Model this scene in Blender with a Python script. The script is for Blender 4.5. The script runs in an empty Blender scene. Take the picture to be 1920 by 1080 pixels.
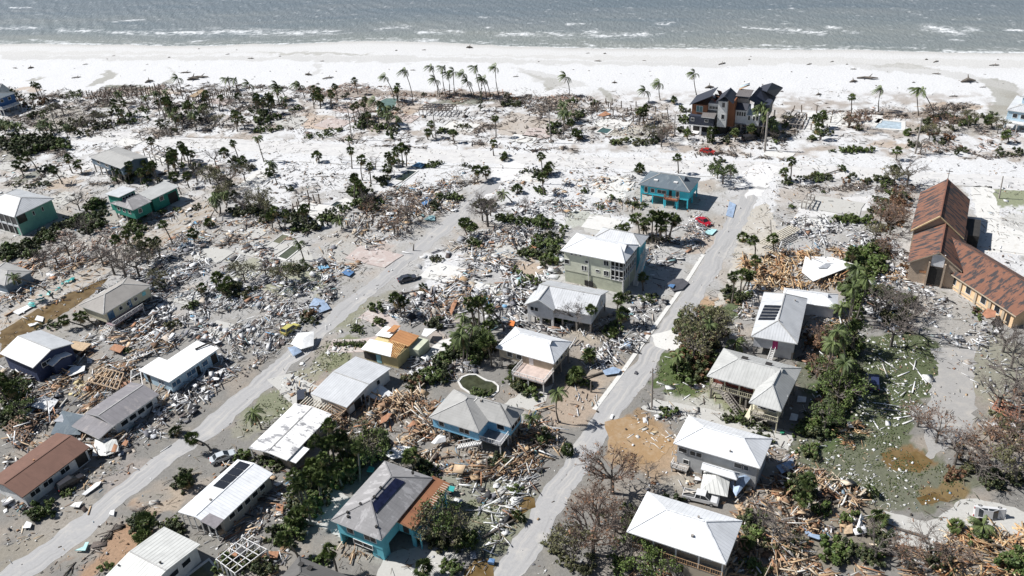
import bpy, bmesh, math, random
import numpy as np
from mathutils import Vector, Matrix
random.seed(7); np.random.seed(7)
SC = bpy.context.scene; COL = SC.collection
R = math.radians

# ---------------------------------------------------------------- camera
CF, CYH, CR, CH = 1640.0, -470.0, R(4.0), 108.0      # focal (px at 1920 wide), horizon row, roll, height
TH = math.atan2(540 - CYH, CF)
cam = bpy.data.cameras.new('camera'); camo = bpy.data.objects.new('camera', cam); COL.objects.link(camo)
cam.sensor_width = 36; cam.lens = 36 * CF / 1920; cam.clip_end = 9000; cam.clip_start = 1
_R0 = Vector((1, 0, 0)); _U0 = Vector((0, math.sin(TH), math.cos(TH))); _B0 = Vector((0, -math.cos(TH), math.sin(TH)))
_r = math.cos(CR) * _R0 - math.sin(CR) * _U0; _u = math.sin(CR) * _R0 + math.cos(CR) * _U0
_m = Matrix((_r, _u, _B0)).transposed().to_4x4(); _m.translation = (0, 0, CH); camo.matrix_world = _m
SC.camera = camo
SC.render.resolution_x = 1024; SC.render.resolution_y = 576

# ---------------------------------------------------------------- sky, sun, exposure
SUN_EL, SUN_L = R(47), Vector((-0.966, 0.259, 0)).normalized()      # SUN_L: horizontal direction towards the sun
w = bpy.data.worlds.new('World'); SC.world = w; w.use_nodes = True
nt = w.node_tree; bg = nt.nodes['Background']; sky = nt.nodes.new('ShaderNodeTexSky')
sky.sky_type = 'NISHITA'; sky.sun_disc = False; sky.sun_elevation = SUN_EL
sky.sun_rotation = math.atan2(SUN_L.x, SUN_L.y)
sky.air_density = 1.0; sky.dust_density = 0.6; sky.ozone_density = 1.0
nt.links.new(sky.outputs[0], bg.inputs[0]); bg.inputs[1].default_value = 0.050
sl = bpy.data.lights.new('sun', 'SUN'); sl.energy = 5.0; sl.angle = R(0.5); sl.color = (1.0, 0.982, 0.96)
so = bpy.data.objects.new('sun', sl); COL.objects.link(so)
_d = -(SUN_L * math.cos(SUN_EL) + Vector((0, 0, math.sin(SUN_EL))))
so.rotation_euler = _d.to_track_quat('-Z', 'Y').to_euler(); so.location = (0, 0, 300)
SC.view_settings.view_transform = 'Standard'; SC.view_settings.look = 'None'
SC.view_settings.exposure = 0.40; SC.view_settings.gamma = 1.0
SC.render.engine = 'CYCLES'

# ---------------------------------------------------------------- map <-> photo
def G(px, py, z=0.0):
    """the point at height z that the photo shows at pixel (px, py)"""
    x, y = px - 960, py - 540
    c, s = math.cos(CR), math.sin(CR); x, y = c * x - s * y, s * x + c * y
    dx, dy, dz = x, CF * math.cos(TH) - y * math.sin(TH), -CF * math.sin(TH) - y * math.cos(TH)
    t = (z - CH) / dz
    return Vector((dx * t, dy * t, z))
def pix(X, Y, Z=0.0):
    z = Z - CH
    yc = -(Y * math.sin(TH) + z * math.cos(TH)); zc = Y * math.cos(TH) - z * math.sin(TH)
    x, y = CF * X / zc, CF * yc / zc
    c, s = math.cos(CR), math.sin(CR)
    return 960 + c * x + s * y, 540 - s * x + c * y
def inpoly(X, Y, poly):
    ins = np.zeros(np.shape(X), bool); n = len(poly); j = n - 1
    for i in range(n):
        xi, yi = poly[i]; xj, yj = poly[j]
        if yi != yj:
            ins ^= ((yi > Y) != (yj > Y)) & (X < (xj - xi) * (Y - yi) / (yj - yi) + xi)
        j = i
    return ins
_lat = np.random.rand(256, 256)
def vnoise(x, y):
    xi = np.floor(x).astype(int); yi = np.floor(y).astype(int); fx = x - xi; fy = y - yi
    fx = fx * fx * (3 - 2 * fx); fy = fy * fy * (3 - 2 * fy)
    a = _lat[xi % 256, yi % 256]; b = _lat[(xi + 1) % 256, yi % 256]
    c = _lat[xi % 256, (yi + 1) % 256]; d = _lat[(xi + 1) % 256, (yi + 1) % 256]
    return (a * (1 - fx) + b * fx) * (1 - fy) + (c * (1 - fx) + d * fx) * fy
def fbm(x, y, o=4):
    r = 0; a = 0.5; t = 0
    for k in range(o):
        r = r + a * vnoise(x * 2 ** k + 17.3 * k, y * 2 ** k + 5.1 * k); t += a; a *= 0.5
    return r / t

# ---------------------------------------------------------------- materials
MATS = {}
def nmat(name, rough=0.8, metal=0.0):
    m = bpy.data.materials.new(name); m.use_nodes = True
    b = m.node_tree.nodes['Principled BSDF']; b.inputs['Roughness'].default_value = rough; b.inputs['Metallic'].default_value = metal
    MATS[name] = m
    return m, m.node_tree, b
def N(t, kind, **kw):
    n = t.nodes.new(kind)
    for k, v in kw.items():
        if k in n.inputs: n.inputs[k].default_value = v
        else: setattr(n, k, v)
    return n
def mixc(t, a, b, fac, bt='MIX'):
    m = t.nodes.new('ShaderNodeMix'); m.data_type = 'RGBA'; m.blend_type = bt
    for idx, v in ((6, a), (7, b), (0, fac)):
        if hasattr(v, 'is_output') or hasattr(v, 'links'): t.links.new(v, m.inputs[idx])
        else: m.inputs[idx].default_value = v if idx == 0 else ((*v, 1) if len(v) == 3 else v)
    return m.outputs[2]
def ramp(t, src, p0, p1):
    r = t.nodes.new('ShaderNodeMapRange'); r.inputs[1].default_value = p0; r.inputs[2].default_value = p1
    t.links.new(src, r.inputs[0]); return r.outputs[0]
def plain(name, col, rough=0.75, var=0.25, scale=1.2, metal=0.0, dirt=None):
    if name in MATS: return MATS[name]
    m, t, b = nmat(name, rough, metal)
    tc = N(t, 'ShaderNodeTexCoord'); no = N(t, 'ShaderNodeTexNoise', Scale=scale, Detail=5.0, Roughness=0.65)
    t.links.new(tc.outputs['Object'], no.inputs['Vector'])
    lo = tuple(c * (1 - var) for c in col) if dirt is None else dirt
    hi = tuple(min(1, c * (1 + var * 0.5)) for c in col)
    t.links.new(mixc(t, lo, hi, ramp(t, no.outputs[0], 0.33, 0.62)), b.inputs['Base Color'])
    return m
def roofmat(name, col, kind='seam', pitch=0.6, patch=None, patch_amt=0.5, rough=0.5, line=0.6):
    """UV in metres: u along the eave, v up the slope"""
    if name in MATS: return MATS[name]
    m, t, b = nmat(name, rough)
    uv = N(t, 'ShaderNodeUVMap'); sep = N(t, 'ShaderNodeSeparateXYZ'); t.links.new(uv.outputs[0], sep.inputs[0])
    no = N(t, 'ShaderNodeTexNoise', Scale=0.35, Detail=6.0, Roughness=0.7); t.links.new(uv.outputs[0], no.inputs['Vector'])
    base = mixc(t, tuple(c * 0.82 for c in col), tuple(min(1, c * 1.08) for c in col), ramp(t, no.outputs[0], 0.3, 0.7))
    mp = N(t, 'ShaderNodeMapping'); mp.inputs['Scale'].default_value = (1.6, 0.22, 1)
    t.links.new(uv.outputs[0], mp.inputs[0])
    st = N(t, 'ShaderNodeTexNoise', Scale=1.0, Detail=4.0, Roughness=0.6); t.links.new(mp.outputs[0], st.inputs['Vector'])
    base = mixc(t, base, tuple(c * 0.6 for c in col), ramp(t, st.outputs[0], 0.56, 0.85))
    if kind in ('seam', 'shingle', 'course'):
        src = sep.outputs[0] if kind == 'seam' else sep.outputs[1]
        mu = N(t, 'ShaderNodeMath', operation='MULTIPLY'); mu.inputs[1].default_value = 1 / pitch; t.links.new(src, mu.inputs[0])
        fr = N(t, 'ShaderNodeMath', operation='FRACT'); t.links.new(mu.outputs[0], fr.inputs[0])
        lt = N(t, 'ShaderNodeMath', operation='LESS_THAN'); lt.inputs[1].default_value = 0.18; t.links.new(fr.outputs[0], lt.inputs[0])
        f = N(t, 'ShaderNodeMath', operation='MULTIPLY'); f.inputs[1].default_value = 1 - line; t.links.new(lt.outputs[0], f.inputs[0])
        base = mixc(t, base, tuple(c * 0.45 for c in col), f.outputs[0])
    if patch is not None:
        mp2 = N(t, 'ShaderNodeMapping'); mp2.inputs['Scale'].default_value = (0.7, 0.26, 1) if name.startswith('rust') else (0.5, 0.22, 1); mp2.inputs['Rotation'].default_value = (0, 0, R(28))
        t.links.new(uv.outputs[0], mp2.inputs[0])
        pn = N(t, 'ShaderNodeTexNoise', Scale=1.3, Detail=8.0, Roughness=0.68); t.links.new(mp2.outputs[0], pn.inputs['Vector'])
        base = mixc(t, base, patch, ramp(t, pn.outputs[0], 1 - patch_amt, 1 - patch_amt + 0.05))
    t.links.new(base, b.inputs['Base Color'])
    return m
def attrmat(name, rough=0.75, bump=0.0, bscale=3.0, var=0.0, vscale=2.0):
    m, t, b = nmat(name, rough)
    a = N(t, 'ShaderNodeVertexColor', layer_name='Col'); src = a.outputs[0]
    tc = N(t, 'ShaderNodeTexCoord')
    if var:
        no = N(t, 'ShaderNodeTexNoise', Scale=vscale, Detail=6.0, Roughness=0.75); t.links.new(tc.outputs['Object'], no.inputs['Vector'])
        src = mixc(t, src, (1 - var, 1 - var, 1 - var * 1.05), ramp(t, no.outputs[0], 0.62, 0.38), 'MULTIPLY')
    t.links.new(src, b.inputs['Base Color'])
    if bump:
        n2 = N(t, 'ShaderNodeTexNoise', Scale=bscale, Detail=6.0, Roughness=0.7); t.links.new(tc.outputs['Object'], n2.inputs['Vector'])
        bp = N(t, 'ShaderNodeBump', Strength=bump, Distance=0.25); t.links.new(n2.outputs[0], bp.inputs['Height']); t.links.new(bp.outputs[0], b.inputs['Normal'])
    return m
def leafmat(name, c0, c1, scale=0.9):
    m, t, b = nmat(name, 0.6)
    oi = N(t, 'ShaderNodeObjectInfo'); tc = N(t, 'ShaderNodeTexCoord')
    no = N(t, 'ShaderNodeTexNoise', Scale=scale, Detail=3.0); t.links.new(tc.outputs['Object'], no.inputs['Vector'])
    ad = N(t, 'ShaderNodeMath', operation='MULTIPLY_ADD'); ad.inputs[1].default_value = 0.45; t.links.new(oi.outputs['Random'], ad.inputs[0])
    t.links.new(ramp(t, no.outputs[0], 0.3, 1.1), ad.inputs[2])
    ge = N(t, 'ShaderNodeNewGeometry'); a2 = N(t, 'ShaderNodeMath', operation='MULTIPLY_ADD'); a2.inputs[1].default_value = 0.55; t.links.new(ge.outputs['Random Per Island'], a2.inputs[0]); t.links.new(ad.outputs[0], a2.inputs[2])
    a3 = N(t, 'ShaderNodeMath', operation='SUBTRACT'); a3.inputs[1].default_value = 0.18; t.links.new(a2.outputs[0], a3.inputs[0])
    t.links.new(mixc(t, c0, c1, a3.outputs[0]), b.inputs['Base Color'])
    b.inputs['Specular IOR Level'].default_value = 0.35
    return m

# ---------------------------------------------------------------- mesh builder
class MB:
    def __init__(s): s.v = []; s.f = []; s.mi = []; s.uv = {}
    def face(s, pts, mi=0, uv=None):
        n = len(s.v); s.v += [tuple(p) for p in pts]; s.f.append(tuple(range(n, n + len(pts)))); s.mi.append(mi)
        if uv: s.uv[len(s.f) - 1] = uv
    def box(s, c, d, yaw=0.0, pitch=0.0, roll=0.0, mi=0, mat=None):
        M = mat if mat is not None else (Matrix.Rotation(yaw, 3, 'Z') @ Matrix.Rotation(pitch, 3, 'Y') @ Matrix.Rotation(roll, 3, 'X'))
        c = Vector(c); n = len(s.v)
        for z in (-1, 1):
            for x, y in ((-1, -1), (1, -1), (1, 1), (-1, 1)):
                s.v.append(tuple(c + M @ Vector((x * d[0] / 2, y * d[1] / 2, z * d[2] / 2))))
        for q in ((0, 3, 2, 1), (4, 5, 6, 7), (0, 1, 5, 4), (1, 2, 6, 5), (2, 3, 7, 6), (3, 0, 4, 7)):
            s.f.append(tuple(n + i for i in q)); s.mi.append(mi)
        return s
    def bar(s, a, b, w, h=None, mi=0):
        a = Vector(a); b = Vector(b); L = (b - a)
        if L.length < 1e-6: return s
        q = L.to_track_quat('X', 'Z').to_matrix()
        return s.box((a + b) / 2, (L.length, w, h or w), mat=q, mi=mi)
    def tube(s, pts, rads, n=6, mi=0, cap=True):
        pts = [Vector(p) for p in pts]; base = len(s.v)
        for i, p in enumerate(pts):
            d = (pts[min(i + 1, len(pts) - 1)] - pts[max(i - 1, 0)])
            if d.length < 1e-6: d = Vector((0, 0, 1))
            q = d.to_track_quat('Z', 'X').to_matrix()
            for k in range(n):
                a = 2 * math.pi * k / n
                s.v.append(tuple(p + q @ Vector((math.cos(a) * rads[i], math.sin(a) * rads[i], 0))))
        for i in range(len(pts) - 1):
            for k in range(n):
                a = base + i * n + k; b = base + i * n + (k + 1) % n
                s.f.append((a, b, b + n, a + n)); s.mi.append(mi)
        if cap:
            s.f.append(tuple(base + (len(pts) - 1) * n + k for k in range(n))); s.mi.append(mi)
        return s
    def slab(s, top, t, mi=0, mi2=None, uvs=None):
        """top: list of polygons (lists of 3d points) sharing corners; thickened downwards by t"""
        mi2 = mi if mi2 is None else mi2
        edges = {}
        key = lambda p: tuple(round(c, 3) for c in p)
        for i, P in enumerate(top):
            s.face(P, mi, uvs[i] if uvs else None)
            s.face([(p[0], p[1], p[2] - t) for p in reversed(P)], mi2)
            for k in range(len(P)):
                a, b = key(P[k]), key(P[(k + 1) % len(P)])
                if (b, a) in edges: edges.pop((b, a))
                else: edges[(a, b)] = 1
        for (a, b) in edges:
            s.face([a, (a[0], a[1], a[2] - t), (b[0], b[1], b[2] - t), b], mi2)
        return s
    def mesh(s, name, mats):
        me = bpy.data.meshes.new(name); me.from_pydata(s.v, [], s.f)
        for m in mats: me.materials.append(m)
        if len(mats) > 1: me.polygons.foreach_set('material_index', s.mi)
        if s.uv:
            ul = me.uv_layers.new(name='UVMap'); arr = np.zeros(len(me.loops) * 2)
            for fi, uv in s.uv.items():
                ls = me.polygons[fi].loop_start
                for k, q in enumerate(uv): arr[2 * (ls + k)] = q[0]; arr[2 * (ls + k) + 1] = q[1]
            ul.data.foreach_set('uv', arr)
        me.update(); return me
    def build(s, name, mats, parent=None, loc=(0, 0, 0), rotz=0.0):
        if not isinstance(mats, (list, tuple)): mats = [mats]
        o = bpy.data.objects.new(name, s.mesh(name, mats)); COL.objects.link(o)
        o.location = loc; o.rotation_euler = (0, 0, rotz)
        if parent: o.parent = parent
        return o
def addobj(name, me, parent=None, loc=(0, 0, 0), rot=(0, 0, 0), sc=(1, 1, 1)):
    o = bpy.data.objects.new(name, me); COL.objects.link(o); o.location = loc; o.rotation_euler = rot; o.scale = sc
    if parent: o.parent = parent
    return o
def empty(name, loc=(0, 0, 0), rz=0.0):
    o = bpy.data.objects.new(name, None); COL.objects.link(o); o.location = loc; o.rotation_euler = (0, 0, rz); o.empty_display_size = 0.5
    return o
PEND = []          # things whose label is finished (which one it is) after everything stands
def tag(o, label, cat, group=None, kind=None, auto=False):
    o['category'] = cat
    if group: o['group'] = group
    if kind: o['kind'] = kind
    if auto: PEND.append((o, label))
    else: o['label'] = label
    return o
def structure(o, label=None):
    o['kind'] = 'structure'
    if label: o['label'] = label
    return o

# ================================================================ ground, sea, roads
SH_PX = [(-300, 80), (0, 83), (120, 83), (220, 84), (320, 88), (480, 84), (700, 78), (800, 80), (960, 88), (1200, 92), (1440, 92), (1600, 94), (1700, 98), (1920, 100), (2200, 103)]
_a = G(0, 83); _b = G(1920, 100)
LD = (_b - _a).normalized(); SD = Vector((-LD.y, LD.x, 0))     # along the shore, towards the sea
if SD.y < 0: SD = -SD
_sl = [((G(*p) - _a).dot(LD), (G(*p) - _a).dot(SD)) for p in SH_PX]
def shore_s(X, Y):
    l = (X - _a.x) * LD.x + (Y - _a.y) * LD.y
    s = (X - _a.x) * SD.x + (Y - _a.y) * SD.y
    wob = 2.2 * (vnoise(l * 0.06, l * 0 + 3) - .5) + 1.0 * (vnoise(l * 0.3, l * 0 + 9) - .5)
    return l, s - np.interp(l, [q[0] for q in _sl], [q[1] for q in _sl]) + wob

gs = 0.6
xs = np.concatenate([[-6000, -3000, -1500, -800, -500, -400], np.arange(-330, 270, gs), [300, 400, 600, 1000, 2000, 4000, 6000]])
ys = np.concatenate([[-3000, -1500, -600, -200, 0, 50, 70], np.arange(80, 470, gs), [500, 600, 900, 2000, 8000]])
X, Y = np.meshgrid(xs, ys)
PX, PY = pix(X, Y, 0.0)
bad = (Y * math.cos(TH) + CH * math.sin(TH)) < 5
PX = np.where(bad, -5000, PX); PY = np.where(bad, 5000, PY)
n1 = fbm(X * 0.05, Y * 0.05); n2 = fbm(X * 0.35 + 50, Y * 0.35); n3 = fbm(X * 0.14 + 9, Y * 0.14 + 31); n4 = vnoise(X * 1.6, Y * 1.6)
wx = (fbm(X * 0.22, Y * 0.22 + 80) - .5) * 2; wy = (fbm(X * 0.22 + 40, Y * 0.22) - .5) * 2
wx2 = (fbm(X * 0.9, Y * 0.9 + 80, 3) - .5) * 2; wy2 = (fbm(X * 0.9 + 40, Y * 0.9, 3) - .5) * 2
colr = np.zeros(X.shape + (3,))
def lerp(c, m): colr[:] = colr * (1 - m[..., None]) + np.array(c) * m[..., None]
white = (0.645, 0.645, 0.648); pale = (0.375, 0.365, 0.35); grey = (0.165, 0.155, 0.138); tan = (0.42, 0.33, 0.25); olive = (0.12, 0.125, 0.075); brown = (0.21, 0.155, 0.11)
colr[:] = white
lerp((.47, .455, .44), np.clip((PY + 30 * (n1 - .5) - 165) / 25, 0, 1) * np.clip((n2 - .40) * 4, 0, 1) * .8)
lerp((.27, .22, .18), np.clip((PY - 168) / 15, 0, 1) * np.clip((n3 * .6 + n2 * .5 - .56) * 8, 0, 1) * .55 * np.clip((420 - PY) / 120, 0, 1))
lerp((.30, .28, .26), np.clip((PY - 290) / 40, 0, 1) * np.clip((530 - PY) / 80, 0, 1) * np.clip((n3 * .5 + n4 * .2 + n2 * .4 - .56) * 9, 0, 1) * .5)
lerp(pale, np.clip((PY + 60 * (n1 - .5) - 300) / 90, 0, 1) * .85)
lerp(grey, np.clip((PY + 120 * (n1 - .5) - 520 + (PX - 960) * .02) / 160, 0, 1) * .8)
lerp((0.40, 0.33, 0.26), np.clip((n3 - .50) * 5, 0, 1) * .45 * np.clip((PY - 170) / 60, 0, 1))
lerp((0.30, 0.28, 0.24), np.clip((n2 - .56) * 6, 0, 1) * .30 * np.clip((PY - 300) / 60, 0, 1))
def spot(poly, c, amt=1.0, feather=6.0, tex=None):
    x0 = min(p[0] for p in poly) - 40; x1 = max(p[0] for p in poly) + 40; y0 = min(p[1] for p in poly) - 40; y1 = max(p[1] for p in poly) + 40
    sel = (PX > x0) & (PX < x1) & (PY > y0) & (PY < y1)
    if not sel.any(): return
    px, py = PX[sel], PY[sel]; m = np.zeros(px.shape)
    k = np.clip((py + 200) / 900, .25, 1.3)
    for q in (0.35, 0.8, 1.3, 1.8):
        m += inpoly(px + wx[sel] * (feather * q * 2.0 + 22) * k + wx2[sel] * feather * 1.6 * k, py + wy[sel] * (feather * q * 1.2 + 10) * k + wy2[sel] * feather * 1.0 * k, poly)
    m = m / 4 * amt
    if tex is not None: m = m * np.clip((tex[sel] - .38) * 6, 0, 1)
    colr[sel] = colr[sel] * (1 - m[:, None]) + np.array(c) * m[:, None]
def ell(cx, cy, rx, ry, a=0, n=14):
    a = R(a); return [(cx + rx * math.cos(t) * math.cos(a) - ry * math.sin(t) * math.sin(a), cy + rx * math.cos(t) * math.sin(a) + ry * math.sin(t) * math.cos(a)) for t in [2 * math.pi * i / n for i in range(n)]]
# white sand lanes that run inland over the beach road
for p in ([(0, 245), (120, 250), (420, 262), (650, 262), (1000, 285), (1400, 292), (1920, 300), (1920, 340), (1500, 330), (1440, 345), (1300, 335), (1000, 325), (700, 330), (480, 320), (300, 290), (0, 262)],):
    spot(p, white, .9, 7)
for p in ([(1400, 330), (1470, 330), (1440, 430), (1400, 470), (1385, 420)], [(440, 300), (660, 290), (700, 330), (640, 360), (560, 350), (460, 330)],
          [(960, 300), (1130, 330), (1140, 420), (1050, 430), (960, 390), (920, 340)], [(700, 380), (780, 400), (860, 390), (850, 330), (700, 330)],
          [(790, 470), (870, 470), (880, 500), (830, 550), (780, 540), (800, 500)], [(1810, 350), (1920, 350), (1920, 530), (1840, 500)],
          [(1110, 400), (1180, 410), (1170, 440), (1100, 440)], [(500, 330), (560, 330), (540, 400), (470, 400)], [(620, 370), (660, 380), (600, 430), (560, 420)]):
    spot(p, white, .8, 7)
spot([(0, 450), (60, 400), (330, 380), (420, 400), (430, 520), (250, 500), (100, 560), (0, 560)], (.33, .31, .28), .5, 12)
# beach: wetter bands and the dark pools of standing water
spot([(0, 95), (1920, 112), (1920, 128), (1300, 118), (700, 100), (0, 104)], (.52, .51, .49), .7, 5)
for p in ([(165, 160), (180, 150), (205, 133), (216, 136), (213, 146), (195, 156)], [(300, 160), (318, 145), (320, 135), (312, 120), (325, 140), (322, 155)],
          [(1022, 172), (1055, 158), (1050, 150), (1030, 143), (975, 135), (1015, 150), (1020, 165)], [(1640, 121), (1690, 118), (1735, 126), (1770, 133), (1720, 129), (1650, 126)],
          [(1835, 150), (1870, 148), (1910, 162), (1915, 190), (1885, 225), (1850, 215), (1862, 190), (1856, 168)], [(1125, 165), (1140, 170), (1152, 185), (1140, 192), (1128, 180)],
          [(480, 98), (640, 99), (700, 102), (540, 103)], [(42, 150), (60, 146), (90, 147), (60, 152)]):
    spot(p, (.30, .29, .25), .75, 4)
for p in ([(1590, 118), (1700, 122), (1800, 134), (1860, 150), (1920, 165), (1920, 178), (1850, 160), (1760, 142), (1600, 128)], [(960, 128), (1010, 133), (1050, 140), (1100, 160), (1040, 168), (1000, 150)], [(590, 118), (605, 122), (600, 135), (588, 145), (585, 140), (596, 130)], [(0, 104), (400, 106), (700, 103), (1000, 112), (1400, 120), (1400, 126), (900, 118), (300, 112), (0, 112)]):
    spot(p, (.47, .46, .44), .6, 5)
# scoured soil and old lot colours near the beach
for cx, cy, rx, ry, c in ((660, 175, 70, 10, brown), (830, 177, 110, 7, brown), (1050, 195, 30, 12, tan), (590, 228, 45, 12, tan), (730, 200, 60, 15, tan), (980, 235, 55, 22, (.42, .36, .3)),
                          (40, 168, 40, 5, tan), (250, 165, 60, 6, olive), (300, 172, 50, 5, tan), (200, 195, 30, 6, olive), (1080, 213, 20, 8, tan), (1700, 217, 80, 7, brown), (1780, 200, 60, 8, tan),
                          (1830, 235, 50, 25, (.34, .31, .27)), (1745, 243, 40, 12, (.36, .32, .27)), (1180, 250, 50, 10, (.4, .37, .3)), (870, 190, 60, 6, olive), (110, 225, 60, 25, (.33, .3, .25)), (1240, 235, 25, 20, (.35, .3, .24)), (1690, 272, 60, 5, tan),
                          (1440, 250, 40, 14, (.3, .29, .27)), (30, 290, 50, 14, (.25, .24, .2))):
    spot(ell(cx, cy, rx, ry), c, .75, 6)
# lots, yards and lawns
for cx, cy, rx, ry, a, c, am in ((330, 430, 90, 16, -38, (.42, .35, .28), .6), (125, 335, 45, 10, -30, (.42, .33, .24), .7), (60, 330, 30, 8, -8, olive, .7), (1310, 455, 30, 20, 0, (.40, .33, .27), .8),
                            (985, 505, 45, 22, -10, tan, .9), (965, 395, 60, 25, 0, white, .6), (1090, 410, 35, 16, 0, (.36, .37, .3), .7), (1440, 490, 40, 28, 0, (.42, .27, .15), .8),
                            (1340, 570, 35, 18, -20, (.42, .27, .15), .8), (1355, 585, 45, 16, 0, (.08, .11, .035), .9), (1265, 700, 40, 42, 0, (.075, .105, .03), 1), (1300, 720, 40, 22, 0, (.075, .105, .03), 1), (1330, 752, 50, 14, 12, (.22, .24, .13), .8),
                            (1210, 835, 75, 50, 0, (.33, .225, .13), .9), (1245, 880, 45, 30, 0, (.33, .24, .16), .8), (1190, 790, 25, 20, 0, (.27, .18, .10), .9), (1090, 755, 55, 50, -30, (.38, .30, .23), .9), (1120, 700, 45, 30, 0, (.40, .33, .26), .7),
                            (620, 665, 45, 28, -35, (.19, .2, .11), .9), (570, 700, 55, 14, -35, (.28, .27, .19), .8), (590, 730, 22, 18, 0, (.38, .3, .24), .8), (655, 600, 45, 16, -30, (.23, .23, .15), .8), (700, 565, 45, 16, -20, (.25, .24, .18), .7),
                            (560, 525, 60, 30, -15, (.30, .31, .20), .7), (470, 500, 60, 20, -20, (.30, .31, .20), .5), (905, 560, 40, 30, 0, (.27, .27, .19), .7), (990, 560, 40, 20, 0, (.4, .33, .24), .7), (500, 775, 60, 30, -35, (.20, .21, .13), .9), (470, 800, 40, 30, -30, (.27, .26, .2), .7),
                            (120, 1000, 90, 50, -35, (.32, .29, .25), .7), (230, 885, 60, 30, -30, (.33, .29, .26), .7), (250, 1000, 80, 22, -38, (.33, .2, .12), .95), (180, 1045, 70, 22, -38, (.34, .22, .14), .95), (330, 930, 60, 25, -38, (.38, .31, .24), .9), (30, 1050, 60, 30, -35, (.28, .25, .2), .7),
                            (720, 1030, 80, 30, 0, (.30, .29, .26), .9), (640, 960, 60, 30, 0, (.29, .28, .25), .8), (870, 920, 60, 40, 0, (.24, .24, .19), .9), (900, 985, 70, 60, 0, (.19, .2, .12), .8), (960, 950, 40, 60, -30, (.22, .22, .15), .7),
                            (1690, 690, 75, 80, 8, (.085, .105, .045), .95), (1640, 790, 80, 60, 0, (.085, .105, .045), .9), (1600, 860, 130, 70, 0, (.12, .13, .08), .95), (1700, 900, 130, 60, 0, (.13, .135, .09), .9), (1560, 700, 60, 90, 0, (.10, .11, .07), .8), (1560, 780, 40, 70, 0, (.07, .11, .03), .8),
                            (1870, 700, 60, 80, 0, (.26, .25, .19), .8), (1760, 590, 80, 40, 30, (.36, .34, .31), .7), (1560, 1000, 130, 70, 0, (.22, .19, .14), .7), (1850, 1020, 90, 60, 0, (.26, .22, .18), .6), (1890, 370, 60, 22, 3, (.23, .25, .15), .95), (1900, 430, 40, 30, 0, (.5, .49, .46), .8),
                            (1700, 860, 40, 20, 0, (.2, .12, .05), .9), (1765, 925, 40, 18, 0, (.2, .13, .05), .8), (640, 470, 60, 30, -30, (.40, .38, .34), .5), (700, 470, 30, 10, -20, (.4, .27, .22), .6), (700, 480, 40, 12, -30, (.44, .4, .36), .6),
                            (1090, 620, 90, 18, 15, (.42, .36, .28), .6), (1370, 780, 90, 16, 16, (.40, .38, .34), .8), (1300, 752, 60, 12, 15, (.42, .41, .37), .8), (1290, 915, 70, 16, 12, (.36, .33, .28), .7), (835, 660, 35, 35, 0, (.42, .36, .32), .8)):
    spot(ell(cx, cy, rx, ry, a), c, am, 8)
lerp((.22, .2, .16), np.clip((n4 * n2 - .52) * 8, 0, 1) * .30 * np.clip((PY - 250) / 300, 0, 1))
l_, s_ = shore_s(X, Y)
lerp((.40, .385, .36), np.clip((s_ + 5) / 5, 0, 1) * .9)
lerp((.58, .57, .55), np.clip((s_ + 26) / 16, 0, 1) * .5)
Z = -np.clip((s_ + 1) * 0.03, 0, 4.0)
Z = Z + (n3 - .5) * 0.25 * np.clip((-s_ - 3) / 20, 0, 1) * np.clip((210 - np.abs(PY)) / 40, 0, 1)
def grid_obj(name, X, Y, Z, C, mat, extra=None):
    h, wd = X.shape; me = bpy.data.meshes.new(name)
    co = np.stack([X, Y, Z], -1).reshape(-1, 3).astype(np.float32)
    i = (np.arange(h - 1)[:, None] * wd + np.arange(wd - 1)[None, :]).reshape(-1)
    q = np.stack([i, i + 1, i + 1 + wd, i + wd], -1).astype(np.int32)
    me.vertices.add(len(co)); me.vertices.foreach_set('co', co.ravel())
    me.loops.add(q.size); me.loops.foreach_set('vertex_index', q.ravel())
    me.polygons.add(len(q)); me.polygons.foreach_set('loop_start', np.arange(0, q.size, 4, dtype=np.int32)); me.polygons.foreach_set('loop_total', np.full(len(q), 4, np.int32))
    me.update(calc_edges=True)
    at = me.color_attributes.new('Col', 'FLOAT_COLOR', 'POINT')
    at.data.foreach_set('color', np.concatenate([C.reshape(-1, 3), np.ones((len(co), 1))], 1).astype(np.float32).ravel())
    me.materials.append(mat); me.polygons.foreach_set('use_smooth', np.ones(len(q), bool))
    o = bpy.data.objects.new(name, me); COL.objects.link(o); return o
gm = attrmat('ground_soil', 0.95, bump=0.55, bscale=1.1, var=0.22, vscale=1.7)
structure(grid_obj('ground', X, Y, Z, colr, gm))

# ---- sea
ls = np.concatenate([[-6000, -2500, -900, -300], np.arange(-120, 620, 0.9), [700, 1200, 3000, 6000]])
ss = np.concatenate([np.arange(-6, 190, 0.7), [195, 205, 225, 260, 320, 500, 1000, 2500, 6000]])
Lg, Sg = np.meshgrid(ls, ss)
base = np.interp(Lg, [q[0] for q in _sl], [q[1] for q in _sl])
Xw = _a.x + Lg * LD.x + (Sg + base) * SD.x; Yw = _a.y + Lg * LD.y + (Sg + base) * SD.y
fade = np.clip(Sg / 25, 0, 1) * np.clip((190 - Sg) / 30, 0, 1)
wv = 0
for k, (am, wl, an) in enumerate(((.16, 9.5, 70), (.12, 6.1, 48), (.10, 4.3, 82), (.07, 3.1, 35), (.05, 2.2, 60))):
    d = R(an + math.degrees(math.atan2(LD.y, LD.x)))
    ph = (Xw * math.cos(d) + Yw * math.sin(d)) * 2 * math.pi / wl + 3.0 * vnoise(Xw * .06 + k, Yw * .06) * 2
    wv = wv + am * (1 - np.abs(np.sin(ph / 2)) * 2) * (.4 + 1.2 * vnoise(Xw * .05 + 7 * k, Yw * .05))
Zw = -0.04 + wv * fade * .85
foam = np.zeros(Xw.shape)
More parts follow.
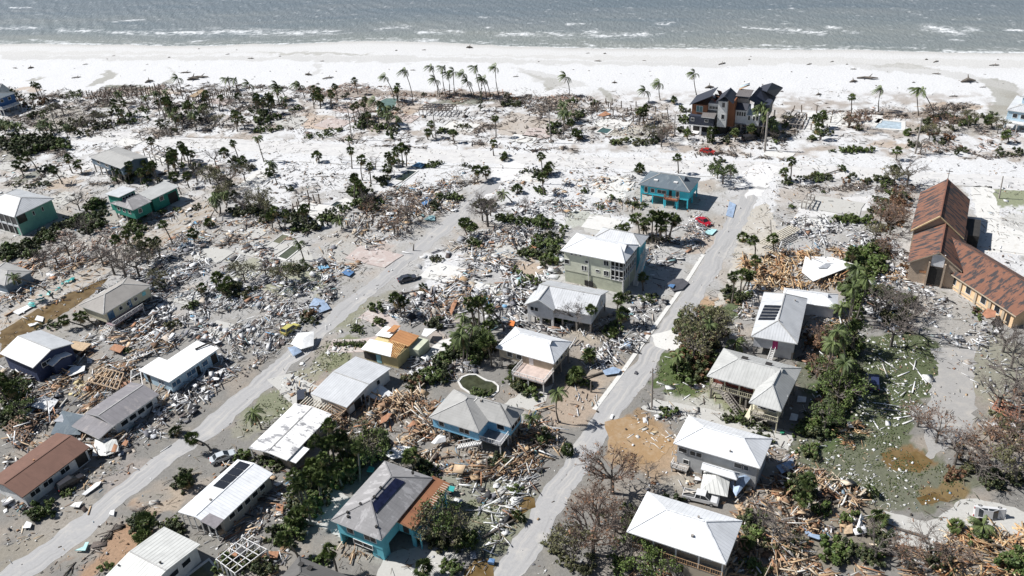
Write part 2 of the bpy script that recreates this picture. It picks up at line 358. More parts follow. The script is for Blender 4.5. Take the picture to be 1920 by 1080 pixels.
pxw, pyw = pix(Xw, Yw, 0.0)
fn = fbm(Lg * .22, Sg * .7 + 30, 4); fn2 = fbm(Lg * .9 + 3, Sg * 1.6, 3)
for (x0, y0, x1, y1, th) in ((-20, 52, 70, 52, 5), (110, 57, 180, 58, 6), (205, 60, 275, 62, 5), (300, 62, 400, 60, 9), (390, 58, 490, 59, 9), (480, 62, 560, 60, 8), (560, 62, 625, 59, 7), (715, 53, 758, 50, 6), (790, 60, 860, 58, 6), (940, 64, 1040, 62, 7),
                             (1055, 66, 1112, 60, 9), (1120, 68, 1208, 64, 7), (1215, 64, 1242, 64, 3), (1234, 44, 1262, 42, 4), (1385, 49, 1422, 52, 3), (1395, 51, 1458, 54, 3), (1475, 55, 1545, 61, 8), (1560, 50, 1600, 60, 6), (1740, 50, 1802, 60, 10), (1812, 52, 1836, 57, 5),
                             (1890, 55, 1915, 57, 3), (1785, 73, 1805, 75, 3), (60, 75, 125, 80, 4), (0, 78, 30, 78, 3), (360, 78, 385, 73, 4), (780, 76, 820, 74, 4), (1095, 80, 1110, 85, 4), (900, 30, 912, 32, 3), (910, 50, 920, 51, 3), (1090, 44, 1066, 45, 3), (210, 40, 270, 36, 2),
                             (1430, 84, 1480, 87, 3), (1770, 95, 1840, 98, 3), (1850, 97, 1925, 98, 3), (1570, 90, 1600, 92, 3), (1500, 89, 1540, 92, 3), (230, 82, 330, 86, 3), (640, 78, 760, 77, 4), (1330, 90, 1400, 90, 3), (20, 14, 60, 14, 2), (1480, 15, 1490, 15, 2), (1714, 26, 1722, 27, 3), (1180, 14, 1186, 15, 2), (1072, 25, 1078, 26, 2)):
    vx, vy = x1 - x0, y1 - y0; L2 = vx * vx + vy * vy
    t = np.clip(((pxw - x0) * vx + (pyw - y0) * vy) / L2, 0, 1)
    dx = pxw - (x0 + t * vx); dy = (pyw - (y0 + t * vy))
    d = np.sqrt((dx * .35) ** 2 + dy ** 2) / (th * .8)
    foam = np.maximum(foam, np.clip(1.25 - d, 0, 1) * np.clip((fn2 * .75 + fn * .6 - .66 + np.clip(.5 - d, 0, 1) * .22) * 4.5, 0, 1) * .75)
edge = np.clip(1 - np.abs(Sg - 0.6 - 2.5 * (fn - .5)) / 1.6, 0, 1)
foam = np.maximum(foam, edge * np.clip((fn2 - .35) * 5, 0, 1) * .9)
foam = np.maximum(foam, np.clip(1 - np.abs(Sg - 5 - 7 * (fn - .5)) / 1.0, 0, 1) * np.clip((fn2 - .45) * 6, 0, 1) * .6)
foam = np.maximum(foam, np.clip((fn * fn2 - .46) * 12, 0, 1) * .35 * (Sg < 150))
deep = np.array((.150, .176, .192)); shal = np.array((.225, .24, .225)); fo = np.array((.85, .86, .86))
mix = np.clip(Sg / 60 + (fbm(Lg * .012, Sg * .05) - .5), 0, 1)[..., None]
Cw = shal * (1 - mix) + deep * mix
Cw = Cw + (fbm(Lg * .02 + 5, Sg * .16 + 9)[..., None] - .5) * np.array((.06, .045, .03))
Cw = Cw * (1 - foam[..., None]) + fo * foam[..., None]
wm, t, b = nmat('sea_water', 0.42)
a = N(t, 'ShaderNodeVertexColor', layer_name='Col'); t.links.new(a.outputs[0], b.inputs['Base Color'])
tc = N(t, 'ShaderNodeTexCoord'); mp = N(t, 'ShaderNodeMapping'); mp.inputs['Rotation'].default_value = (0, 0, R(-40)); mp.inputs['Scale'].default_value = (1.0, 0.42, 1)
t.links.new(tc.outputs['Object'], mp.inputs[0]); no = N(t, 'ShaderNodeTexNoise', Scale=0.75, Detail=5.0, Roughness=0.6); t.links.new(mp.outputs[0], no.inputs['Vector'])
bp = N(t, 'ShaderNodeBump', Strength=0.9, Distance=0.6); t.links.new(no.outputs[0], bp.inputs['Height']); t.links.new(bp.outputs[0], b.inputs['Normal'])
structure(grid_obj('water', Xw, Yw, Zw, Cw, wm))

# ---- streets, drives, slabs, pools: sheets over the ground
def ribbon(name, pts, widths, z, mat, step=1.0, rag=0.25, label=None):
    P = [G(*p) for p in pts]; out = []; wd = []
    for i in range(len(P) - 1):
        n = max(2, int((P[i + 1] - P[i]).length / step))
        for k in range(n): out.append(P[i].lerp(P[i + 1], k / n)); wd.append(widths[i] + (widths[i + 1] - widths[i]) * k / n)
    out.append(P[-1]); wd.append(widths[-1])
    sm = [sum((out[min(max(i + d, 0), len(out) - 1)] for d in range(-6, 7)), Vector((0, 0, 0))) / 13 for i in range(len(out))]
    sm[0] = out[0]; sm[-1] = out[-1]; m = MB(); ed = []
    rng = random.Random(sum(map(ord, name)) + len(pts)); jl = jr = 0.0
    for i, p in enumerate(sm):
        d = (sm[min(i + 1, len(sm) - 1)] - sm[max(i - 1, 0)]); d.normalize(); nn = Vector((-d.y, d.x, 0))
        jl = jl * .8 + rng.uniform(-rag, rag); jr = jr * .8 + rng.uniform(-rag, rag)
        l = p + nn * (wd[i] / 2 + jl); r = p - nn * (wd[i] / 2 + jr)
        ed.append([(l.lerp(r, k / 4).x, l.lerp(r, k / 4).y, z) for k in range(5)])
    for i in range(len(ed) - 1):
        for k in range(4): m.face([ed[i][k + 1], ed[i + 1][k + 1], ed[i + 1][k], ed[i][k]], 0, [((k + 1) * wd[i] / 4, i * step), ((k + 1) * wd[i] / 4, (i + 1) * step), (k * wd[i] / 4, (i + 1) * step), (k * wd[i] / 4, i * step)])
    o = m.build(name, mat); return structure(o, label)
def sheet(name, poly, z, mat, rag=0.0, px=True, thick=0.0):
    P = [G(p[0], p[1], 0) for p in poly]; Q = []
    for i in range(len(P)):
        a, b2 = P[i], P[(i + 1) % len(P)]; n = max(1, int((b2 - a).length / 1.0)) if rag else 1
        for k in range(n):
            q = a.lerp(b2, k / n)
            if rag: q = q + Vector((random.uniform(-rag, rag), random.uniform(-rag, rag), 0))
            Q.append((q.x, q.y, z))
    ar = sum(Q[i][0] * Q[(i + 1) % len(Q)][1] - Q[(i + 1) % len(Q)][0] * Q[i][1] for i in range(len(Q)))
    if ar < 0: Q.reverse()
    m = MB()
    if thick: m.slab([Q], thick)
    else: m.face(Q)
    return m.build(name, mat)
def roadmat(name, col, dust, amt, sc=0.35):
    m, t, b = nmat(name, 0.9)
    tc = N(t, 'ShaderNodeTexCoord'); n1_ = N(t, 'ShaderNodeTexNoise', Scale=sc, Detail=7.0, Roughness=0.7); n2_ = N(t, 'ShaderNodeTexNoise', Scale=2.2, Detail=5.0)
    t.links.new(tc.outputs['Object'], n1_.inputs['Vector']); t.links.new(tc.outputs['Object'], n2_.inputs['Vector'])
    c = mixc(t, tuple(x * .95 for x in col), tuple(x * 1.04 for x in col), ramp(t, n2_.outputs[0], .35, .65))
    uv = N(t, 'ShaderNodeUVMap'); mp_ = N(t, 'ShaderNodeMapping'); mp_.inputs['Scale'].default_value = (1.5, .05, 1); t.links.new(uv.outputs[0], mp_.inputs[0])
    n3_ = N(t, 'ShaderNodeTexNoise', Scale=1.0, Detail=5.0, Roughness=0.6); t.links.new(mp_.outputs[0], n3_.inputs['Vector'])
    c = mixc(t, c, tuple(x * .72 for x in col), ramp(t, n3_.outputs[0], .54, .72)); c = mixc(t, c, dust, ramp(t, n3_.outputs[0], .46, .34))
    t.links.new(mixc(t, c, dust, ramp(t, n1_.outputs[0], 1 - amt, 1 - amt + .15)), b.inputs['Base Color']); return m
asph = roadmat('dusty_asphalt', (.35, .345, .34), (.44, .42, .39), .46, .22)
asph2 = roadmat('sanded_asphalt', (.52, .51, .50), (.58, .57, .55), .55)
conc = roadmat('pale_concrete', (.44, .43, .40), (.34, .31, .27), .42, .5)
concw = roadmat('white_concrete', (.60, .59, .56), (.48, .45, .41), .45, .5)
pinkp = roadmat('pink_pavers', (.43, .36, .33), (.52, .49, .46), .5, .5)
sandm = roadmat('drifted_sand', (.40, .36, .30), (.33, .29, .24), .5, .6)
mudm, t, b = nmat('muddy_water', 0.12)
tc = N(t, 'ShaderNodeTexCoord'); no = N(t, 'ShaderNodeTexNoise', Scale=.35, Detail=5.0); t.links.new(tc.outputs['Object'], no.inputs['Vector'])
t.links.new(mixc(t, (.105, .065, .02), (.20, .14, .065), ramp(t, no.outputs[0], .35, .68)), b.inputs['Base Color'])
poolw = plain('murky_pool_water', (.055, .06, .035), .12, .5, .6)
poold = plain('dark_pool_water', (.03, .04, .03), .1, .4, .6)
poolg = plain('pale_green_water', (.13, .19, .16), .15, .3, .6)
poolb = plain('pale_blue_water', (.42, .50, .55), .2, .3, .6)
RA = [(-80, 1150), (20, 1082), (150, 992), (250, 910), (350, 835), (440, 762), (525, 690), (600, 622), (700, 536), (790, 462), (850, 412), (905, 360), (960, 318), (985, 292)]
RB = [(915, 1130), (985, 1030), (1060, 900), (1100, 838), (1142, 777), (1192, 708), (1235, 645), (1272, 590), (1310, 535), (1342, 482), (1375, 425), (1397, 380), (1410, 358), (1422, 338)]
RA = RA[:-1]
RE = [(-60, 246), (200, 258), (420, 270), (700, 285), (985, 298), (1200, 306), (1430, 316), (1700, 330), (1990, 350)]
RL = [(-40, 640), (0, 612), (60, 572), (130, 535), (185, 508), (240, 470), (300, 440), (345, 414), (405, 388)]
ribbon('road', RE, [9] * 9, .012, asph2, rag=.5)
ribbon('road', RA, [5.0] * 3 + [4.5] * 8 + [4.6, 4.6, 4.4], .020, asph, rag=.4)
ribbon('road', RB, [4.5] * 12 + [4.8, 4.8], .024, asph, rag=.36)
ribbon('road', RL, [8.5] * 9, .016, roadmat('flooded_asphalt', (.38, .36, .33), (.30, .22, .14), .5), rag=.3)
ribbon('path', [(118, 330), (190, 300), (240, 285)], [6, 6, 6], .016, asph2, rag=.3)
ribbon('path', [(0, 372), (60, 345), (125, 325)], [5, 5, 5], .028, conc, rag=.3)
ribbon('path', [(618, 648), (655, 650), (700, 650), (733, 640), (745, 624), (735, 606), (712, 594), (684, 586)], [5, 5, 5, 4.6, 4.2, 4.4, 4.8, 5], .034, pinkp, rag=.12)
# worn edges and kerb strips of the right-hand street
def kerb(pts, off, w_, z0, h, mat, name='kerb'):
    m = MB(); P = [G(*p) for p in pts]
    for i in range(len(P) - 1):
        d = (P[i + 1] - P[i]).normalized(); nn = Vector((-d.y, d.x, 0)) * off
        m.bar(P[i] + nn + Vector((0, 0, h / 2)), P[i + 1] + nn + Vector((0, 0, h / 2)), w_, h)
    return structure(m.build(name, mat))
kerb(RB[4:10], 3.1, .9, 0, .07, concw, 'pavement')
# road edges in the sand
for p in ([(640, 300), (900, 314), (1140, 322), (1400, 335)], [(1480, 336), (1700, 343), (1860, 352)], [(500, 300), (700, 312), (880, 318)]):
    P = [G(*q) for q in p]; m = MB()
    for i in range(len(P) - 1):
        n = int((P[i + 1] - P[i]).length / 2.2)
        for k in range(n):
            if random.random() < .75:
                a = P[i].lerp(P[i + 1], k / n); b2 = P[i].lerp(P[i + 1], (k + .9) / n)
                m.bar(a + Vector((0, random.uniform(-.15, .15), .06)), b2 + Vector((0, random.uniform(-.15, .15), .06)), .16, .13)
    structure(m.build('kerb', conc))
for nm, poly, mat, z, rg in (
    ('path', [(1228, 748), (1340, 770), (1420, 795), (1490, 812), (1478, 845), (1430, 835), (1330, 800), (1200, 765)], conc, .032, .25),
    ('path', [(1745, 655), (1830, 650), (1826, 810), (1740, 860), (1728, 790), (1760, 680)], roadmat('asphalt_lane', (.31, .30, .285), (.37, .35, .32), .5), .014, .5),
    ('path', [(1648, 955), (1735, 978), (1765, 968), (1800, 938), (1830, 935), (1900, 950), (1960, 980), (1960, 1010), (1840, 990), (1800, 1000), (1790, 1020), (1740, 1030), (1668, 1017), (1648, 985)], conc, .014, .2),
    ('path', [(500, 712), (545, 700), (640, 745), (600, 778), (560, 770)], conc, .03, .15),
    ('path', [(820, 640), (850, 632), (862, 650), (850, 676), (815, 690), (795, 668)], concw, .03, .15),
    ('path', [(1130, 330), (1180, 332), (1170, 375), (1110, 370)], concw, .012, .3),
    ('path', [(1105, 405), (1145, 400), (1150, 430), (1120, 440), (1095, 432)], conc, .012, .3),
    ('path', [(540, 215), (575, 218), (560, 242), (520, 240)], conc, .012, .2), ('path', [(575, 220), (625, 225), (615, 243), (570, 240)], roadmat('tan_slab', (.46, .37, .30), (.55, .5, .45), .4), .013, .2),
    ('path', [(1500, 380), (1640, 365), (1650, 392), (1560, 405), (1490, 410)], asph2, .012, .5),
    ('path', [(1222, 628), (1290, 610), (1286, 645), (1262, 660), (1228, 650)], concw, .03, .2),
    ('path', [(1400, 395), (1440, 380), (1475, 470), (1440, 500), (1370, 560), (1335, 585), (1365, 520)], roadmat('sand_verge', (.42, .39, .34), (.50, .48, .44), .5), .010, .6),
    ('path', [(480, 320), (520, 318), (480, 350), (440, 352)], concw, .012, .2),
    ('path', [(560, 415), (650, 370), (662, 380), (590, 430)], concw, .012, .2),
    ('path', [(512, 462), (560, 450), (580, 466), (590, 492), (540, 492), (508, 485)], conc, .012, .2),
    ('path', [(1820, 350), (1860, 348), (1880, 420), (1930, 440), (1930, 480), (1840, 470)], concw, .012, .4),
    ('path', [(980, 735), (1040, 720), (1010, 770), (940, 760)], conc, .012, .3),
    ('path', [(600, 890), (690, 960), (640, 1010), (560, 960)], conc, .012, .3),
    ('path', [(720, 1040), (800, 1020), (860, 1040), (840, 1100), (700, 1100)], conc, .012, .2),
    ('path', [(1560, 215), (1600, 205), (1650, 230), (1500, 245)], concw, .012, .2)):
    structure(sheet(nm, poly, z, mat, rg))
sdm = roadmat('white_sand_drift', (.62, .61, .60), (.50, .49, .47), .45, .5)
for poly in ([(1385, 352), (1410, 348), (1440, 352), (1450, 330), (1470, 315), (1430, 305), (1395, 320)], [(1398, 372), (1412, 366), (1430, 368), (1432, 356), (1404, 352)], [(925, 345), (950, 338), (985, 340), (1000, 318), (960, 300), (920, 318)], [(905, 372), (918, 362), (930, 362), (915, 378)],
):
    structure(sheet('sand_drift', poly, .034, sdm, .55))
for poly in ([(0, 622), (60, 585), (130, 550), (200, 522), (185, 545), (120, 588), (60, 622), (20, 660), (0, 672)], [(960, 946), (985, 932), (1005, 935), (1003, 950), (975, 965), (945, 960)],
             [(870, 1070), (900, 1040), (930, 1055), (922, 1090), (870, 1095)], [(1652, 850), (1690, 842), (1735, 852), (1750, 868), (1720, 885), (1680, 884), (1655, 868)], [(1720, 935), (1745, 922), (1790, 925), (1780, 940), (1730, 945)],
             [(1135, 790), (1180, 780), (1230, 800), (1265, 830), (1230, 868), (1180, 870), (1140, 845)]):
    structure(sheet('puddle', poly, .036 if poly[0][0] == 0 else .03, mudm if poly[0][0] != 1135 else roadmat('silt', (.30, .195, .10), (.36, .27, .18), .52), .35))

# ================================================================ houses
M_white = plain('white_trim', (.72, .71, .69), .6, .12)
M_glass = plain('window_glass', (.025, .03, .035), .15, .3)
M_glassb = plain('blue_window_glass', (.08, .16, .26), .2, .3)
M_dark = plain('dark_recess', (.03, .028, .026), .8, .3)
M_wood = plain('bare_timber', (.42, .27, .15), .8, .3, 2)
M_post = plain('weathered_post', (.33, .30, .27), .85, .3, 2)
RM = dict(
    white=roofmat('white_seam_roof', (.76, .77, .78), 'seam', .6, rough=.38, line=.72),
    whiteflat=roofmat('white_membrane_roof', (.80, .80, .79), 'none', rough=.6),
    whitedirty=roofmat('stained_white_roof', (.76, .75, .73), 'none', patch=(.25, .25, .26), patch_amt=.465, rough=.7),
    galv=roofmat('galvanised_seam_roof', (.47, .47, .45), 'seam', .6, rough=.42, line=.7),
    galvlight=roofmat('light_galvanised_roof', (.55, .56, .57), 'seam', .55, rough=.4, line=.6),
    ribbed=roofmat('ribbed_grey_roof', (.60, .60, .57), 'seam', .7, rough=.45, line=.35),
    grey=roofmat('grey_shingle_roof', (.36, .355, .34), 'shingle', .45, rough=.85, line=.85),
    greyt=roofmat('taupe_shingle_roof', (.27, .262, .262), 'shingle', .45, patch=(.36, .35, .35), patch_amt=.47, rough=.9, line=.85),
    greyb=roofmat('blue_grey_shingle_roof', (.115, .145, .17), 'shingle', .5, patch=(.15, .18, .20), patch_amt=.45, rough=.85, line=.9),
    tan=roofmat('tan_shingle_roof', (.33, .31, .285), 'shingle', .45, rough=.9, line=.85),
    darkg=roofmat('dark_shingle_roof', (.12, .115, .11), 'shingle', .45, rough=.9, line=.85),
    purple=roofmat('mauve_grey_roof', (.205, .195, .205), 'seam', 1.1, patch=(.26, .24, .24), patch_amt=.45, rough=.75, line=.85),
    brown=roofmat('brown_shingle_roof', (.17, .092, .068), 'shingle', .45, rough=.92, line=.9),
    church=roofmat('rust_shingle_roof', (.205, .096, .062), 'shingle', .4, patch=(.045, .04, .042), patch_amt=.51, rough=.92, line=.88),
    navy=roofmat('charcoal_seam_roof', (.038, .04, .055), 'seam', .5, rough=.5, line=.7),
    greystripe=roofmat('grey_brown_seam_roof', (.17, .155, .15), 'seam', .6, rough=.5, line=.6),
    ply=roofmat('bare_plywood_deck', (.27, .115, .055), 'course', 1.2, patch=(.16, .065, .035), patch_amt=.46, rough=.85, line=.75),
    plyo=roofmat('orange_plywood_deck', (.46, .22, .09), 'seam', .8, patch=(.32, .13, .05), patch_amt=.44, rough=.85, line=.6),
    solar=roofmat('dark_solar_panels', (.012, .013, .02), 'course', 1.25, rough=.25, line=.2),
)
def wallmat(name, col): return plain(name, col, .8, .14, .8)
W = dict(white=wallmat('white_wall', (.66, .66, .65)), cream=wallmat('cream_wall', (.66, .67, .54)), tan=wallmat('tan_wall', (.44, .37, .28)), grey=wallmat('grey_wall', (.46, .47, .47)),
         sky=wallmat('sky_blue_wall', (.24, .54, .76)), turq=wallmat('turquoise_wall', (.06, .56, .68)), teal=wallmat('teal_wall', (.13, .46, .55)), mint=wallmat('mint_wall', (.20, .42, .33)),
         green=wallmat('sea_green_wall', (.03, .24, .18)), navy=wallmat('navy_wall', (.035, .05, .11)), slate=wallmat('slate_wall', (.15, .20, .25)), ltblue=wallmat('pale_blue_wall', (.45, .60, .70)), bright=wallmat('beige_wall', (.42, .40, .36)),
         yellow=wallmat('yellow_wall', (.58, .48, .25)), brown=wallmat('brown_wood_wall', (.22, .09, .045)), peach=wallmat('peach_wall', (.72, .50, .30)), lilac=wallmat('pale_grey_wall', (.66, .67, .69)), yb=wallmat('pale_yellow_wall', (.58, .54, .40)), lg=wallmat('olive_cream_wall', (.50, .52, .40)))
M_solar = plain('dark_solar_glass', (.012, .013, .018), .3, .3)
HOUSES = {}
_wm = {}
def frame_from(quad, z):
    A, B, C, D = [G(p[0], p[1], z) for p in quad]
    c = (A + B + C + D) / 4; u = ((B - A) + (C - D)).normalized(); v = Vector((-u.y, u.x, 0))
    return c, math.atan2(u.y, u.x)
class House:
    def __init__(s, name, quad, z, label, cat='house', group=None, ang=None, short=None):
        c, a = frame_from(quad, z); s.a = a if ang is None else R(ang); s.c = Vector((c.x, c.y, 0))
        s.root = empty(name, s.c, s.a); tag(s.root, label, cat, group)
        s.M = Matrix.Rotation(-s.a, 3, 'Z')
        if short: HOUSES[short] = s.root
    def L(s, px, py, z): return s.M @ (G(px, py, z) - s.c)          # photo pixel at height z -> house frame
    def rect(s, quad, z):
        P = [s.L(p[0], p[1], z) for p in quad]
        if len(P) == 2: return min(P[0].x, P[1].x), max(P[0].x, P[1].x), min(P[0].y, P[1].y), max(P[0].y, P[1].y)
        return (P[0].x + P[3].x) / 2, (P[1].x + P[2].x) / 2, (P[0].y + P[1].y) / 2, (P[2].y + P[3].y) / 2
    def roof(s, r, z, rise, kind='hip', axis='x', mat='white', ins=None, t=.18, name='roof', fas=M_white, pinch=(1, 1), tilt=0):
        x0, x1, y0, y1 = r; m = MB(); polys = []
        hw = (y1 - y0) / 2 if axis == 'x' else (x1 - x0) / 2
        if ins is None: ins = {'hip': (hw, hw), 'gable': (0, 0), 'hipR': (0, hw), 'hipL': (hw, 0)}.get(kind, (0, 0))
        if kind in ('shed', 'flat'):
            zr = z + rise
            if axis == 'x': P = [(x0, y0, z), (x1, y0, z), (x1, y1, zr), (x0, y1, zr)]; e = (1, 0)
            elif axis == '-x': P = [(x0, y0, zr), (x1, y0, zr), (x1, y1, z), (x0, y1, z)]; e = (1, 0)
            elif axis == 'y': P = [(x0, y0, z), (x1, y0, zr), (x1, y1, zr), (x0, y1, z)]; e = (0, 1)
            else: P = [(x0, y0, zr), (x1, y0, z), (x1, y1, z), (x0, y1, zr)]; e = (0, 1)
            polys = [(P, e)]
        elif axis == 'x':
            ym = (y0 + y1) / 2; R0 = (x0 + ins[0], ym, z + rise); R1 = (x1 - ins[1], ym, z + rise)
            A, B, C, D = (x0, y0, z), (x1, y0, z), (x1, y1, z), (x0, y1, z)
            polys = [([A, B, R1, R0], (1, 0)), ([C, D, R0, R1], (1, 0))]
            if ins[1]: polys.append(([B, C, R1], (0, 1)))
            if ins[0]: polys.append(([D, A, R0], (0, 1)))
        else:
            xm = (x0 + x1) / 2; R0 = (xm, y0 + ins[0], z + rise); R1 = (xm, y1 - ins[1], z + rise)
            A, B, C, D = (x0, y0, z), (x1, y0, z), (x1, y1, z), (x0, y1, z)
            polys = [([B, C, R1, R0], (0, 1)), ([D, A, R0, R1], (0, 1))]
            if ins[0]: polys.append(([A, B, R0], (1, 0)))
            if ins[1]: polys.append(([C, D, R1], (1, 0)))
        uvs = []
        ox, oy = s.c.x * .37, s.c.y * .53
        for P, e in polys:
            up = (-e[1], e[0]); k = 1.06
            uvs.append([(p[0] * e[0] + p[1] * e[1] + ox, (p[0] * up[0] + p[1] * up[1]) * k + oy) for p in P])
        m.slab([P for P, e in polys], t, 0, 1, uvs)
        # ridge and hip caps
        if kind not in ('shed', 'flat'):
            for a, b in [(R0, R1)] + ([(B, R1), (C, R1)] if (axis == 'x' and ins[1]) else []) + ([(A, R0), (D, R0)] if (axis == 'x' and ins[0]) else []) + ([(A, R0), (B, R0)] if (axis == 'y' and ins[0]) else []) + ([(C, R1), (D, R1)] if (axis == 'y' and ins[1]) else []):
                a, b = Vector(a), Vector(b); m.bar(a + (b - a) * .02 + Vector((0, 0, .03)), b - (b - a) * .02 + Vector((0, 0, .03)), .22, .07, mi=2)
        ro = m.build(name, [RM[mat], fas, RM[mat] if mat in ('church', 'brown', 'navy', 'greyt', 'darkg') else plain('ridge_cap_' + mat, tuple(.8 * c for c in {'white': (.85, .86, .87), 'galv': (.6, .6, .58)}.get(mat, (.5, .49, .47))), .5)], s.root)
        s.last = (r, z, rise, kind, axis, ins); return ro
    def walls(s, r, z0, z1, mat='white', ov=.6, gable=None, name='wall'):
        x0, x1, y0, y1 = r[0] + ov, r[1] - ov, r[2] + ov, r[3] - ov; m = MB()
        m.box(((x0 + x1) / 2, (y0 + y1) / 2, (z0 + z1 - .14) / 2), (x1 - x0, y1 - y0, z1 - .14 - z0))
        if gable:
            ax, rise, ends = gable; f = 1 - ov / (((r[3] - r[2]) if ax == 'x' else (r[1] - r[0])) / 2); zt = z1 - .14
            if ax == 'x':
                ym = (y0 + y1) / 2
                for k, x in (('L', x0), ('R', x1)):
                    if k in ends:
                        P = [(x, y0, zt), (x, y1, zt), (x, ym, z1 + rise - .2)]
                        m.face(P if k == 'R' else P[::-1]); 
            else:
                xm = (x0 + x1) / 2
                for k, y in (('F', y0), ('B', y1)):
                    if k in ends:
                        P = [(x0, y, zt), (x1, y, zt), (xm, y, z1 + rise - .2)]
                        m.face(P if k == 'F' else P[::-1])
        s.w = (x0, x1, y0, y1, z0, z1)
        return m.build(name, W[mat] if isinstance(mat, str) else mat, s.root)
    def block(s, quad, z, rise=1.6, kind='hip', axis='x', roof='white', wall='white', z0=0.0, ov=.6, ins=None, piles=None, pilemat=None, fas=M_white):
        r = s.rect(quad, z); s.roof(r, z, rise, kind, axis, roof, ins, fas=fas)
        g = None
        if kind == 'gable' or ins: 
            i = ins or (0, 0)
            en = ''.join(e for e, q in zip('LR' if axis == 'x' else 'FB', i) if not q)
            g = (axis, rise, en)
        elif kind == 'hipR': g = (axis, rise, 'L' if axis == 'x' else 'F')
        elif kind == 'hipL': g = (axis, rise, 'R' if axis == 'x' else 'B')
        s.walls(r, z0, z, wall, ov, g)
        if z0 > .8:
            x0, x1, y0, y1 = s.w[:4]; pm = pilemat or M_post
            nx = max(2, int((x1 - x0) / 3.2) + 1); ny = max(2, int((y1 - y0) / 3.6) + 1)
            for i in range(nx):
                for j in range(ny):
                    if 0 < i < nx - 1 and 0 < j < ny - 1: continue
                    MB().box((0, 0, (z0 - .02) / 2), (.32, .32, z0 - .02)).build('piling', pm, s.root, (x0 + .2 + (x1 - x0 - .4) * i / (nx - 1), y0 + .2 + (y1 - y0 - .4) * j / (ny - 1), 0))
        return r
    def win(s, side, t, zc, w=1.1, h=1.1, glass=None, fr=True, name='window'):
        x0, x1, y0, y1 = s.w[:4]
        p, rz = {'F': ((x0 + (x1 - x0) * t, y0), 0), 'B': ((x0 + (x1 - x0) * t, y1), math.pi), 'L': ((x0, y0 + (y1 - y0) * t), -math.pi / 2), 'R': ((x1, y0 + (y1 - y0) * t), math.pi / 2)}[side]
        k = (w, h, 'f'); 
        if k not in _wm:
            m = MB()
            for zz in (-h / 2 - .05, h / 2 + .05): m.box((0, -.03, zz), (w + .2, .08, .1))
            for xx in (-w / 2 - .05, w / 2 + .05): m.box((xx, -.03, 0), (.1, .08, h))
            if w > 1.6: m.box((0, -.03, 0), (.08, .08, h))
            _wm[k] = m.mesh('window', [M_white])
        g = glass or M_glass; k2 = (w, h, g.name)
        if k2 not in _wm: _wm[k2] = MB().box((0, -.012, 0), (w, .03, h)).mesh('pane', [g])
        o = addobj(name, _wm[k], s.root, (p[0], p[1], zc), (0, 0, rz)); addobj('pane', _wm[k2], o)
        return o
    def panel(s, name, side, t0, t1, z0, z1, mat, proud=.03):
        x0, x1, y0, y1 = s.w[:4]; m = MB(); d = proud
        if side in 'FB':
            y = y0 if side == 'F' else y1; m.box(((x0 + (x1 - x0) * (t0 + t1) / 2), y + (-d / 2 if side == 'F' else d / 2), (z0 + z1) / 2), ((x1 - x0) * (t1 - t0), d, z1 - z0))
        else:
            x = x0 if side == 'L' else x1; m.box((x + (-d / 2 if side == 'L' else d / 2), (y0 + (y1 - y0) * (t0 + t1) / 2), (z0 + z1) / 2), (d, (y1 - y0) * (t1 - t0), z1 - z0))
        return m.build(name, mat, s.root)
    def deck(s, r, z, rails='FLR', mat=M_post, rm=M_white, posts=True, t=.22, pm=None, h=1.0):
        x0, x1, y0, y1 = r
        MB().box(((x0 + x1) / 2, (y0 + y1) / 2, z - t / 2), (x1 - x0, y1 - y0, t)).build('deck', mat, s.root)
        E_ = {'F': ((x0, y0), (x1, y0)), 'B': ((x0, y1), (x1, y1)), 'L': ((x0, y0), (x0, y1)), 'R': ((x1, y0), (x1, y1))}
        for e in rails:
            a, b = E_[e]; m = MB(); a = Vector((*a, 0)); b = Vector((*b, 0)); Ln = (b - a).length
            for zz in (.12, h): m.bar(a + Vector((0, 0, z + zz)), b + Vector((0, 0, z + zz)), .09, .07)
            n = max(2, int(Ln / .35))
            for i in range(n + 1): p = a.lerp(b, i / n); m.bar(p + Vector((0, 0, z)), p + Vector((0, 0, z + h)), .06 if i % 5 else .13)
            m.build('railing', rm, s.root)
        if posts and z > .7:
            for px_ in np.linspace(x0 + .15, x1 - .15, max(2, int((x1 - x0) / 3) + 1)):
                for py_ in ([y0 + .15] if posts == 'F' else [y0 + .15, y1 - .15]): MB().box((0, 0, (z - t - .01) / 2), (.2, .2, z - t - .01)).build('deck_post', pm or rm, s.root, (px_, py_, 0))
    def stairs(s, a, b, w=1.1, mat=M_white):
        """a: top, b: foot (house frame)"""
        a, b = Vector(a), Vector(b); m = MB(); n = max(4, int((a.z - b.z) / .2)); d = (b - a); h = Vector((d.x, d.y, 0)).normalized(); sd = Vector((-h.y, h.x, 0)) * w / 2
        for i in range(n):
            p = a + d * ((i + .5) / n); m.box(p, (.3, w, .06), yaw=math.atan2(h.y, h.x))
        for k in (-1, 1):
            m.bar(a + sd * k, b + sd * k, .06, .25); m.bar(a + sd * k + Vector((0, 0, .95)), b + sd * k + Vector((0, 0, .95)), .08)
            for i in range(0, n + 1, 1): p = a + d * (i / n) + sd * k; m.bar(p, p + Vector((0, 0, .95)), .05)
        return m.build('stair', mat, s.root)
    def posts(s, pts, z0, z1, w=.22, mat=M_white, name='post'):
        for x, y in pts: MB().box((0, 0, (z1 - z0) / 2), (w, w, z1 - z0)).build(name, mat, s.root, (x, y, z0))
    def slope_panel(s, name, quad, roofrect_fn, mat, t=.1):
        """flat panel lying on the roof; quad given as (x, y, z) points in the house frame"""
        m = MB(); u = [(p[0], p[1]) for p in quad]; m.slab([quad], t, 0, 0, [u]); return m.build(name, mat, s.root)
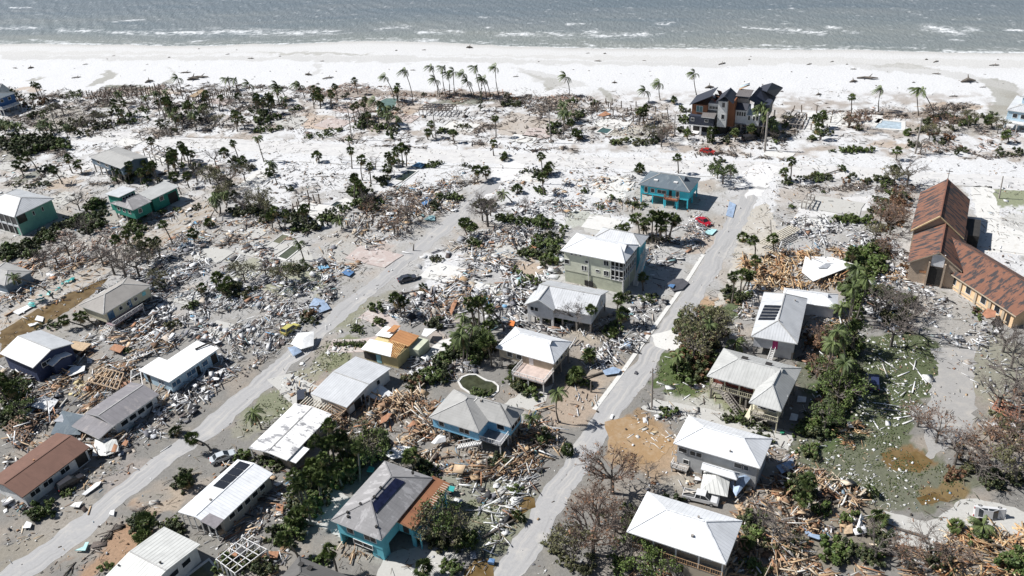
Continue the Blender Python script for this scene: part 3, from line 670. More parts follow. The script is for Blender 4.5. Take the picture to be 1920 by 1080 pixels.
    def on_roof(s, x, y, up=.1):
        r, z, rise, kind, axis, ins = s.last; x0, x1, y0, y1 = r
        if kind in ('shed', 'flat'): return z + rise * (y - y0) / (y1 - y0) + up
        if axis == 'x': hw = (y1 - y0) / 2; h = rise * (1 - abs(y - (y0 + y1) / 2) / hw)
        else: hw = (x1 - x0) / 2; h = rise * (1 - abs(x - (x0 + x1) / 2) / hw)
        if axis == 'x' and ins[1]: h = min(h, rise * (x1 - x) / ins[1])
        if axis == 'x' and ins[0]: h = min(h, rise * (x - x0) / ins[0])
        if axis == 'y' and ins[0]: h = min(h, rise * (y - y0) / ins[0])
        return z + h + up
    def roof_px(s, px, py, up=.0):
        z = s.last[1] + .5
        for _ in range(12): p = s.L(px, py, z); z = s.on_roof(p.x, p.y, up)
        return Vector((p.x, p.y, z))
    def vent(s, px, py, w=.35, h=.35, mat=None, name='roof_vent'):
        p = s.roof_px(px, py); m = MB().box((0, 0, h / 2 - .1), (w, w, h + .2)); m.box((0, 0, h + .03), (w * 1.3, w * 1.3, .06)); m.build(name, mat or M_post, s.root, p)
def nwin(h, side, n, zc, w=1.0, hh=1.1, t0=.1, t1=.9, glass=None):
    for i in range(n): h.win(side, t0 + (t1 - t0) * (i + .5) / n, zc, w, hh, glass)
def dormer(h, px, py, w, mat, up=1.3):
    """small gablet at the end of a ridge"""
    p = h.roof_px(px, py); r, z, rise, kind, axis, ins = h.last
    m = MB(); zr = z + rise + .12; x = p.x; ym = (r[2] + r[3]) / 2
    m.face([(x, ym - w, zr - up), (x, ym + w, zr - up), (x, ym, zr)]); m.slab([[(x - w * 1.4, ym, zr), (x - w * 1.4, ym - .05, zr), (x + .1, ym - w, zr - up), (x + .1, ym, zr)], [(x - w * 1.4, ym + .05, zr), (x - w * 1.4, ym, zr), (x + .1, ym, zr), (x + .1, ym + w, zr - up)]], .06, 1)
    return m.build('ridge_gablet', [plain('shaded_gable', (.09, .11, .17), .7), RM[mat]], h.root)  # face turned from the sun: its shade is put into the dark blue

# ---- bottom right: white hip roof, tan wall, timber posts
h = House('stilt_house', [(1173, 997), (1362, 1058), (1392, 977), (1215, 921)], 6.2, 'tan stilt house with clean white hipped metal roof beside the parked pickup truck', short='tan house with white hip roof')
r = h.block([(1173, 997), (1362, 1058), (1392, 977), (1215, 921)], 6.2, 2.3, roof='white', wall='tan', z0=2.7, ov=.5)
h.w = (r[0] + .5, r[1] - .5, r[2] + 1.9, r[3] - .5, 2.7, 6.2)
for c in [c for c in h.root.children if c.name.startswith('wall')]: bpy.data.objects.remove(c)
MB().box(((r[0] + r[1]) / 2, (r[2] + r[3]) / 2 + .7, 4.35), (r[1] - r[0] - 1.0, r[3] - r[2] - 2.4, 3.3)).build('wall', W['tan'], h.root)
MB().box((r[1] - 3.3, r[2] + 1.6, 1.3), (6, 2.2, 2.6)).build('wall', W['tan'], h.root)
for t_, w_ in ((.09, 1.6), (.24, .9), (.42, 2.2), (.58, 1.1), (.78, 2.2)): h.win('F', t_, 4.5, w_, 1.5)
h.deck((r[0] + .5, r[1] - .5, r[2] + .5, r[2] + 1.95), 2.75, 'F', M_post, M_wood, posts='F')
h.posts([(r[0] + .6 + i * (r[1] - r[0] - 1.2) / 4, r[2] + .6) for i in range(5)], 2.76, 6.05)
h.stairs((r[0] + 6.5, r[2] + .3, 2.7), (r[0] + 9.5, r[2] - 1.2, .2), mat=M_post)
nwin(h, 'R', 2, 4.5); h.vent(1298, 1006, .3, .3); h.vent(1310, 971, .25, .3)
# ---- grey two storey with torn metal porch
h = House('house', [(1263, 832), (1426, 878), (1448, 823), (1290, 778)], 5.6, 'grey two storey house with white hipped roof and crumpled metal awning in front', short='grey two storey house')
r = h.block([(1263, 832), (1426, 878), (1448, 823), (1290, 778)], 5.6, 1.9, roof='white', wall='grey', ov=.6)
for t_, zz, w_ in ((.07, 4.1, 1.4), (.2, 4.1, .9), (.28, 4.1, .9), (.12, 1.7, .9), (.78, 4.3, 1.5), (.86, 4.3, 1.0)): h.win('F', t_, zz, w_, .9)
nwin(h, 'R', 3, 4.0); h.deck((h.w[0] - .5, h.w[0] + 2.3, h.w[2] - 1.6, h.w[2] - .02), 1.0, 'FL', M_post, M_white); h.vent(1369, 847, .2, .3)
# porch roof and folded awning
q = h.rect([(1314, 876), (1381, 900), (1386, 888), (1322, 863)], 3.6); h.roof(q, 3.4, .7, 'hipR', 'x', 'white', name='porch_roof')
h.posts([(q[0] + .3, q[2] + .3), (q[1] - .3, q[2] + .3)], 0, 3.2, mat=M_dark)
# ---- porch house with stairs (grey metal, wing)
h = House('porch_house', [(1327, 705), (1487, 748), (1502, 690), (1355, 652)], 5.6, 'cream porch house with ribbed grey metal roof, outside stairs and a hipped front wing', short='cream porch house')
r = h.block([(1327, 705), (1479, 746), (1502, 690), (1355, 652)], 5.6, 2.1, roof='galv', wall='yb', z0=2.6, ov=.6, ins=(4.3, 4.3))
main = h.last; mw = h.w
for c in [c for c in h.root.children if c.name.startswith('wall')]: bpy.data.objects.remove(c)
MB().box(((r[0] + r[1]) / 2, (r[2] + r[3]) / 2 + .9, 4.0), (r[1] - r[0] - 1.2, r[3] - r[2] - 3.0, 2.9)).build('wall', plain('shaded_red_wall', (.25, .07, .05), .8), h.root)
h.w = (mw[0], mw[1], mw[2] + 1.8, mw[3], 2.6, 5.6)
for t_, w_ in ((.12, 1.0), (.30, 2.2), (.48, 1.4)): h.win('F', t_, 4.1, w_, 1.3, M_glassb)
q = h.rect([(1408, 757), (1470, 772), (1502, 690), (1440, 676)], 5.6); q = (q[0], r[1], q[2], r[3])
h.deck((r[0] + .5, q[0] + .3, r[2] + .5, r[2] + 2.35), 2.65, 'FL', M_post, W['yb'])
h.posts([(r[0] + .6 + i * (q[0] - r[0] - 1.0) / 3, r[2] + .6) for i in range(4)], 2.66, 5.4, mat=W['yb'])
h.stairs((r[0] + 3.2, r[2] + .2, 2.6), (r[0] + 7.4, r[2] - 2.0, .2), mat=M_post)
h.last = main
h.vent(1396, 673, .9, .15, M_dark, 'roof_hatch'); h.vent(1441, 684, .9, .15, M_dark, 'roof_hatch')
dormer(h, 1467, 698, 1.5, 'galv', 1.0)
h.roof((q[0], q[1], q[2], (r[2] + r[3]) / 2 + .5), 5.62, 2.1, 'hip', 'y', 'galv', ins=(4.0, 0))
h.walls((q[0], q[1], q[2] + 1.4, r[3]), 2.6, 5.6, 'yb')
h.win('F', .3, 4.1, 1.4, 1.2); h.win('F', .7, 4.1, 1.4, 1.2); nwin(h, 'R', 4, 4.2)
h.deck((q[0] + .4, q[1] - .5, q[2] + .4, q[2] + 2.0), 2.65, 'FL', M_post, W['yb'], posts='F')
h.posts([(q[0] + .5, q[2] + .5), (q[1] - .6, q[2] + .5)], 2.66, 5.4, mat=W['yb'])
MB().bar((q[0] - .6, q[2] + .3, .1), (q[0] + .4, q[2] + 4.2, 3.4), .9, .12).build('fallen_railing', W['yb'], h.root)
# ---- roof with solar array and magenta door
h = House('stilt_house', [(1402, 627), (1486, 646), (1523, 560), (1440, 552)], 4.6, 'white stilt house with magenta door and black solar panels on its grey roof', short='house with magenta door')
r = h.block([(1402, 627), (1486, 646), (1523, 560), (1438, 550)], 4.6, 1.9, axis='y', roof='galvlight', wall='lilac', z0=1.9, ov=.6, ins=(4.4, 2.4))
h.panel('door', 'F', .47, .60, 2.1, 4.2, plain('magenta_paint', (.55, .04, .20), .6)); h.win('R', .3, 3.4); h.win('R', .7, 3.4)
MB().box((h.w[1] - 2.2, h.w[2] + 1.5, .95), (3.8, 2.6, 1.86)).build('store_room', W['lilac'], h.root)
h.stairs((r[0] + 4.6, r[2] + .4, 1.9), (r[0] + 4.2, r[2] - 1.9, .1), .8)
q = [h.roof_px(*p, up=.12) for p in ((1421, 600), (1452, 600), (1465, 572), (1434, 571))]
for k in range(5):
    a, b_ = q[0].lerp(q[3], k / 5 + .02), q[0].lerp(q[3], (k + 1) / 5 - .025); c_, d_ = q[1].lerp(q[2], (k + 1) / 5 - .025), q[1].lerp(q[2], k / 5 + .02)
    MB().slab([[tuple(p) for p in (a, d_, c_, b_)]], .08).build('solar_panel', M_solar, h.root)
h.vent(1491, 564, .25, .25); h.vent(1461, 602, .2, .3)
# carport building behind
h = House('carport', [(1462, 562), (1566, 578), (1576, 551), (1474, 541)], 3.2, 'low white-roofed carport building tucked behind the house with the solar array', short='white carport building')
r = h.block([(1462, 562), (1566, 578), (1576, 551), (1474, 541)], 3.2, 1.4, roof='white', wall='lilac', z0=0, ov=.6, ins=(.6, 3.2)); dormer(h, 1552, 551, 1.1, 'white', .8)
# ---- three storey cream house
h = House('apartment_house', [(1051, 470), (1169, 493), (1195, 464), (1077, 441)], 8.6, 'three storey cream house with screened balconies and a white ribbed metal roof', short='three storey cream house')
r = h.rect([(1051, 470), (1169, 493), (1196, 466), (1077, 441)], 8.6)
h.roof((r[0], r[1], r[2], r[3] + 1.5), 8.6, 2.0, 'hip', 'x', 'white', ins=(4.5, 3.0)); A_ = h.last
h.walls((r[0], r[1] - 3.0, r[2], r[3] + 1.5), 3.2, 8.6, 'cream', .6); cw = h.w
MB().box(((cw[0] + cw[1] + 3) / 2, (cw[2] + cw[3]) / 2 + .1, 1.58), (cw[1] + 3 - cw[0] - .1, cw[3] - cw[2], 3.16)).build('wall', W['lg'], h.root)
for t_, zz, w_, hh in ((.06, 5.6, 1.1, 1.1), (.17, 8.0, .5, .5), (.26, 8.0, .5, .5), (.36, 8.0, .5, .5), (.49, 6.6, .7, .6), (.41, 4.8, .6, 1.2), (.46, 4.8, .6, 1.2), (.72, 4.8, .8, .5), (.88, 7.3, .5, 1.2), (.93, 7.3, .5, 1.2), (.88, 4.6, .5, 1.2), (.93, 4.6, .5, 1.2)): h.win('F', t_, zz, w_, hh)
MB().bar((cw[0] + (cw[1] - cw[0]) * .53, cw[2] - .08, 0), (cw[0] + (cw[1] - cw[0]) * .53, cw[2] - .08, 8.3), .14).build('downpipe', M_white, h.root)
h.panel('garage_opening', 'F', .44, .62, .2, 1.6, M_dark, .15)
# screened porch storeys at the right end
x0, x1, y0, y1 = cw[1] + .02, r[1] - .55, cw[2], cw[3]
for z_ in (3.2, 6.0): MB().box(((x0 + x1) / 2, (y0 + y1) / 2, z_ + .1), (x1 - x0, y1 - y0, .2)).build('balcony', M_white, h.root)
MB().box(((x0 + x1) / 2 - .2, (y0 + y1) / 2 + .2, 5.8), (x1 - x0 - .6, y1 - y0 - .6, 5.0)).build('balcony_screen', M_dark, h.root)
m = MB()
for z_ in (3.35, 4.3, 5.9, 6.9, 8.4):
    m.bar((x0, y0, z_), (x1, y0, z_), .12); m.bar((x1, y0, z_), (x1, y1, z_), .12)
for i in range(4): m.bar((x0 + (x1 - x0) * i / 3, y0, 3.2), (x0 + (x1 - x0) * i / 3, y0, 8.4), .16)
for i in range(7): m.bar((x1, y0 + (y1 - y0) * i / 6, 3.2), (x1, y0 + (y1 - y0) * i / 6, 8.4), .16)
m.build('balcony_frame', M_white, h.root)
h.posts([(x1 - .1, y0 + .1), (x1 - .1, (y0 + y1) / 2), (x1 - .1, y1 - .1)], 0, 3.2, .3)
h.last = A_; dormer(h, 1172, 470, 1.5, 'white', 1.1)
q = h.rect([(1112, 446), (1200, 464), (1212, 448), (1124, 433)], 8.6); q = (q[0], q[1], r[3] + 1.0, q[3] + 2.0)
h.roof(q, 8.55, 1.5, 'hip', 'x', 'galvlight', ins=(3, 3)); h.walls(q, 0, 8.5, 'teal', .6); nwin(h, 'R', 2, 4.8)
h.stairs((q[1] + .3, q[2] + 3.5, 6.2), (q[1] + .3, q[2] - 4.0, .2), 1.0)
# ---- cross gabled grey house
h = House('stilt_house', [(988, 570), (1112, 594), (1138, 545), (1021, 524)], 5.0, 'pale grey stilt house with cross gabled roof and arched garage under it', short='cross gabled house')
r = h.block([(1005, 568), (1112, 596), (1138, 545), (1021, 524)], 5.0, 2.0, 'gable', 'x', roof='galvlight', wall='lilac', z0=2.3, ov=.5)
h.win('R', .3, 3.7); h.win('R', .7, 3.7)
q = h.rect([(987, 570), (1045, 586), (1060, 540), (1010, 530)], 5.0)
h.roof((q[0], q[1], q[2], (r[2] + r[3]) / 2), 5.02, 2.0, 'gable', 'y', 'galvlight')
h.walls((q[0], q[1], q[2] + .3, r[2] + 1.5), 2.3, 5.0, 'lilac', .5, ('y', 2.0, 'F')); h.win('F', .2, 3.9, .9, .9); h.win('F', .34, 3.9, .9, .9)
x0, x1, y0, y1 = h.w[:4]
m = MB(); m.box(((x0 + x1) / 2, y0 + .15, 2.1), (x1 - x0, .3, .38))
for x in (x0 + .3, (x0 + x1) / 2, x1 - .3): m.box((x, y0 + .16, .96), (.55, .32, 1.92))
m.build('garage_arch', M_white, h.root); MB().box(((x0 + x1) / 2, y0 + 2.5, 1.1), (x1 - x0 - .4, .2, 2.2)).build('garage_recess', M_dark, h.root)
# ---- white roofed cream house with balcony
h = House('stilt_house', [(930, 652), (1041, 683), (1071, 640), (965, 612)], 5.0, 'cream stilt house with white hipped roof and railed pink balcony above its yard', short='cream balcony house')
r = h.block([(930, 652), (1041, 683), (1071, 640), (965, 612)], 5.0, 2.0, roof='white', wall='tan', z0=2.6, ov=.5, ins=(3.6, 3.4)); dormer(h, 1034, 643, 1.3, 'white', .9)
h.panel('door', 'F', .56, .64, 2.8, 4.7, M_white); h.win('F', .2, 3.9); h.win('F', .38, 3.9); nwin(h, 'R', 3, 3.9)
q = h.rect([(977, 682), (1037, 697), (1022, 718), (962, 702)], 2.7); q = (min(q[0], q[1]), max(q[0], q[1]), min(q[2], q[3]) , h.w[2] - .02)
h.deck((q[0], q[1], h.w[2] - 4.4, h.w[2] - .02), 2.7, 'FLR', plain('pink_deck', (.52, .42, .37), .8, .2), M_white)
# ---- sky blue house
h = House('stilt_house', [(803, 785), (941, 822), (970, 768), (851, 728)], 4.8, 'sky blue stilt house with grey hipped shingle roof beside the kidney-shaped pool', short='sky blue house')
P0, P1, P2, P3 = (803, 784), (896, 813), (944, 735), (850, 727)
rF = h.rect([(803, 784), (952, 826), (971, 768), (851, 728)], 4.8); xs_ = h.L(896, 813, 4.8).x
h.roof((rF[0], xs_, rF[2], rF[3]), 4.8, 2.3, 'hip', 'y', 'grey', ins=(4.5, 3.4)); yb = h.L(941, 808, 4.8).y
h.walls((rF[0], xs_, rF[2], rF[3]), 2.3, 4.8, 'sky', .45)
for t_, w_ in ((.2, 1.0), (.7, 2.0)): h.win('F', t_, 3.7, w_, 1.0)
bw = h.w
h.roof((xs_ - 5.5, rF[1], rF[2] + 3.6, rF[3]), 4.82, 2.2, 'hip', 'x', 'grey', ins=(2.0, 3.6)); dormer(h, 955, 765, .9, 'grey', .5)
h.walls((xs_ - 1.2, rF[1], rF[2] + 3.6, rF[3]), 2.3, 4.8, 'sky', .45); h.win('F', .6, 3.7, 1.4, 1.1); nwin(h, 'R', 3, 3.7, 1.0, 1.2)
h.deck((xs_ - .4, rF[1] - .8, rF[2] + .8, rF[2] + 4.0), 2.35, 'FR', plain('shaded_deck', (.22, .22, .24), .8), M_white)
h.stairs((xs_ + .2, rF[2] + .4, 2.3), (xs_ - 4.6, rF[2] - .6, .2), mat=M_white)
for i in range(4): MB().box((0, 0, 1.14), (.3, .3, 2.28)).build('piling', M_post, h.root, (bw[0] + .2 + (bw[1] - bw[0] - .4) * i / 3, bw[2] + .2, 0)); MB().box((0, 0, 1.14), (.3, .3, 2.28)).build('piling', M_post, h.root, (rF[1] - .7, rF[2] + 4.3 + i * (rF[3] - rF[2] - 5.2) / 3, 0))
h.vent(887, 748, .3, .3); h.vent(902, 752, .3, .3); h.vent(924, 754, .25, .4)
# ---- teal house with bare plywood
h = House('stilt_house', [(619, 976), (714, 1012), (815, 897), (722, 863)], 5.6, 'teal stilt house with grey hipped roof and a bare rust plywood porch roof', short='teal house with rust deck')
r = h.rect([(619, 976), (714, 1012), (812, 897), (722, 863)], 5.6)
h.roof(r, 5.6, 2.3, 'hip', 'y', 'greyt', ins=(4.6, 4.6)); h.walls(r, 2.5, 5.6, 'teal', .6)
for t_, w_ in ((.3, 1.2), (.75, 2.2)): h.win('F', t_, 4.2, w_, 1.2)
cw = h.w
q = [h.roof_px(*p, up=.14) for p in ((705, 962), (698, 943), (741, 896), (759, 903))]
m = MB(); m.slab([[tuple(p) for p in q]], .08, 0, 0, [[(p.x, p.y) for p in q]]); m.build('solar_panel', plain('navy_solar_glass', (.016, .02, .05), .18, .4), h.root)
for vx in ((714, 916), (653, 970), (652, 962), (706, 989), (676, 946), (702, 933), (774, 887)): h.vent(*vx, .3, .3, M_dark)
# lower part at the foot: carport wall, garage
m = MB(); m.box((cw[0] + .2, (cw[2] + cw[3]) / 2, 1.23), (.3, cw[3] - cw[2], 2.46)); m.box(((cw[0] + cw[1]) / 2 + .5, (cw[2] + cw[3]) / 2 + 4, 1.23), (cw[1] - cw[0] - 1.2, cw[3] - cw[2] - 8, 2.46)); m.box((cw[1] - 1.2, cw[2] + .9, 1.23), (2.2, 1.6, 2.46)); m.build('wall', W['teal'], h.root)
h.w = (cw[0], cw[1], cw[2], cw[3]); h.win('F', .55, 2.0, 3.6, .9)
y0p = h.L(742, 976, 5.4).y; y1p = h.L(818, 893, 5.4).y; x1p = h.L(773, 992, 5.2).x
h.roof((r[1] - .55, x1p, y0p, y1p), 5.28, -.45, 'shed', 'y', 'ply', name='porch_roof', fas=M_wood)
m = MB()
for i in range(16):
    yy = y0p + (y1p - y0p) * (.3 + .65 * i / 15); m.bar((x1p - 1.1, yy, 4.92), (x1p + .25, yy, 4.82), .09, .16)
m.build('rafter', plain('pale_rafters', (.6, .55, .45), .8), h.root)
h.walls((r[1] - 1.1, x1p, y0p, y1p), 2.5, 4.9, 'teal', .6)
x0, x1, y0, y1 = h.w[:4]
for t_ in (.12, .3, .5, .7, .88): h.win('R', t_, 4.0, 1.5, 1.4)
h.deck((x1 - .1, x1 + 1.3, y0, y1 - 3), 2.5, 'RF', M_post, W['teal'], pm=W['teal']); h.panel('door', 'F', .3, .7, 2.6, 4.6, M_dark)
h.posts([(x1 - .3, y0 + .3), (x1 - .3, (y0 + y1) / 2), (x1 - .3, y1 - .3)], 0, 2.5, .5, W['teal'])
# ---- long white stained roof
h = House('bungalow', [(462, 838), (560, 869), (613, 773), (560, 757)], 3.0, 'long bungalow with stained white flat roof in the middle of the left street', short='bungalow with stained white roof')
r = h.rect([(463, 836), (545, 869), (613, 774), (558, 757)], 3.0)
h.roof(r, 3.0, .5, 'gable', 'y', 'whitedirty'); h.walls((r[0] + 1.6, r[1], r[2] + .6, r[3]), 0, 3.0, 'tan', .5, ('y', .5, 'F'))
h.win('F', .35, 1.9, 1.0, .9); nwin(h, 'R', 4, 1.8, 1.4, 1.1); h.posts([(r[0] + .3, r[2] + .3), (r[0] + .3, r[2] + 4), (r[0] + .3, r[2] + 8)], 0, 2.85)
h.roof((r[1] - .5, r[1] + 1.6, r[2] + .4, r[2] + 4.4), 2.7, -.1, 'shed', 'y', 'whiteflat', name='porch_roof'); h.vent(515, 826, .5, .3, M_dark)
# ---- white roof with black solar strip
h = House('bungalow', [(333, 960), (405, 992), (509, 887), (446, 861)], 3.2, 'white-roofed bungalow with a long black solar strip and a grey corner patch', short='bungalow with solar strip')
r = h.rect([(333, 960), (405, 992), (509, 887), (446, 861)], 3.2)
h.roof(r, 3.2, .8, 'gable', 'y', 'white'); h.walls((r[0], r[1], r[2] + 1.6, r[3]), 0, 3.2, 'bright', .5, ('y', .8, 'F')); nwin(h, 'R', 5, 2.0, 1.2, 1.0)
q = [h.roof_px(*p, up=.13) for p in ((399, 911), (419, 917), (469, 870), (450, 864))]
for k in range(4):
    a, b_ = q[0].lerp(q[3], k / 4 + .006), q[0].lerp(q[3], (k + 1) / 4 - .008); c_, d_ = q[1].lerp(q[2], (k + 1) / 4 - .008), q[1].lerp(q[2], k / 4 + .006)
    MB().slab([[tuple(p) for p in (a, d_, c_, b_)]], .08).build('solar_panel', M_solar, h.root)
q = [h.roof_px(*p, up=.1) for p in ((375, 977), (404, 991), (420, 974), (393, 962))]
m = MB(); m.slab([[tuple(p) for p in q]], .06); m.build('roof_patch', plain('grey_roof_patch', (.26, .24, .25), .8), h.root)
h.posts([(r[0] + .3 + i * (r[1] - r[0] - .6) / 5, r[2] + .3) for i in range(6)], 0, 3.0, .15); h.panel('screen', 'F', .05, .9, .2, 2.8, M_dark); h.vent(395, 938, .3, .3)
# ---- ribbed grey gable bottom left
h = House('bungalow', [(186, 1100), (254, 1136), (374, 1021), (307, 986)], 3.6, 'bungalow with ribbed grey metal gable roof near the bottom left corner', short='bungalow with ribbed grey roof')
r = h.block([(180, 1100), (250, 1138), (374, 1021), (307, 986)], 3.6, .9, 'gable', 'x', roof='ribbed', wall='white', ov=.5); nwin(h, 'R', 4, 2.2, 1.6, 1.0); h.vent(223, 1061, .2, .2, M_dark); h.vent(301, 1056, .25, .25, M_dark)
# ---- dark hip at the bottom edge
h = House('house', [(518, 1086), (620, 1125), (660, 1085), (556, 1041)], 4.0, 'house with dark grey hipped roof and two vents cut by the bottom edge', short='dark roofed house')
r = h.block([(500, 1110), (600, 1150), (668, 1086), (562, 1044)], 4.0, 1.9, roof='darkg', wall='tan', ov=.5); h.vent(565, 1060, .6, .3, M_dark); h.vent(582, 1067, .6, .3, M_dark)
# ---- grey-white low roof by the driveway
h = House('bungalow', [(598, 745), (668, 772), (722, 687), (665, 668)], 2.9, 'white-walled bungalow with plain pale roof whose front corner is torn to rafters', short='bungalow with torn rafters')
r = h.rect([(572, 748), (652, 775), (724, 687), (665, 668)], 2.9)
h.roof((r[0], r[1], r[2] + 1.5, r[3]), 2.9, .75, 'gable', 'x', 'galvlight'); h.walls((r[0] + 1.2, r[1], r[2] + 2, r[3]), 0, 2.9, 'white', .4, ('x', .75, 'LR'))
h.win('R', .72, 1.9, .9, 1.1); h.panel('door', 'R', .12, .28, .1, 2.2, M_dark); h.panel('door', 'R', .3, .36, .1, 2.2, M_glass)
m = MB(); a0 = h.L(655, 772, 2.6); a1 = h.L(690, 737, 2.8)
for i in range(9):
    p = Vector((r[1] - 4.2, r[2] - 1.5 + i * .62, 2.75)); m.bar(p, p + Vector((4.0, -.1, -.5)), .09, .2)
m.bar((r[1] - .3, r[2] - 1.8, 2.25), (r[1] - .3, r[2] + 3.8, 2.3), .2); m.build('rafter', plain('sooty_rafters', (.34, .24, .16), .85, .4), h.root)
m = MB()
for i in range(11):
    p = Vector((r[1] - 9.5 + i * .62, r[2] - 2.4, 2.3)); m.bar(p, p + Vector((.1, 3.2, .35)), .14, .16)
m.bar((r[1] - 9.8, r[2] - 2.4, 2.25), (r[1] - 2.8, r[2] - 2.5, 2.2), .15); m.build('rafter', plain('pale_rafters', (.6, .55, .45), .8), h.root)
h.posts([(r[1] - 9.6, r[2] - 2.3), (r[1] - 3, r[2] - 2.3), (r[1] - .3, r[2] - 1.6)], 0, 2.2, .14)
# ---- stripped yellow house
h = House('bungalow', [(685, 650), (742, 670), (790, 625), (725, 612)], 3.2, 'yellow-walled bungalow with its roof stripped to orange plywood and open rafters', short='stripped yellow bungalow')
r = h.rect([(683, 652), (745, 674), (786, 628), (722, 612)], 3.0)
h.walls((r[0], r[1], r[2], r[3]), 0, 2.9, 'yellow', .3)
xm = (r[0] + r[1]) / 2; m = MB()
m.slab([[(r[0] - .2, r[2] - .3, 3.0), (xm + 3, r[2] - .3, 3.15), (xm + 1.2, r[2] + 3.2, 3.6), (r[0] - .2, r[2] + 3.2, 3.3)]], .12); m.slab([[(r[0] - .2, r[2] + 5.0, 3.1), (xm - .8, r[2] + 5.0, 3.5), (xm - 1.0, r[3], 3.3), (r[0] - .2, r[3], 3.1)]], .12)
m.build('roof', RM['whiteflat'], h.root)
m = MB(); P = [(xm - .2, r[2] + 3.6, 3.7), (r[1], r[2] + 3.9, 3.1), (r[1], r[3] - .3, 3.1), (xm - .2, r[3] - .8, 3.8)]
m.slab([P], .1, 0, 0, [[(p[1], p[0]) for p in P]]); m.slab([[(xm - 2.4, r[2] + 6.2, 3.9), (xm - .6, r[2] + 6.4, 4.1), (xm - .6, r[3] + .3, 4.0), (xm - 2.4, r[3] + .3, 3.8)]], .08, 0, 0, [[(0, 0), (1.8, 0), (1.8, 2.5), (0, 2.5)]]); m.build('roof_deck', RM['plyo'], h.root)
m = MB()
for i in range(10): x = xm + .8 + i * (r[1] - xm - 1) / 9; m.bar((x, r[2] - .2, 3.0), (x - .3, r[2] + 4.0, 3.55), .12, .2)
m.bar((xm + .4, r[2] + 4.1, 3.6), (r[1], r[2] + 4.1, 3.3), .35, .1); m.build('rafter', plain('orange_rafters', (.60, .36, .16), .8, .3), h.root)
m = MB(); m.box(((r[0] + xm) / 2, r[2] + .29, 1.2), (4.5, .06, 1.9)); m.build('opening', M_dark, h.root); h.panel('door', 'F', .35, .5, .2, 2.2, plain('patio_blue', (.25, .5, .55), .5), .1)
MB().box((r[1] + .7, r[3] - 2, 1.2), (2.6, 4.2, 2.3)).build('side_wall', W['lg'], h.root)
# ---- left: white roof, blue shutters
h = House('bungalow', [(243, 688), (319, 719), (411, 656), (340, 627)], 3.0, 'pale blue bungalow with bright white roof and blue shutters beside the rubble', short='pale blue bungalow')
r = h.rect([(243, 688), (319, 719), (411, 655), (372, 637)], 3.0)
x3 = h.L(372, 636, 3.0); n1_ = h.L(300, 672, 3.0)
h.roof((r[0], r[1], r[2], r[2] + 5.2), 3.0, .35, 'shed', 'y', 'whiteflat'); r3 = h.L(411, 655, 3.0).y; 
h.roof((r[0] + 2.6, r[1], r[2] + 5.2, r3), 3.002, .35, 'shed', 'y', 'whiteflat')
h.walls((r[0] + 2.6, r[1], r[2] + 4.2, r3), 0, 2.95, 'ltblue', .5); w2_ = h.w; h.walls((r[0], r[1], r[2], r[2] + 5.2), 0, 2.95, 'ltblue', .505); h.w = (h.w[0], w2_[1], h.w[2], w2_[3])
for t_, w_ in ((.10, 2.0), (.42, 2.2), (.72, 1.4)): h.win('R', t_, 1.8, w_, 1.1, M_glassb)
h.win('F', .65, 1.7, 1.8, 1.0, M_glassb); h.panel('door', 'F', .12, .24, .1, 2.2, M_dark); h.panel('door', 'R', .53, .6, .1, 2.2, M_dark); h.panel('porch_recess', 'R', .86, .98, .1, 2.5, M_dark)
m = MB(); a = h.L(366, 655, 3.4); m.bar(a, a + Vector((1.4, 3.4, .3)), .3); m.build('broken_beam', M_dark, h.root)
# ---- mauve roof
h = House('bungalow', [(163, 776), (213, 795), (299, 741), (246, 715)], 2.9, 'bungalow with weathered mauve grey gable roof among the heaped timber', short='mauve roofed bungalow')
r = h.block([(160, 778), (214, 796), (299, 741), (243, 714)], 2.9, .9, 'gable', 'y', roof='purple', wall='white', ov=.5); nwin(h, 'R', 4, 1.7, 1.5, 1.0)
h.roof((r[0] + .2, r[1] - .2, r[2] - 3.4, r[2] + .1), 2.3, .5, 'shed', 'x', 'purple', name='porch_roof')
# ---- long brown roof
h = House('long_house', [(-22, 900), (46, 928), (168, 840), (110, 811)], 3.0, 'long white house with plain brown gable roof at the left edge', short='brown roofed long house')
r = h.block([(-30, 905), (46, 928), (168, 840), (110, 811)], 3.0, 1.1, 'gable', 'y', roof='brown', wall='white', ov=.5, fas=plain('brown_fascia', (.16, .1, .08), .8))
for t_ in (.15, .35, .62): h.win('R', t_, 1.8, 1.8, 1.0)
h.panel('garage_opening', 'R', .80, .97, .2, 2.5, M_dark); h.vent(64, 864, .25, .25, plain('rust', (.4, .2, .1)))
h.root['label'] = 'long white house with plain brown gable roof at the left edge'
# ---- navy house with white roof
h = House('house', [(0, 662), (62, 691), (137, 642), (75, 619)], 4.3, 'navy blue house whose gable roof is white on one slope and grey on the other', short='navy gabled house')
r = h.block([(0, 662), (62, 691), (138, 642), (75, 619)], 4.3, 1.9, 'gable', 'y', roof='white', wall='navy', ov=.5)
# gable faces the street: ridge along x
for c in list(h.root.children): bpy.data.objects.remove(c)
r = h.block([(0, 662), (62, 691), (138, 642), (75, 619)], 4.3, 1.5, 'gable', 'x', roof='galvlight', wall='navy', ov=.5)
h.win('R', .24, 3.3, 1.0, 1.0); h.win('R', .36, 3.3, 1.0, 1.0)
q = h.rect([(90, 681), (104, 688), (133, 662), (119, 656)], 3.4); h.roof((r[1] - .6, r[1] + 1.6, q[2], q[3]), 3.2, .6, 'gable', 'x', 'white', name='porch_roof')
h.walls((r[1] - 1.1, r[1] + 1.6, q[2], q[3]), 0, 3.2, 'navy', .4)
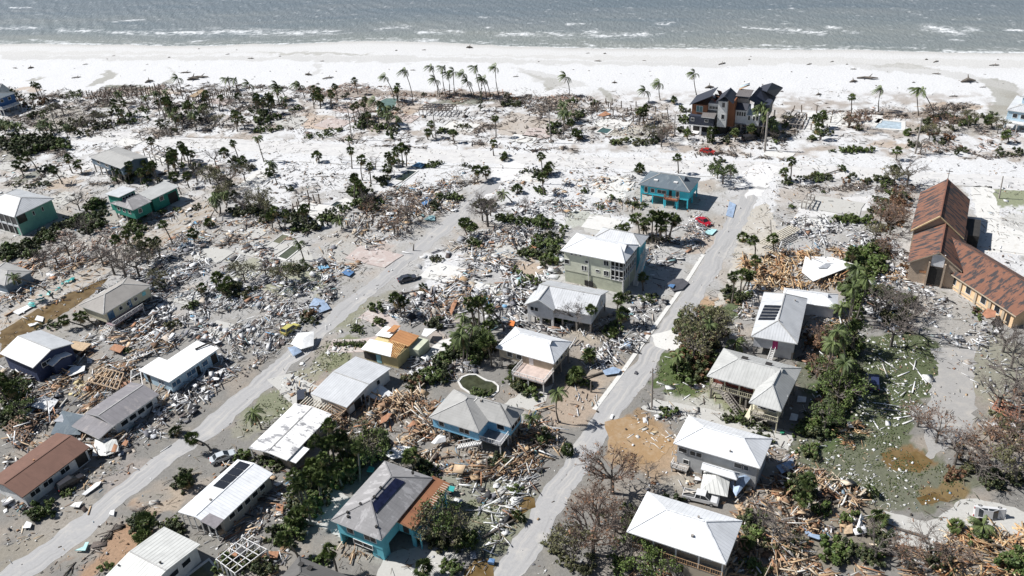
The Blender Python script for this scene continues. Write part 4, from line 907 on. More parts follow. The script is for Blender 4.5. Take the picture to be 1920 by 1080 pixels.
# ---- tan hip house with broken deck
h = House('stilt_house', [(149, 574), (195, 589), (283, 535), (236, 519)], 4.6, 'tan stilt house with hipped shingle roof and a broken white deck railing', short='tan house with broken deck')
r = h.block([(149, 574), (195, 589), (283, 535), (236, 519)], 4.6, 1.7, axis='y', roof='tan', wall='yb', z0=1.8, ov=.5)
nwin(h, 'R', 3, 3.3, .8, .8, .25, .75); h.panel('door', 'R', .82, .9, 2.9, 3.9, plain('aqua_sign', (.2, .55, .6), .6)); h.panel('door', 'R', .05, .18, 2.0, 4.0, M_glassb); h.panel('door', 'R', .5, .57, 2.0, 4.0, M_glassb)
h.deck((h.w[1] + .02, h.w[1] + 2.6, h.w[2] - .4, h.w[2] + 8.2), 1.9, 'R', plain('purple_deck', (.26, .19, .2), .8), M_white)
m = MB(); a = Vector((h.w[1] - .2, h.w[2] - 2.2, .3))
for i in range(5): m.bar(a + Vector((i * .6, 0, 0)), a + Vector((i * .6 + .3, 1.7, 1.4)), .08)
for i in range(4): m.bar(a + Vector((i * .1, i * .55, i * .45)), a + Vector((2.4 + i * .1, i * .55, i * .45)), .08)
m.build('fallen_railing', M_white, h.root)
# ---- mint house at left edge
h = House('stilt_house', [(-45, 388), (30, 407), (99, 372), (33, 353)], 6.2, 'mint green two storey house with white hipped roof at the left edge', short='mint green house')
r = h.block([(-45, 388), (30, 407), (99, 372), (33, 353)], 6.2, 2.2, axis='x', roof='galvlight', wall='mint', z0=.0, ov=.6, ins=(5, 5))
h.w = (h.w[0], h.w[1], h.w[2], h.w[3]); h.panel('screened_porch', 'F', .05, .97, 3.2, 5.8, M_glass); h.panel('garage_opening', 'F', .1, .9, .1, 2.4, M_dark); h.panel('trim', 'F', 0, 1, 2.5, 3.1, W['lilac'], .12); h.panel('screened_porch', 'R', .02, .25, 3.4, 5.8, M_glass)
h.posts([(h.w[0] + (h.w[1] - h.w[0]) * i / 6, h.w[2] - .1) for i in range(7)], 0, 6.0, .2); h.win('R', .45, 4.6, .5, 1.2); h.win('R', .7, 4.6, .5, 1.2)
# ---- green split level
h = House('split_level_house', [(209, 381), (252, 395), (281, 376), (240, 364)], 4.8, 'sea green split level house with three grey roof planes beyond the bare trees', short='green split level house')
r = h.block([(209, 381), (252, 395), (281, 376), (240, 364)], 4.8, 1.3, 'hipL', 'y', roof='greyt', wall='green', z0=1.6, ov=.4, ins=(2.2, 0))
nwin(h, 'F', 3, 3.4, 1.0, .9); h.win('R', .35, 3.5, 1.0, 1.2)
q = h.rect([(192, 366), (232, 371), (257, 354), (225, 350)], 6.8); h.roof(q, 6.8, .4, 'shed', 'y', 'galvlight'); h.walls(q, 1.6, 6.8, 'green', .5); nwin(h, 'R', 4, 6.0, .7, .7)
q2 = h.rect([(262, 365), (281, 376), (331, 350), (312, 339)], 4.6); h.roof(q2, 4.5, .5, 'shed', '-y', 'galv'); h.walls(q2, 0.3, 4.5, 'green', .6); h.win('R', .35, 3.2, 1.2, 1.2); h.panel('garage_opening', 'R', .6, .95, .3, 3.5, M_dark)
# ---- grey roof on tall pilings
h = House('stilt_house', [(170, 292), (238, 318), (273, 293), (208, 272)], 5.4, 'grey hip-roofed house on tall thin pilings among dark cabbage palms', short='grey house on tall pilings')
r = h.block([(172, 298), (238, 318), (273, 291), (208, 272)], 5.4, 1.3, 'hipL', 'x', roof='grey', wall='slate', z0=2.9, ov=.4, ins=(4, 0)); nwin(h, 'F', 3, 4.3, 1.6, 1.0)
# ---- turquoise house near the beach road
h = House('stilt_house', [(1195, 345), (1294, 361), (1313, 333), (1222, 320)], 5.4, 'turquoise stilt house with blue grey hipped roof near the beach road', short='turquoise stilt house')
r = h.block([(1195, 345), (1294, 361), (1313, 334), (1221, 320)], 5.4, 2.0, roof='greyb', wall='turq', z0=2.6, ov=.5, pilemat=W['turq'], fas=plain('grey_fascia', (.2, .22, .24), .7))
for t_, w_, hh in ((.12, .8, 1.6), (.26, 1.0, 1.0), (.45, 2.4, .9), (.78, .8, 1.6)): h.win('F', t_, 4.0, w_, hh)
h.panel('door', 'F', .60, .66, 2.8, 4.8, M_dark); dx = h.w[0] + (h.w[1] - h.w[0]) * .53; h.deck((dx, dx + 3.8, h.w[2] - 1.3, h.w[2] - .02), 2.7, 'FLR', plain('rust_deck', (.30, .12, .07), .8), plain('rust_deck', (.3, .12, .07)), pm=W['turq'])
MB().box((h.w[0] + 4, h.w[2] + .3, 2.4), (7, .3, .4)).build('beam', plain('rust_deck', (.3, .12, .07)), h.root)
dormer(h, 1283, 338, 1.2, 'greyb', .8)
for p in ((1230, 337), (1267, 341)): v = h.roof_px(*p); MB().box((0, 0, .08), (1.1, .7, .3)).build('skylight', M_white, h.root, v)
# ---- left edge fragments
h = House('bungalow', [(-40, 520), (18, 540), (60, 512), (5, 492)], 3.2, 'low house with torn grey roof half hidden by a windblown palm at left', short='torn grey roof house')
r = h.block([(-40, 520), (16, 536), (56, 506), (5, 490)], 3.2, 1.3, axis='x', roof='grey', wall='slate', ov=.4); h.win('R', .5, 2.0)
h = House('beach_house', [(-60, 178), (5, 190), (14, 172), (-40, 160)], 6.5, 'blue beach house with white trim cut by the left edge', short='blue beach house')
r = h.block([(-60, 178), (5, 190), (14, 172), (-40, 160)], 6.5, 2.0, axis='y', roof='greyb', wall=wallmat('royal_blue_wall', (.05, .13, .30)), z0=2.6, ov=.4); nwin(h, 'F', 3, 5.2, 1, 1); nwin(h, 'R', 2, 5.2, 1, 1); h.deck((h.w[1], h.w[1] + 2.5, h.w[2], h.w[3]), 2.8, 'FR', M_white)
h = House('beach_house', [(1892, 205), (1960, 215), (1975, 190), (1905, 180)], 6.2, 'pale blue two storey beach house with white balcony at the right edge', short='pale blue beach house')
r = h.block([(1889, 206), (1970, 218), (1985, 190), (1905, 178)], 6.0, 2.0, axis='x', roof='galvlight', wall='ltblue', z0=2.6, ov=.4, pilemat=W['ltblue']); nwin(h, 'F', 4, 4.4, 1.2, 1.2); h.deck((h.w[0] - .2, h.w[1], h.w[2] - 2.2, h.w[2] - .02), 2.7, 'FL', M_white)
h.roof((r[0] + 2.6, r[1], r[2] + 4, r[3] + 3), 9.2, 2.0, 'hip', 'x', 'galvlight'); h.walls((r[0] + 2.6, r[1], r[2] + 4, r[3] + 3), 5.8, 9.2, 'ltblue', .4)

# ================================================================ church
h = House('church', [(1701, 492), (1798, 504), (1821, 360), (1727, 350)], 5.0, 'brown-roofed church with stepped gable nave, long side wing and thin cross on the ridge', 'church', ang=-29.0, short='brown church')
M_stucco = wallmat('beige_stucco', (.47, .37, .28))
def agable(name, xL, xr, xR, y0, y1, ze, zr, mat='church', wall=True, z0=0.0, ov=.6, ends='FB'):
    """gable roof whose ridge is not quite in the middle"""
    P = [(xL, y0, ze), (xr, y0, zr), (xr, y1, zr), (xL, y1, ze)]; Q = [(xr, y0, zr), (xR, y0, ze), (xR, y1, ze), (xr, y1, zr)]; m = MB()
    m.slab([P, Q], .28, 0, 1, [[(p[1] + 3, p[0]) for p in P], [(p[1] + 31, p[0]) for p in Q]]); m.bar((xr, y0, zr + .05), (xr, y1, zr + .05), .3, .1, 2)
    m.build(name, [RM[mat], W['tan'], plain('ridge_rust', (.20, .09, .06))], h.root)
    m = MB(); a, b_, c, d = xL + ov, xR - ov, y0 + ov, y1 - ov; m.box(((a + b_) / 2, (c + d) / 2, (z0 + ze - .25) / 2), (b_ - a, d - c, ze - .25 - z0))
    zp = zr - .35
    if 'F' in ends: m.face([(a, c, ze - .25), (b_, c, ze - .25), (xr, c, zp)])
    if 'B' in ends: m.face([(b_, d, ze - .25), (a, d, ze - .25), (xr, d, zp)])
    m.build('wall', M_stucco, h.root); h.w = (a, b_, c, d, z0, ze)
xL = h.L(1701, 492, 5.0).x; yF = h.L(1701, 492, 5.0).y; xr = h.L(1761, 482, 8.8).x; xR = h.L(1799, 504, 5.0).x + .6; yM = h.L(1714, 418, 5.2).y
agable('nave_roof', xL, xr, xR, yF, yM + .6, 5.0, 8.8)
w4 = h.w
MB().box((xr, w4[2] - .1, 6.5), (2.6, .3, 3.0)).build('white_panel', W['lilac'], h.root)
MB().box((xr, w4[2] - .12, 2.5), (3.0, .4, 4.2)).build('entrance', M_dark, h.root)
for k in (-1, 1): MB().box((xr + k * 1.6, w4[2] - .4, 3.0), (.35, .7, 6.0)).build('pilaster', M_stucco, h.root)
MB().box((xL + 3.5, w4[2] - .03, 3.0), (1.4, .08, .5)).build('plaque', plain('rust', (.25, .1, .05)), h.root)
xL2 = h.L(1711, 418, 5.6).x; xr2 = (h.L(1761, 406, 10.4).x + h.L(1779, 335, 10.4).x) / 2; xR2 = h.L(1816, 395, 5.6).x; yB = h.L(1779, 335, 10.4).y; yS = h.L(1761, 406, 10.4).y
agable('sanctuary_roof', xL2, xr2, xR2, yS, yB, 5.6, 10.4)
MB().bar((xL2 + .1, yS - .12, 5.75), (xr2, yS - .12, 10.5), .25, .3).bar((xr2, yS - .12, 10.5), (xR2 - .1, yS - .12, 5.75), .12, .2).build('barge_board', plain('bare_timber_board', (.62, .48, .28)), h.root)
MB().bar((xr2, yB - .3, 10.3), (xr2, yB - .3, 13.2), .13).bar((xr2 - .8, yB - .3, 12.5), (xr2 + .8, yB - .3, 12.5), .13).build('cross', plain('dark_iron', (.05, .04, .04)), h.root)
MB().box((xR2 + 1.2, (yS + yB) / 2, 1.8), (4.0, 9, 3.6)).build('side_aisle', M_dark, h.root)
# wing, turned 46 degrees from the nave
w0 = h.L(1773, 507, 3.8); w1 = h.L(1905, 593, 3.8); dv = Vector((w1.x - w0.x, w1.y - w0.y, 0)); Lw = dv.length; wa = math.atan2(dv.y, dv.x)
wr = bpy.data.objects.new('wing', None); COL.objects.link(wr)
sub = House.__new__(House); sub.a = h.a + wa; sub.c = h.c; sub.M = h.M
def wing_obj(o): o.rotation_euler = (0, 0, wa); o.location = (w0.x, w0.y, 0); return o
bpy.data.objects.remove(wr)
n0 = len(h.root.children); before = set(h.root.children)
rdg = Matrix.Rotation(-wa, 3, 'Z') @ (h.L(1774, 439, 7.4) - w0); Lr = Lw; dp = 2 * rdg.y; x0w = rdg.x
h.last = None
h.roof((x0w, Lr, 0, dp), 3.8, 3.6, 'gable', 'x', 'church', t=.3, name='wing_roof', fas=W['tan'])
h.walls((x0w + 1, Lr - .2, 0, dp), 0, 3.8, W['peach'], .8, ('x', 3.6, 'R'), name='wing_wall')
for t_ in (.34, .51, .68, .83): h.win('F', t_, 2.1, 1.3, 1.7)
for t_ in (.25, .425, .6, .755, .9): h.panel('pilaster', 'F', t_ - .012, t_ + .012, .02, 3.8, W['tan'], .25)
h.panel('door', 'F', .93, .97, .1, 2.6, M_dark); h.panel('sill', 'F', .2, .95, .5, .8, W['tan'], .12)
for o in set(h.root.children) - before: 
    l = o.location.copy(); Mz = Matrix.Rotation(wa, 3, 'Z'); o.location = Mz @ l + Vector((w0.x, w0.y, 0)); o.rotation_euler = (0, 0, o.rotation_euler.z + wa)
m = MB(); q = (xR - 2, xR + 7, yF - 6, yF + 2)


# ================================================================ charcoal modern house on the beach
h = House('modern_house', [(1292, 252), (1340, 257), (1372, 225), (1325, 220)], 0, 'black-roofed modern beach house with white and brown walls and torn roof planes', ang=-27.0, short='black roofed beach house')
o0 = h.L(1292, 252, 0)
def X_(x): return o0.x + float(np.interp(x, [-1, 8, 10.2, 13.4, 17.4, 25, 33, 38.6], [-1, 7.4, 8.4, 11.2, 13.2, 16.8, 20.6, 24.0]))
def Y_(y): return o0.y + y * .85
def bx(name, x0, x1, y0, y1, z0, z1, mat): 
    h.w = (X_(x0), X_(x1), Y_(y0), Y_(y1), z0, z1); a, b_, c, d = h.w[:4]
    return MB().box(((a + b_) / 2, (c + d) / 2, (z0 + z1) / 2), (b_ - a, d - c, z1 - z0)).build(name, mat, h.root)
M_navy = plain('charcoal_cladding', (.035, .042, .065), .6, .2)
bx('wall', 0.2, 7.6, .6, 12, 0, .1, M_white)
h.posts([(X_(.2), Y_(.2)), (X_(3.9), Y_(.2)), (X_(7.6), Y_(.2))], 0, 3.2, .55); bx('wall', 7.3, 7.8, .5, 9, 0, 3.2, W['lilac']); bx('garage_recess', .4, 7.2, 4, 4.3, 0, 3.1, M_dark)
bx('wall', -.2, 8.2, -.2, 8.5, 3.2, 6.4, M_navy); h.panel('band', 'F', 0, 1, 3.2, 3.5, M_white, .06)
h.win('F', .15, 5.2, .9, .9); h.win('F', .72, 5.2, 1.0, .7)
h.roof((X_(4.0), X_(9.0), Y_(-.6), Y_(3.8)), 6.45, 1.5, 'shed', 'x', 'greystripe', name='porch_roof')
bx('wall', .2, 5.4, 1.8, 12, 6.4, 9.6, W['brown']); h.win('F', .5, 8.2, 1.9, 1.9, plain('teal_glass', (.03, .14, .17), .2)); 
bx('wall', 5.4, 10.2, 3.2, 12, 6.4, 9.9, W['white']); nwin(h, 'F', 3, 8.6, .8, .9)
h.roof((X_(-.6), X_(6.6), Y_(1.0), Y_(11.5)), 9.5, 3.4, 'shed', 'y', 'navy', fas=M_navy)
for i in range(7): MB().box((X_(6.8 + i * .55), Y_(6 + (i * 37 % 5)), 10.4 + (i % 3) * .4), (1.5, 3.6, .12), yaw=.3 * i, pitch=.35, roll=.25 * ((i % 3) - 1)).build('torn_roof_board', [plain('torn_red_felt', (.25, .09, .08)), M_dark, W['brown']][i % 3], h.root)
bx('wall', 10.2, 13.4, 1.2, 9, 3.2, 11.5, W['white'])
for zz in (10.4, 6.6): h.win('F', .6, zz, .9, 1.5); h.win('L', .4, zz + .3, 1.0, 1.2)
bx('wall', 13.4, 17.4, 3.0, 10, 3.0, 11.6, W['brown'])
h.roof((X_(8.8), X_(17.2), Y_(.4), Y_(9.6)), 11.4, 2.2, 'gable', 'y', 'navy', fas=M_navy)
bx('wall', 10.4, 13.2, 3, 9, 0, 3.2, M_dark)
bx('wall', 17.4, 25.0, 5.5, 12, 3.6, 8.2, W['lilac']); nwin(h, 'F', 4, 6.7, .5, 1.3)
h.roof((X_(17.2), X_(25.2), Y_(4.6), Y_(7.0)), 8.3, 1.5, 'shed', 'x', 'navy', name='lower_roof', fas=M_navy); bx('wall', 17.4, 24, 7.2, 12, 8.2, 11.2, plain('taupe_panel', (.28, .25, .24), .7))
h.roof((X_(16.2), X_(25.6), Y_(6.6), Y_(12.6)), 12.0, .6, 'shed', 'x', 'greystripe', name='flat_roof', fas=M_navy)
bx('wall', 25.0, 33, 5.0, 12, 3.4, 6.6, W['white'])
for t_ in (.2, .6, .85): h.win('F', t_, 5.8, .6, 1.4)
h.roof((X_(24.0), X_(34.8), Y_(4.0), Y_(14.0)), 13.6, -6.2, 'shed', 'y', 'navy', name='wing_roof', fas=M_navy) if 0 else None
P = [tuple(h.L(*q)) for q in ((1404, 185, 10.4), (1443, 206, 6.6), (1455, 182, 7.2), (1424, 162, 11.4))]
m = MB(); m.slab([P], .3, 0, 1, [[(p[1], p[0]) for p in P]]); m.build('wing_roof', [RM['navy'], M_navy], h.root)
P = [tuple(h.L(*q)) for q in ((1424, 166, 10.0), (1438, 171, 11.6), (1448, 155, 11.8), (1429, 160, 10.2))]
Q = [tuple(h.L(*q)) for q in ((1438, 171, 11.6), (1454, 180, 8.6), (1468, 164, 8.8), (1448, 155, 11.8))]
m = MB(); m.slab([P, Q], .3, 0, 1, [[(p[1], p[0]) for p in P], [(p[1], p[0]) for p in Q]]); m.build('rear_roof', [RM['navy'], M_navy], h.root)
bx('wall', 26.6, 36.0, 12.4, 19, 4.2, 8.2, M_navy)
h.posts([(X_(x), Y_(y)) for x in (25.5, 29, 33, 37) for y in (6, 13.6, 21)], 0, 4.2, .45, M_post, 'piling'); h.posts([(X_(x), Y_(11.6)) for x in (18, 21.5)], 0, 3.6, .4, M_post, 'piling'); h.posts([(X_(x), Y_(6)) for x in (18, 21.5)], 0, 3.6, .4, M_post, 'piling')
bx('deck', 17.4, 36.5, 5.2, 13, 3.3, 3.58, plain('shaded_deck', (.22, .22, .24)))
for i in range(3):
    a = Vector((X_(16.5), Y_(12 + i), 12.6 + .5 * i)); MB().bar(a, a + Vector((2.8, 1.5 - i, 1.2)), .8, .08).build('torn_roof_board', [M_wood, W['ltblue'], M_white][i], h.root)

# ================================================================ pools
def pool(poly, label, water, cop=1.0, copm=None, wet=.93):
    P = [G(p[0], p[1]) for p in poly]; c = sum(P, Vector((0, 0, 0))) / len(P)
    ar = sum(P[i].x * P[(i + 1) % len(P)].y - P[(i + 1) % len(P)].x * P[i].y for i in range(len(P)))
    if ar < 0: P.reverse()
    r = empty('swimming_pool', c); tag(r, label, 'swimming pool'); m = MB(); n = len(P); loc = [p - c for p in P]
    out = [p + p.normalized() * cop for p in loc]
    for i in range(n):
        a, b2, d, e = loc[i], loc[(i + 1) % n], out[(i + 1) % n], out[i]
        for zz, q in ((.16, (a, b2, d, e)),): m.face([(v.x, v.y, zz) for v in (e, d, b2, a)])
        m.face([(e.x, e.y, 0), (d.x, d.y, 0), (d.x, d.y, .16), (e.x, e.y, .16)]); m.face([(b2.x, b2.y, .0), (a.x, a.y, .0), (a.x, a.y, .16), (b2.x, b2.y, .16)])
    m.build('coping', copm or concw, r)
    m = MB(); m.face([(v.x, v.y, .05) for v in loc]); m.build('pool_water', water, r); return r
kid = [(861, 716), (868, 708), (880, 704), (893, 704), (902, 710), (911, 715), (923, 717), (932, 724), (932, 733), (922, 742), (905, 745), (885, 738), (868, 727)]
pool(kid, 'kidney-shaped swimming pool with murky green water behind the sky blue house', poolw, .45)
pool([(739, 337), (766, 320), (781, 322), (757, 340)], 'dark rectangular swimming pool sunk in white sand below the cabbage palm cluster', poold, .9, wet=1)
pool([(522, 482), (548, 462), (564, 465), (537, 487)], 'green rectangular swimming pool with wide pale surround on a bare concrete lot', plain('olive_pool_water', (.09, .10, .065), .15), .9)
pool([(498, 464), (530, 440), (543, 443), (514, 466)], 'silted swimming pool half covered by leaves beside another pool', plain('silted_pool_water', (.14, .14, .09), .4), .5)
pool([(1118, 248), (1130, 240), (1148, 243), (1138, 251)], 'dark green swimming pool at the end of a white sand lot near the palms', plain('teal_pool_water', (.06, .11, .10), .15), .8)
pool([(1640, 240), (1652, 226), (1690, 230), (1690, 243)], 'pale blue swimming pool with white surround near the beach at right', poolb, 1.6)
pool([(352, 1082), (392, 1052), (416, 1082), (400, 1110)], 'olive swimming pool under a fallen screen cage at the bottom left', plain('olive_pool_water2', (.08, .085, .045), .2), .6)
pool([(603, 405), (640, 380), (632, 378), (598, 400)], 'narrow dark pool beside a white slab among shrubs', poold, .4)
for p, lab in (([(713, 190), (724, 185), (748, 185), (738, 205), (720, 212), (706, 205)], 'pale green swimming pool crossed by fallen palms behind the beach scarp'),): pool(p, lab, poolg, .4)

# ================================================================ vehicles
def paintm(name, col, rough=.3, metal=.0): return plain('car_paint_' + name, col, rough, .1, .5, metal)
M_tyre = plain('tyre_rubber', (.02, .02, .02), .9); M_rim = plain('wheel_rim', (.4, .4, .4), .4); M_lamp = plain('headlight_glass', (.7, .7, .7), .2); M_tail = plain('tail_light', (.4, .02, .02), .3)
def car(name, px, py, ang, paint, label, kind='sedan', z=0.0, tiltx=0.0, tilty=0.0):
    r = empty(name, (*G(px, py).xy, z)); r.rotation_euler = (tiltx, tilty, R(ang)); tag(r, label, 'pickup truck' if kind == 'pickup' else 'car')
    prof = dict(sedan=([(-2.3, .35), (-2.35, .75), (-2.2, .95), (-1.6, 1.0), (1.0, .95), (2.1, .82), (2.35, .6), (2.3, .35)], [(-1.7, .98), (-1.05, 1.42), (.25, 1.45), (1.15, .95)], 1.8),
                suv=([(-2.4, .4), (-2.45, .9), (-2.35, 1.1), (1.1, 1.08), (2.2, .98), (2.45, .75), (2.4, .4)], [(-2.35, 1.08), (-2.0, 1.72), (.3, 1.75), (1.2, 1.07)], 1.9),
                pickup=([(-3.0, .5), (-3.0, 1.1), (-.65, 1.12), (1.7, 1.12), (2.7, 1.05), (2.95, .85), (2.95, .5)], [(-.9, 1.1), (-.75, 1.8), (.75, 1.82), (1.65, 1.12)], 2.0))[kind]
    lo, up, wd = prof; W2 = wd / 2
    def loft(pts, w0, w1, zlo, zhi):
        m = MB(); n = len(pts); wa = lambda z: (w0 + (w1 - w0) * max(0, min(1, (z - zlo) / (zhi - zlo)))) 
        lf = [(x, -wa(zz), zz) for x, zz in pts]; rt = [(x, wa(zz), zz) for x, zz in pts]
        m.face(lf); m.face(rt[::-1])
        for i in range(n): j = (i + 1) % n; m.face([lf[j], lf[i], rt[i], rt[j]])
        return m
    m = loft(lo[::-1], W2, W2 * .94, .4, 1.1)
    b = m.build('body', paint, r)
    bv = b.modifiers.new('bevel', 'BEVEL'); bv.width = .08; bv.segments = 2
    loft(up[::-1], W2 * .9, W2 * .72, up[0][1], up[1][1]).build('cabin_glass', M_glass, r)
    m = MB(); z1 = up[1][1]; wt = W2 * .72
    m.slab([[(up[1][0] - .03, -wt - .02, z1 + .04), (up[2][0] + .03, -wt - .02, z1 + .04), (up[2][0] + .03, wt + .02, z1 + .04), (up[1][0] - .03, wt + .02, z1 + .04)]], .07)
    for s_ in (-1, 1):
        for a, b2 in ((up[0], up[1]), (up[2], up[3])): m.bar((a[0], s_ * (W2 * (.9 if a[1] < 1.2 else .72) + .01), a[1]), (b2[0], s_ * (W2 * (.9 if b2[1] < 1.2 else .72) + .01), b2[1]), .09, .08)
        xm = (up[1][0] + up[2][0]) / 2; m.bar((xm, s_ * wt, z1), (xm, s_ * (W2 * .9 + .01), up[0][1]), .09, .06)
    m.build('roof', paint, r)
    if kind == 'pickup':
        MB().box((-1.95, 0, 1.128), (1.9, 1.66, .03)).build('truck_bed', plain('dark_bed', (.09, .09, .09), .7), r)
        m = MB(); m.bar((-2.9, -.5, 1.35), (-1.0, .4, 1.3), .25, .12); m.bar((-2.7, .2, 1.3), (-1.2, -.3, 1.38), .18, .1); o = m.build('plank', plain('pale_plank', (.6, .55, .48)), None); 
        o.location = r.location; o.rotation_euler = r.rotation_euler; tag(o, 'pale planks lying crosswise in the bed of the pickup', 'planks')
    wx_ = (1.45, -1.4) if kind != 'pickup' else (1.9, -1.8)
    for x in wx_:
        for s_ in (-1, 1):
            rr = .33 if kind == 'sedan' else .38; m = MB()
            m.tube([(0, -.12, 0), (0, .12, 0)], [rr, rr], 12); m.f.append(tuple(range(11, -1, -1))); m.mi.append(0)
            wo = m.build('wheel', M_tyre, r, (x, s_ * (W2 - .1), rr)); m = MB(); m.tube([(0, 0, 0), (0, s_ * .14, 0)], [rr * .6, rr * .55], 10); m.build('rim', M_rim, wo)
    for s_ in (-1, 1):
        e = max(p[0] for p in lo); MB().box((e - .06, s_ * W2 * .7, .72), (.12, .32, .16)).build('headlight', M_lamp, r); MB().box((-e + .03, s_ * W2 * .75, .85), (.1, .28, .18)).build('tail_light', M_tail, r)
    return r
car('parked_car', 764, 526, 20, paintm('graphite', (.05, .055, .07)), 'dark grey sedan standing at the edge of the left street', 'sedan')
car('parked_car', 1319, 419, -62, paintm('crimson', (.38, .015, .03)), 'bright red sedan sitting on sand below the turquoise stilt house')
car('damaged_car', 1327, 287, -35, paintm('signal_red', (.36, .03, .025)), 'red car washed up on the sanded beach road')
car('parked_car', 419, 861, 28, paintm('silver', (.50, .53, .55)), 'silver sedan pushed against a leaning palm by the left street')
car('parked_car', 134, 909, 50, paintm('black', (.03, .03, .035)), 'black SUV parked in the shade of the long brown-roofed house', 'suv')
car('pickup_truck', 1314, 938, -24, paintm('white', (.62, .62, .62)), 'white pickup truck with planks in its bed between two white-roofed houses', 'pickup')
car('damaged_car', 545, 622, 60, paintm('yellow', (.50, .45, .14)), 'faded yellow off-road car buried in rubble left of the left street', 'suv', tilty=.1)
car('damaged_car', 350, 466, 35, paintm('pale', (.42, .46, .48)), 'pale car half buried in sand beneath a slanting cabbage palm', z=-.25)
car('damaged_car', 567, 750, 100, paintm('graphite', (.05, .055, .07)), 'dark van standing nose to the bungalow at the end of the driveway', 'suv')
car('damaged_car', 1638, 722, 70, paintm('navyblue', (.03, .04, .09)), 'dark blue car in tree shade on the plank-strewn lawn', 'suv')
car('damaged_car', 1405, 262, 10, paintm('black', (.03, .03, .035)), 'black car wedged among shrubs before the black-roofed beach house', 'suv', tiltx=.2)
car('damaged_car', 1852, 962, -15, paintm('white', (.62, .62, .62)), 'small white vehicle on its side by the curved concrete drive', 'sedan', z=.6, tiltx=1.3)

# ================================================================ poles, pilings
_pole = {}
def pole(px, py, tx, ty, label, arm=True, thin=.17):
    b = G(px, py); best = min(np.arange(4, 20, .1), key=lambda hh: abs(pix(b.x, b.y, hh)[1] - ty)); hh = float(best)
    cx = pix(b.x, b.y, hh)[0]; dx = (tx - cx) / (pix(b.x + 1, b.y, hh)[0] - cx)
    r = empty('utility_pole', b); tag(r, label, 'utility pole', 'utility poles')
    MB().tube([(0, 0, 0), (dx, 0, hh)], [thin * 1.2, thin * .8], 8).build('post', M_post, r)
    if arm: MB().box((dx * .93, 0, hh * .93), (1.6, .12, .14), yaw=R(40)).box((dx * .93 + .5, .3, hh * .93 + .2), (.1, .1, .3)).box((dx * .93 - .5, -.3, hh * .93 + .2), (.1, .1, .3)).build('crossarm', M_post, r)
    return r
pole(1222, 768, 1224, 690, 'tall wooden utility pole beside the right-hand street near the lawn'); pole(1434, 283, 1440, 210, 'thick pale utility pole right of the black-roofed beach house', thin=.3)
pole(1033, 268, 1028, 200, 'grey utility pole on the beach road verge near the middle'); pole(660, 262, 650, 190, 'slightly leaning utility pole left of the beach palms', arm=False)
pole(1716, 288, 1729, 220, 'slanting utility pole beyond the church cross', thin=.25); pole(108, 246, 86, 186, 'thin leaning utility pole at the far left', arm=False)
pole(318, 256, 296, 178, 'bare pole standing in the thicket of palms at left', arm=False); pole(818, 262, 810, 200, 'pale twin pole between shrubs near the beach road', arm=False)
pole(1254, 228, 1250, 196, 'short bare pole left of the black-roofed beach house', arm=False); pole(1264, 256, 1266, 214, 'bare pole just in front of the black-roofed beach house', arm=False)
pole(1446, 438, 1445, 412, 'short snapped pole right of the right-hand street', arm=False, thin=.12); pole(1509, 428, 1511, 412, 'stub of a pole among white rubble left of the church', arm=False, thin=.12)
o = pole(1873, 372, 1881, 330, 'pole with a windbent palm top on the grass square beyond the church', arm=False)
PSTS = []
_pm = MB().tube([(0, 0, 0), (0, 0, 1)], [.16, .14], 6).mesh('piling', [plain('wet_piling', (.16, .12, .09), .9, .3)])
def pilings(x0, y0, x1, y1, x2, y2, nx, ny, hgt, grp, lab, keep=.85):
    """rows of pilings left standing where a house went; corners origin, along, across in photo pixels"""
    a, b, c = G(x0, y0), G(x1, y1), G(x2, y2)
    for i in range(nx):
        for j in range(ny):
            if random.random() > keep: continue
            p = a + (b - a) * (i / max(1, nx - 1)) + (c - a) * (j / max(1, ny - 1)) + Vector((random.uniform(-.2, .2), random.uniform(-.2, .2), 0))
            hh = hgt * random.uniform(.6, 1.1)
            o = addobj('piling', _pm, None, p, (random.gauss(0, .06), random.gauss(0, .06), 0), (1.2, 1.2, hh)); tag(o, 'pale concrete pier' if 'pier' in lab else 'bare wooden piling', 'piling', grp, auto=True); PSTS.append(o)
pilings(165, 182, 235, 170, 185, 195, 9, 4, 2.6, 'pilings of the first vanished beach house', 'bare wooden piling in the dark grid left of the tan deck near the beach')
pilings(248, 172, 300, 168, 262, 186, 7, 4, 2.6, 'pilings of the second vanished beach house', 'bare wooden piling between the dark grid and the tan deck')
pilings(350, 190, 440, 172, 362, 200, 9, 4, 2.8, 'pilings right of the tan deck', 'bare wooden piling right of the tan deck near the beach')
pilings(292, 166, 345, 174, 300, 180, 6, 3, 2.4, 'pilings beyond the tan deck', 'bare wooden piling on the sand beyond the tan deck')
pilings(540, 400, 580, 375, 560, 408, 5, 3, 3.0, 'pale piers left of the narrow pool', 'pale concrete pier standing in white sand left of the narrow dark pool')
pilings(1155, 190, 1250, 215, 1130, 212, 6, 4, 2.4, 'pilings left of the black-roofed house', 'dark piling standing in white sand left of the black-roofed beach house', .7)
pilings(1488, 208, 1562, 216, 1475, 238, 6, 3, 2.4, 'pilings right of the black-roofed house', 'dark piling standing in white sand right of the black-roofed beach house', .7)
pilings(1110, 196, 1120, 210, 1135, 192, 4, 2, 2.0, 'pilings by the orange board', 'short piling beside the orange board in the sand', .9)
pilings(370, 330, 400, 322, 385, 345, 4, 2, 1.6, 'stubs among the shrubs', 'short timber stub in the sand right of the green split level house', .8)
pilings(1800, 345, 1920, 352, 1800, 352, 2, 1, .1, 'x', 'x', 0)
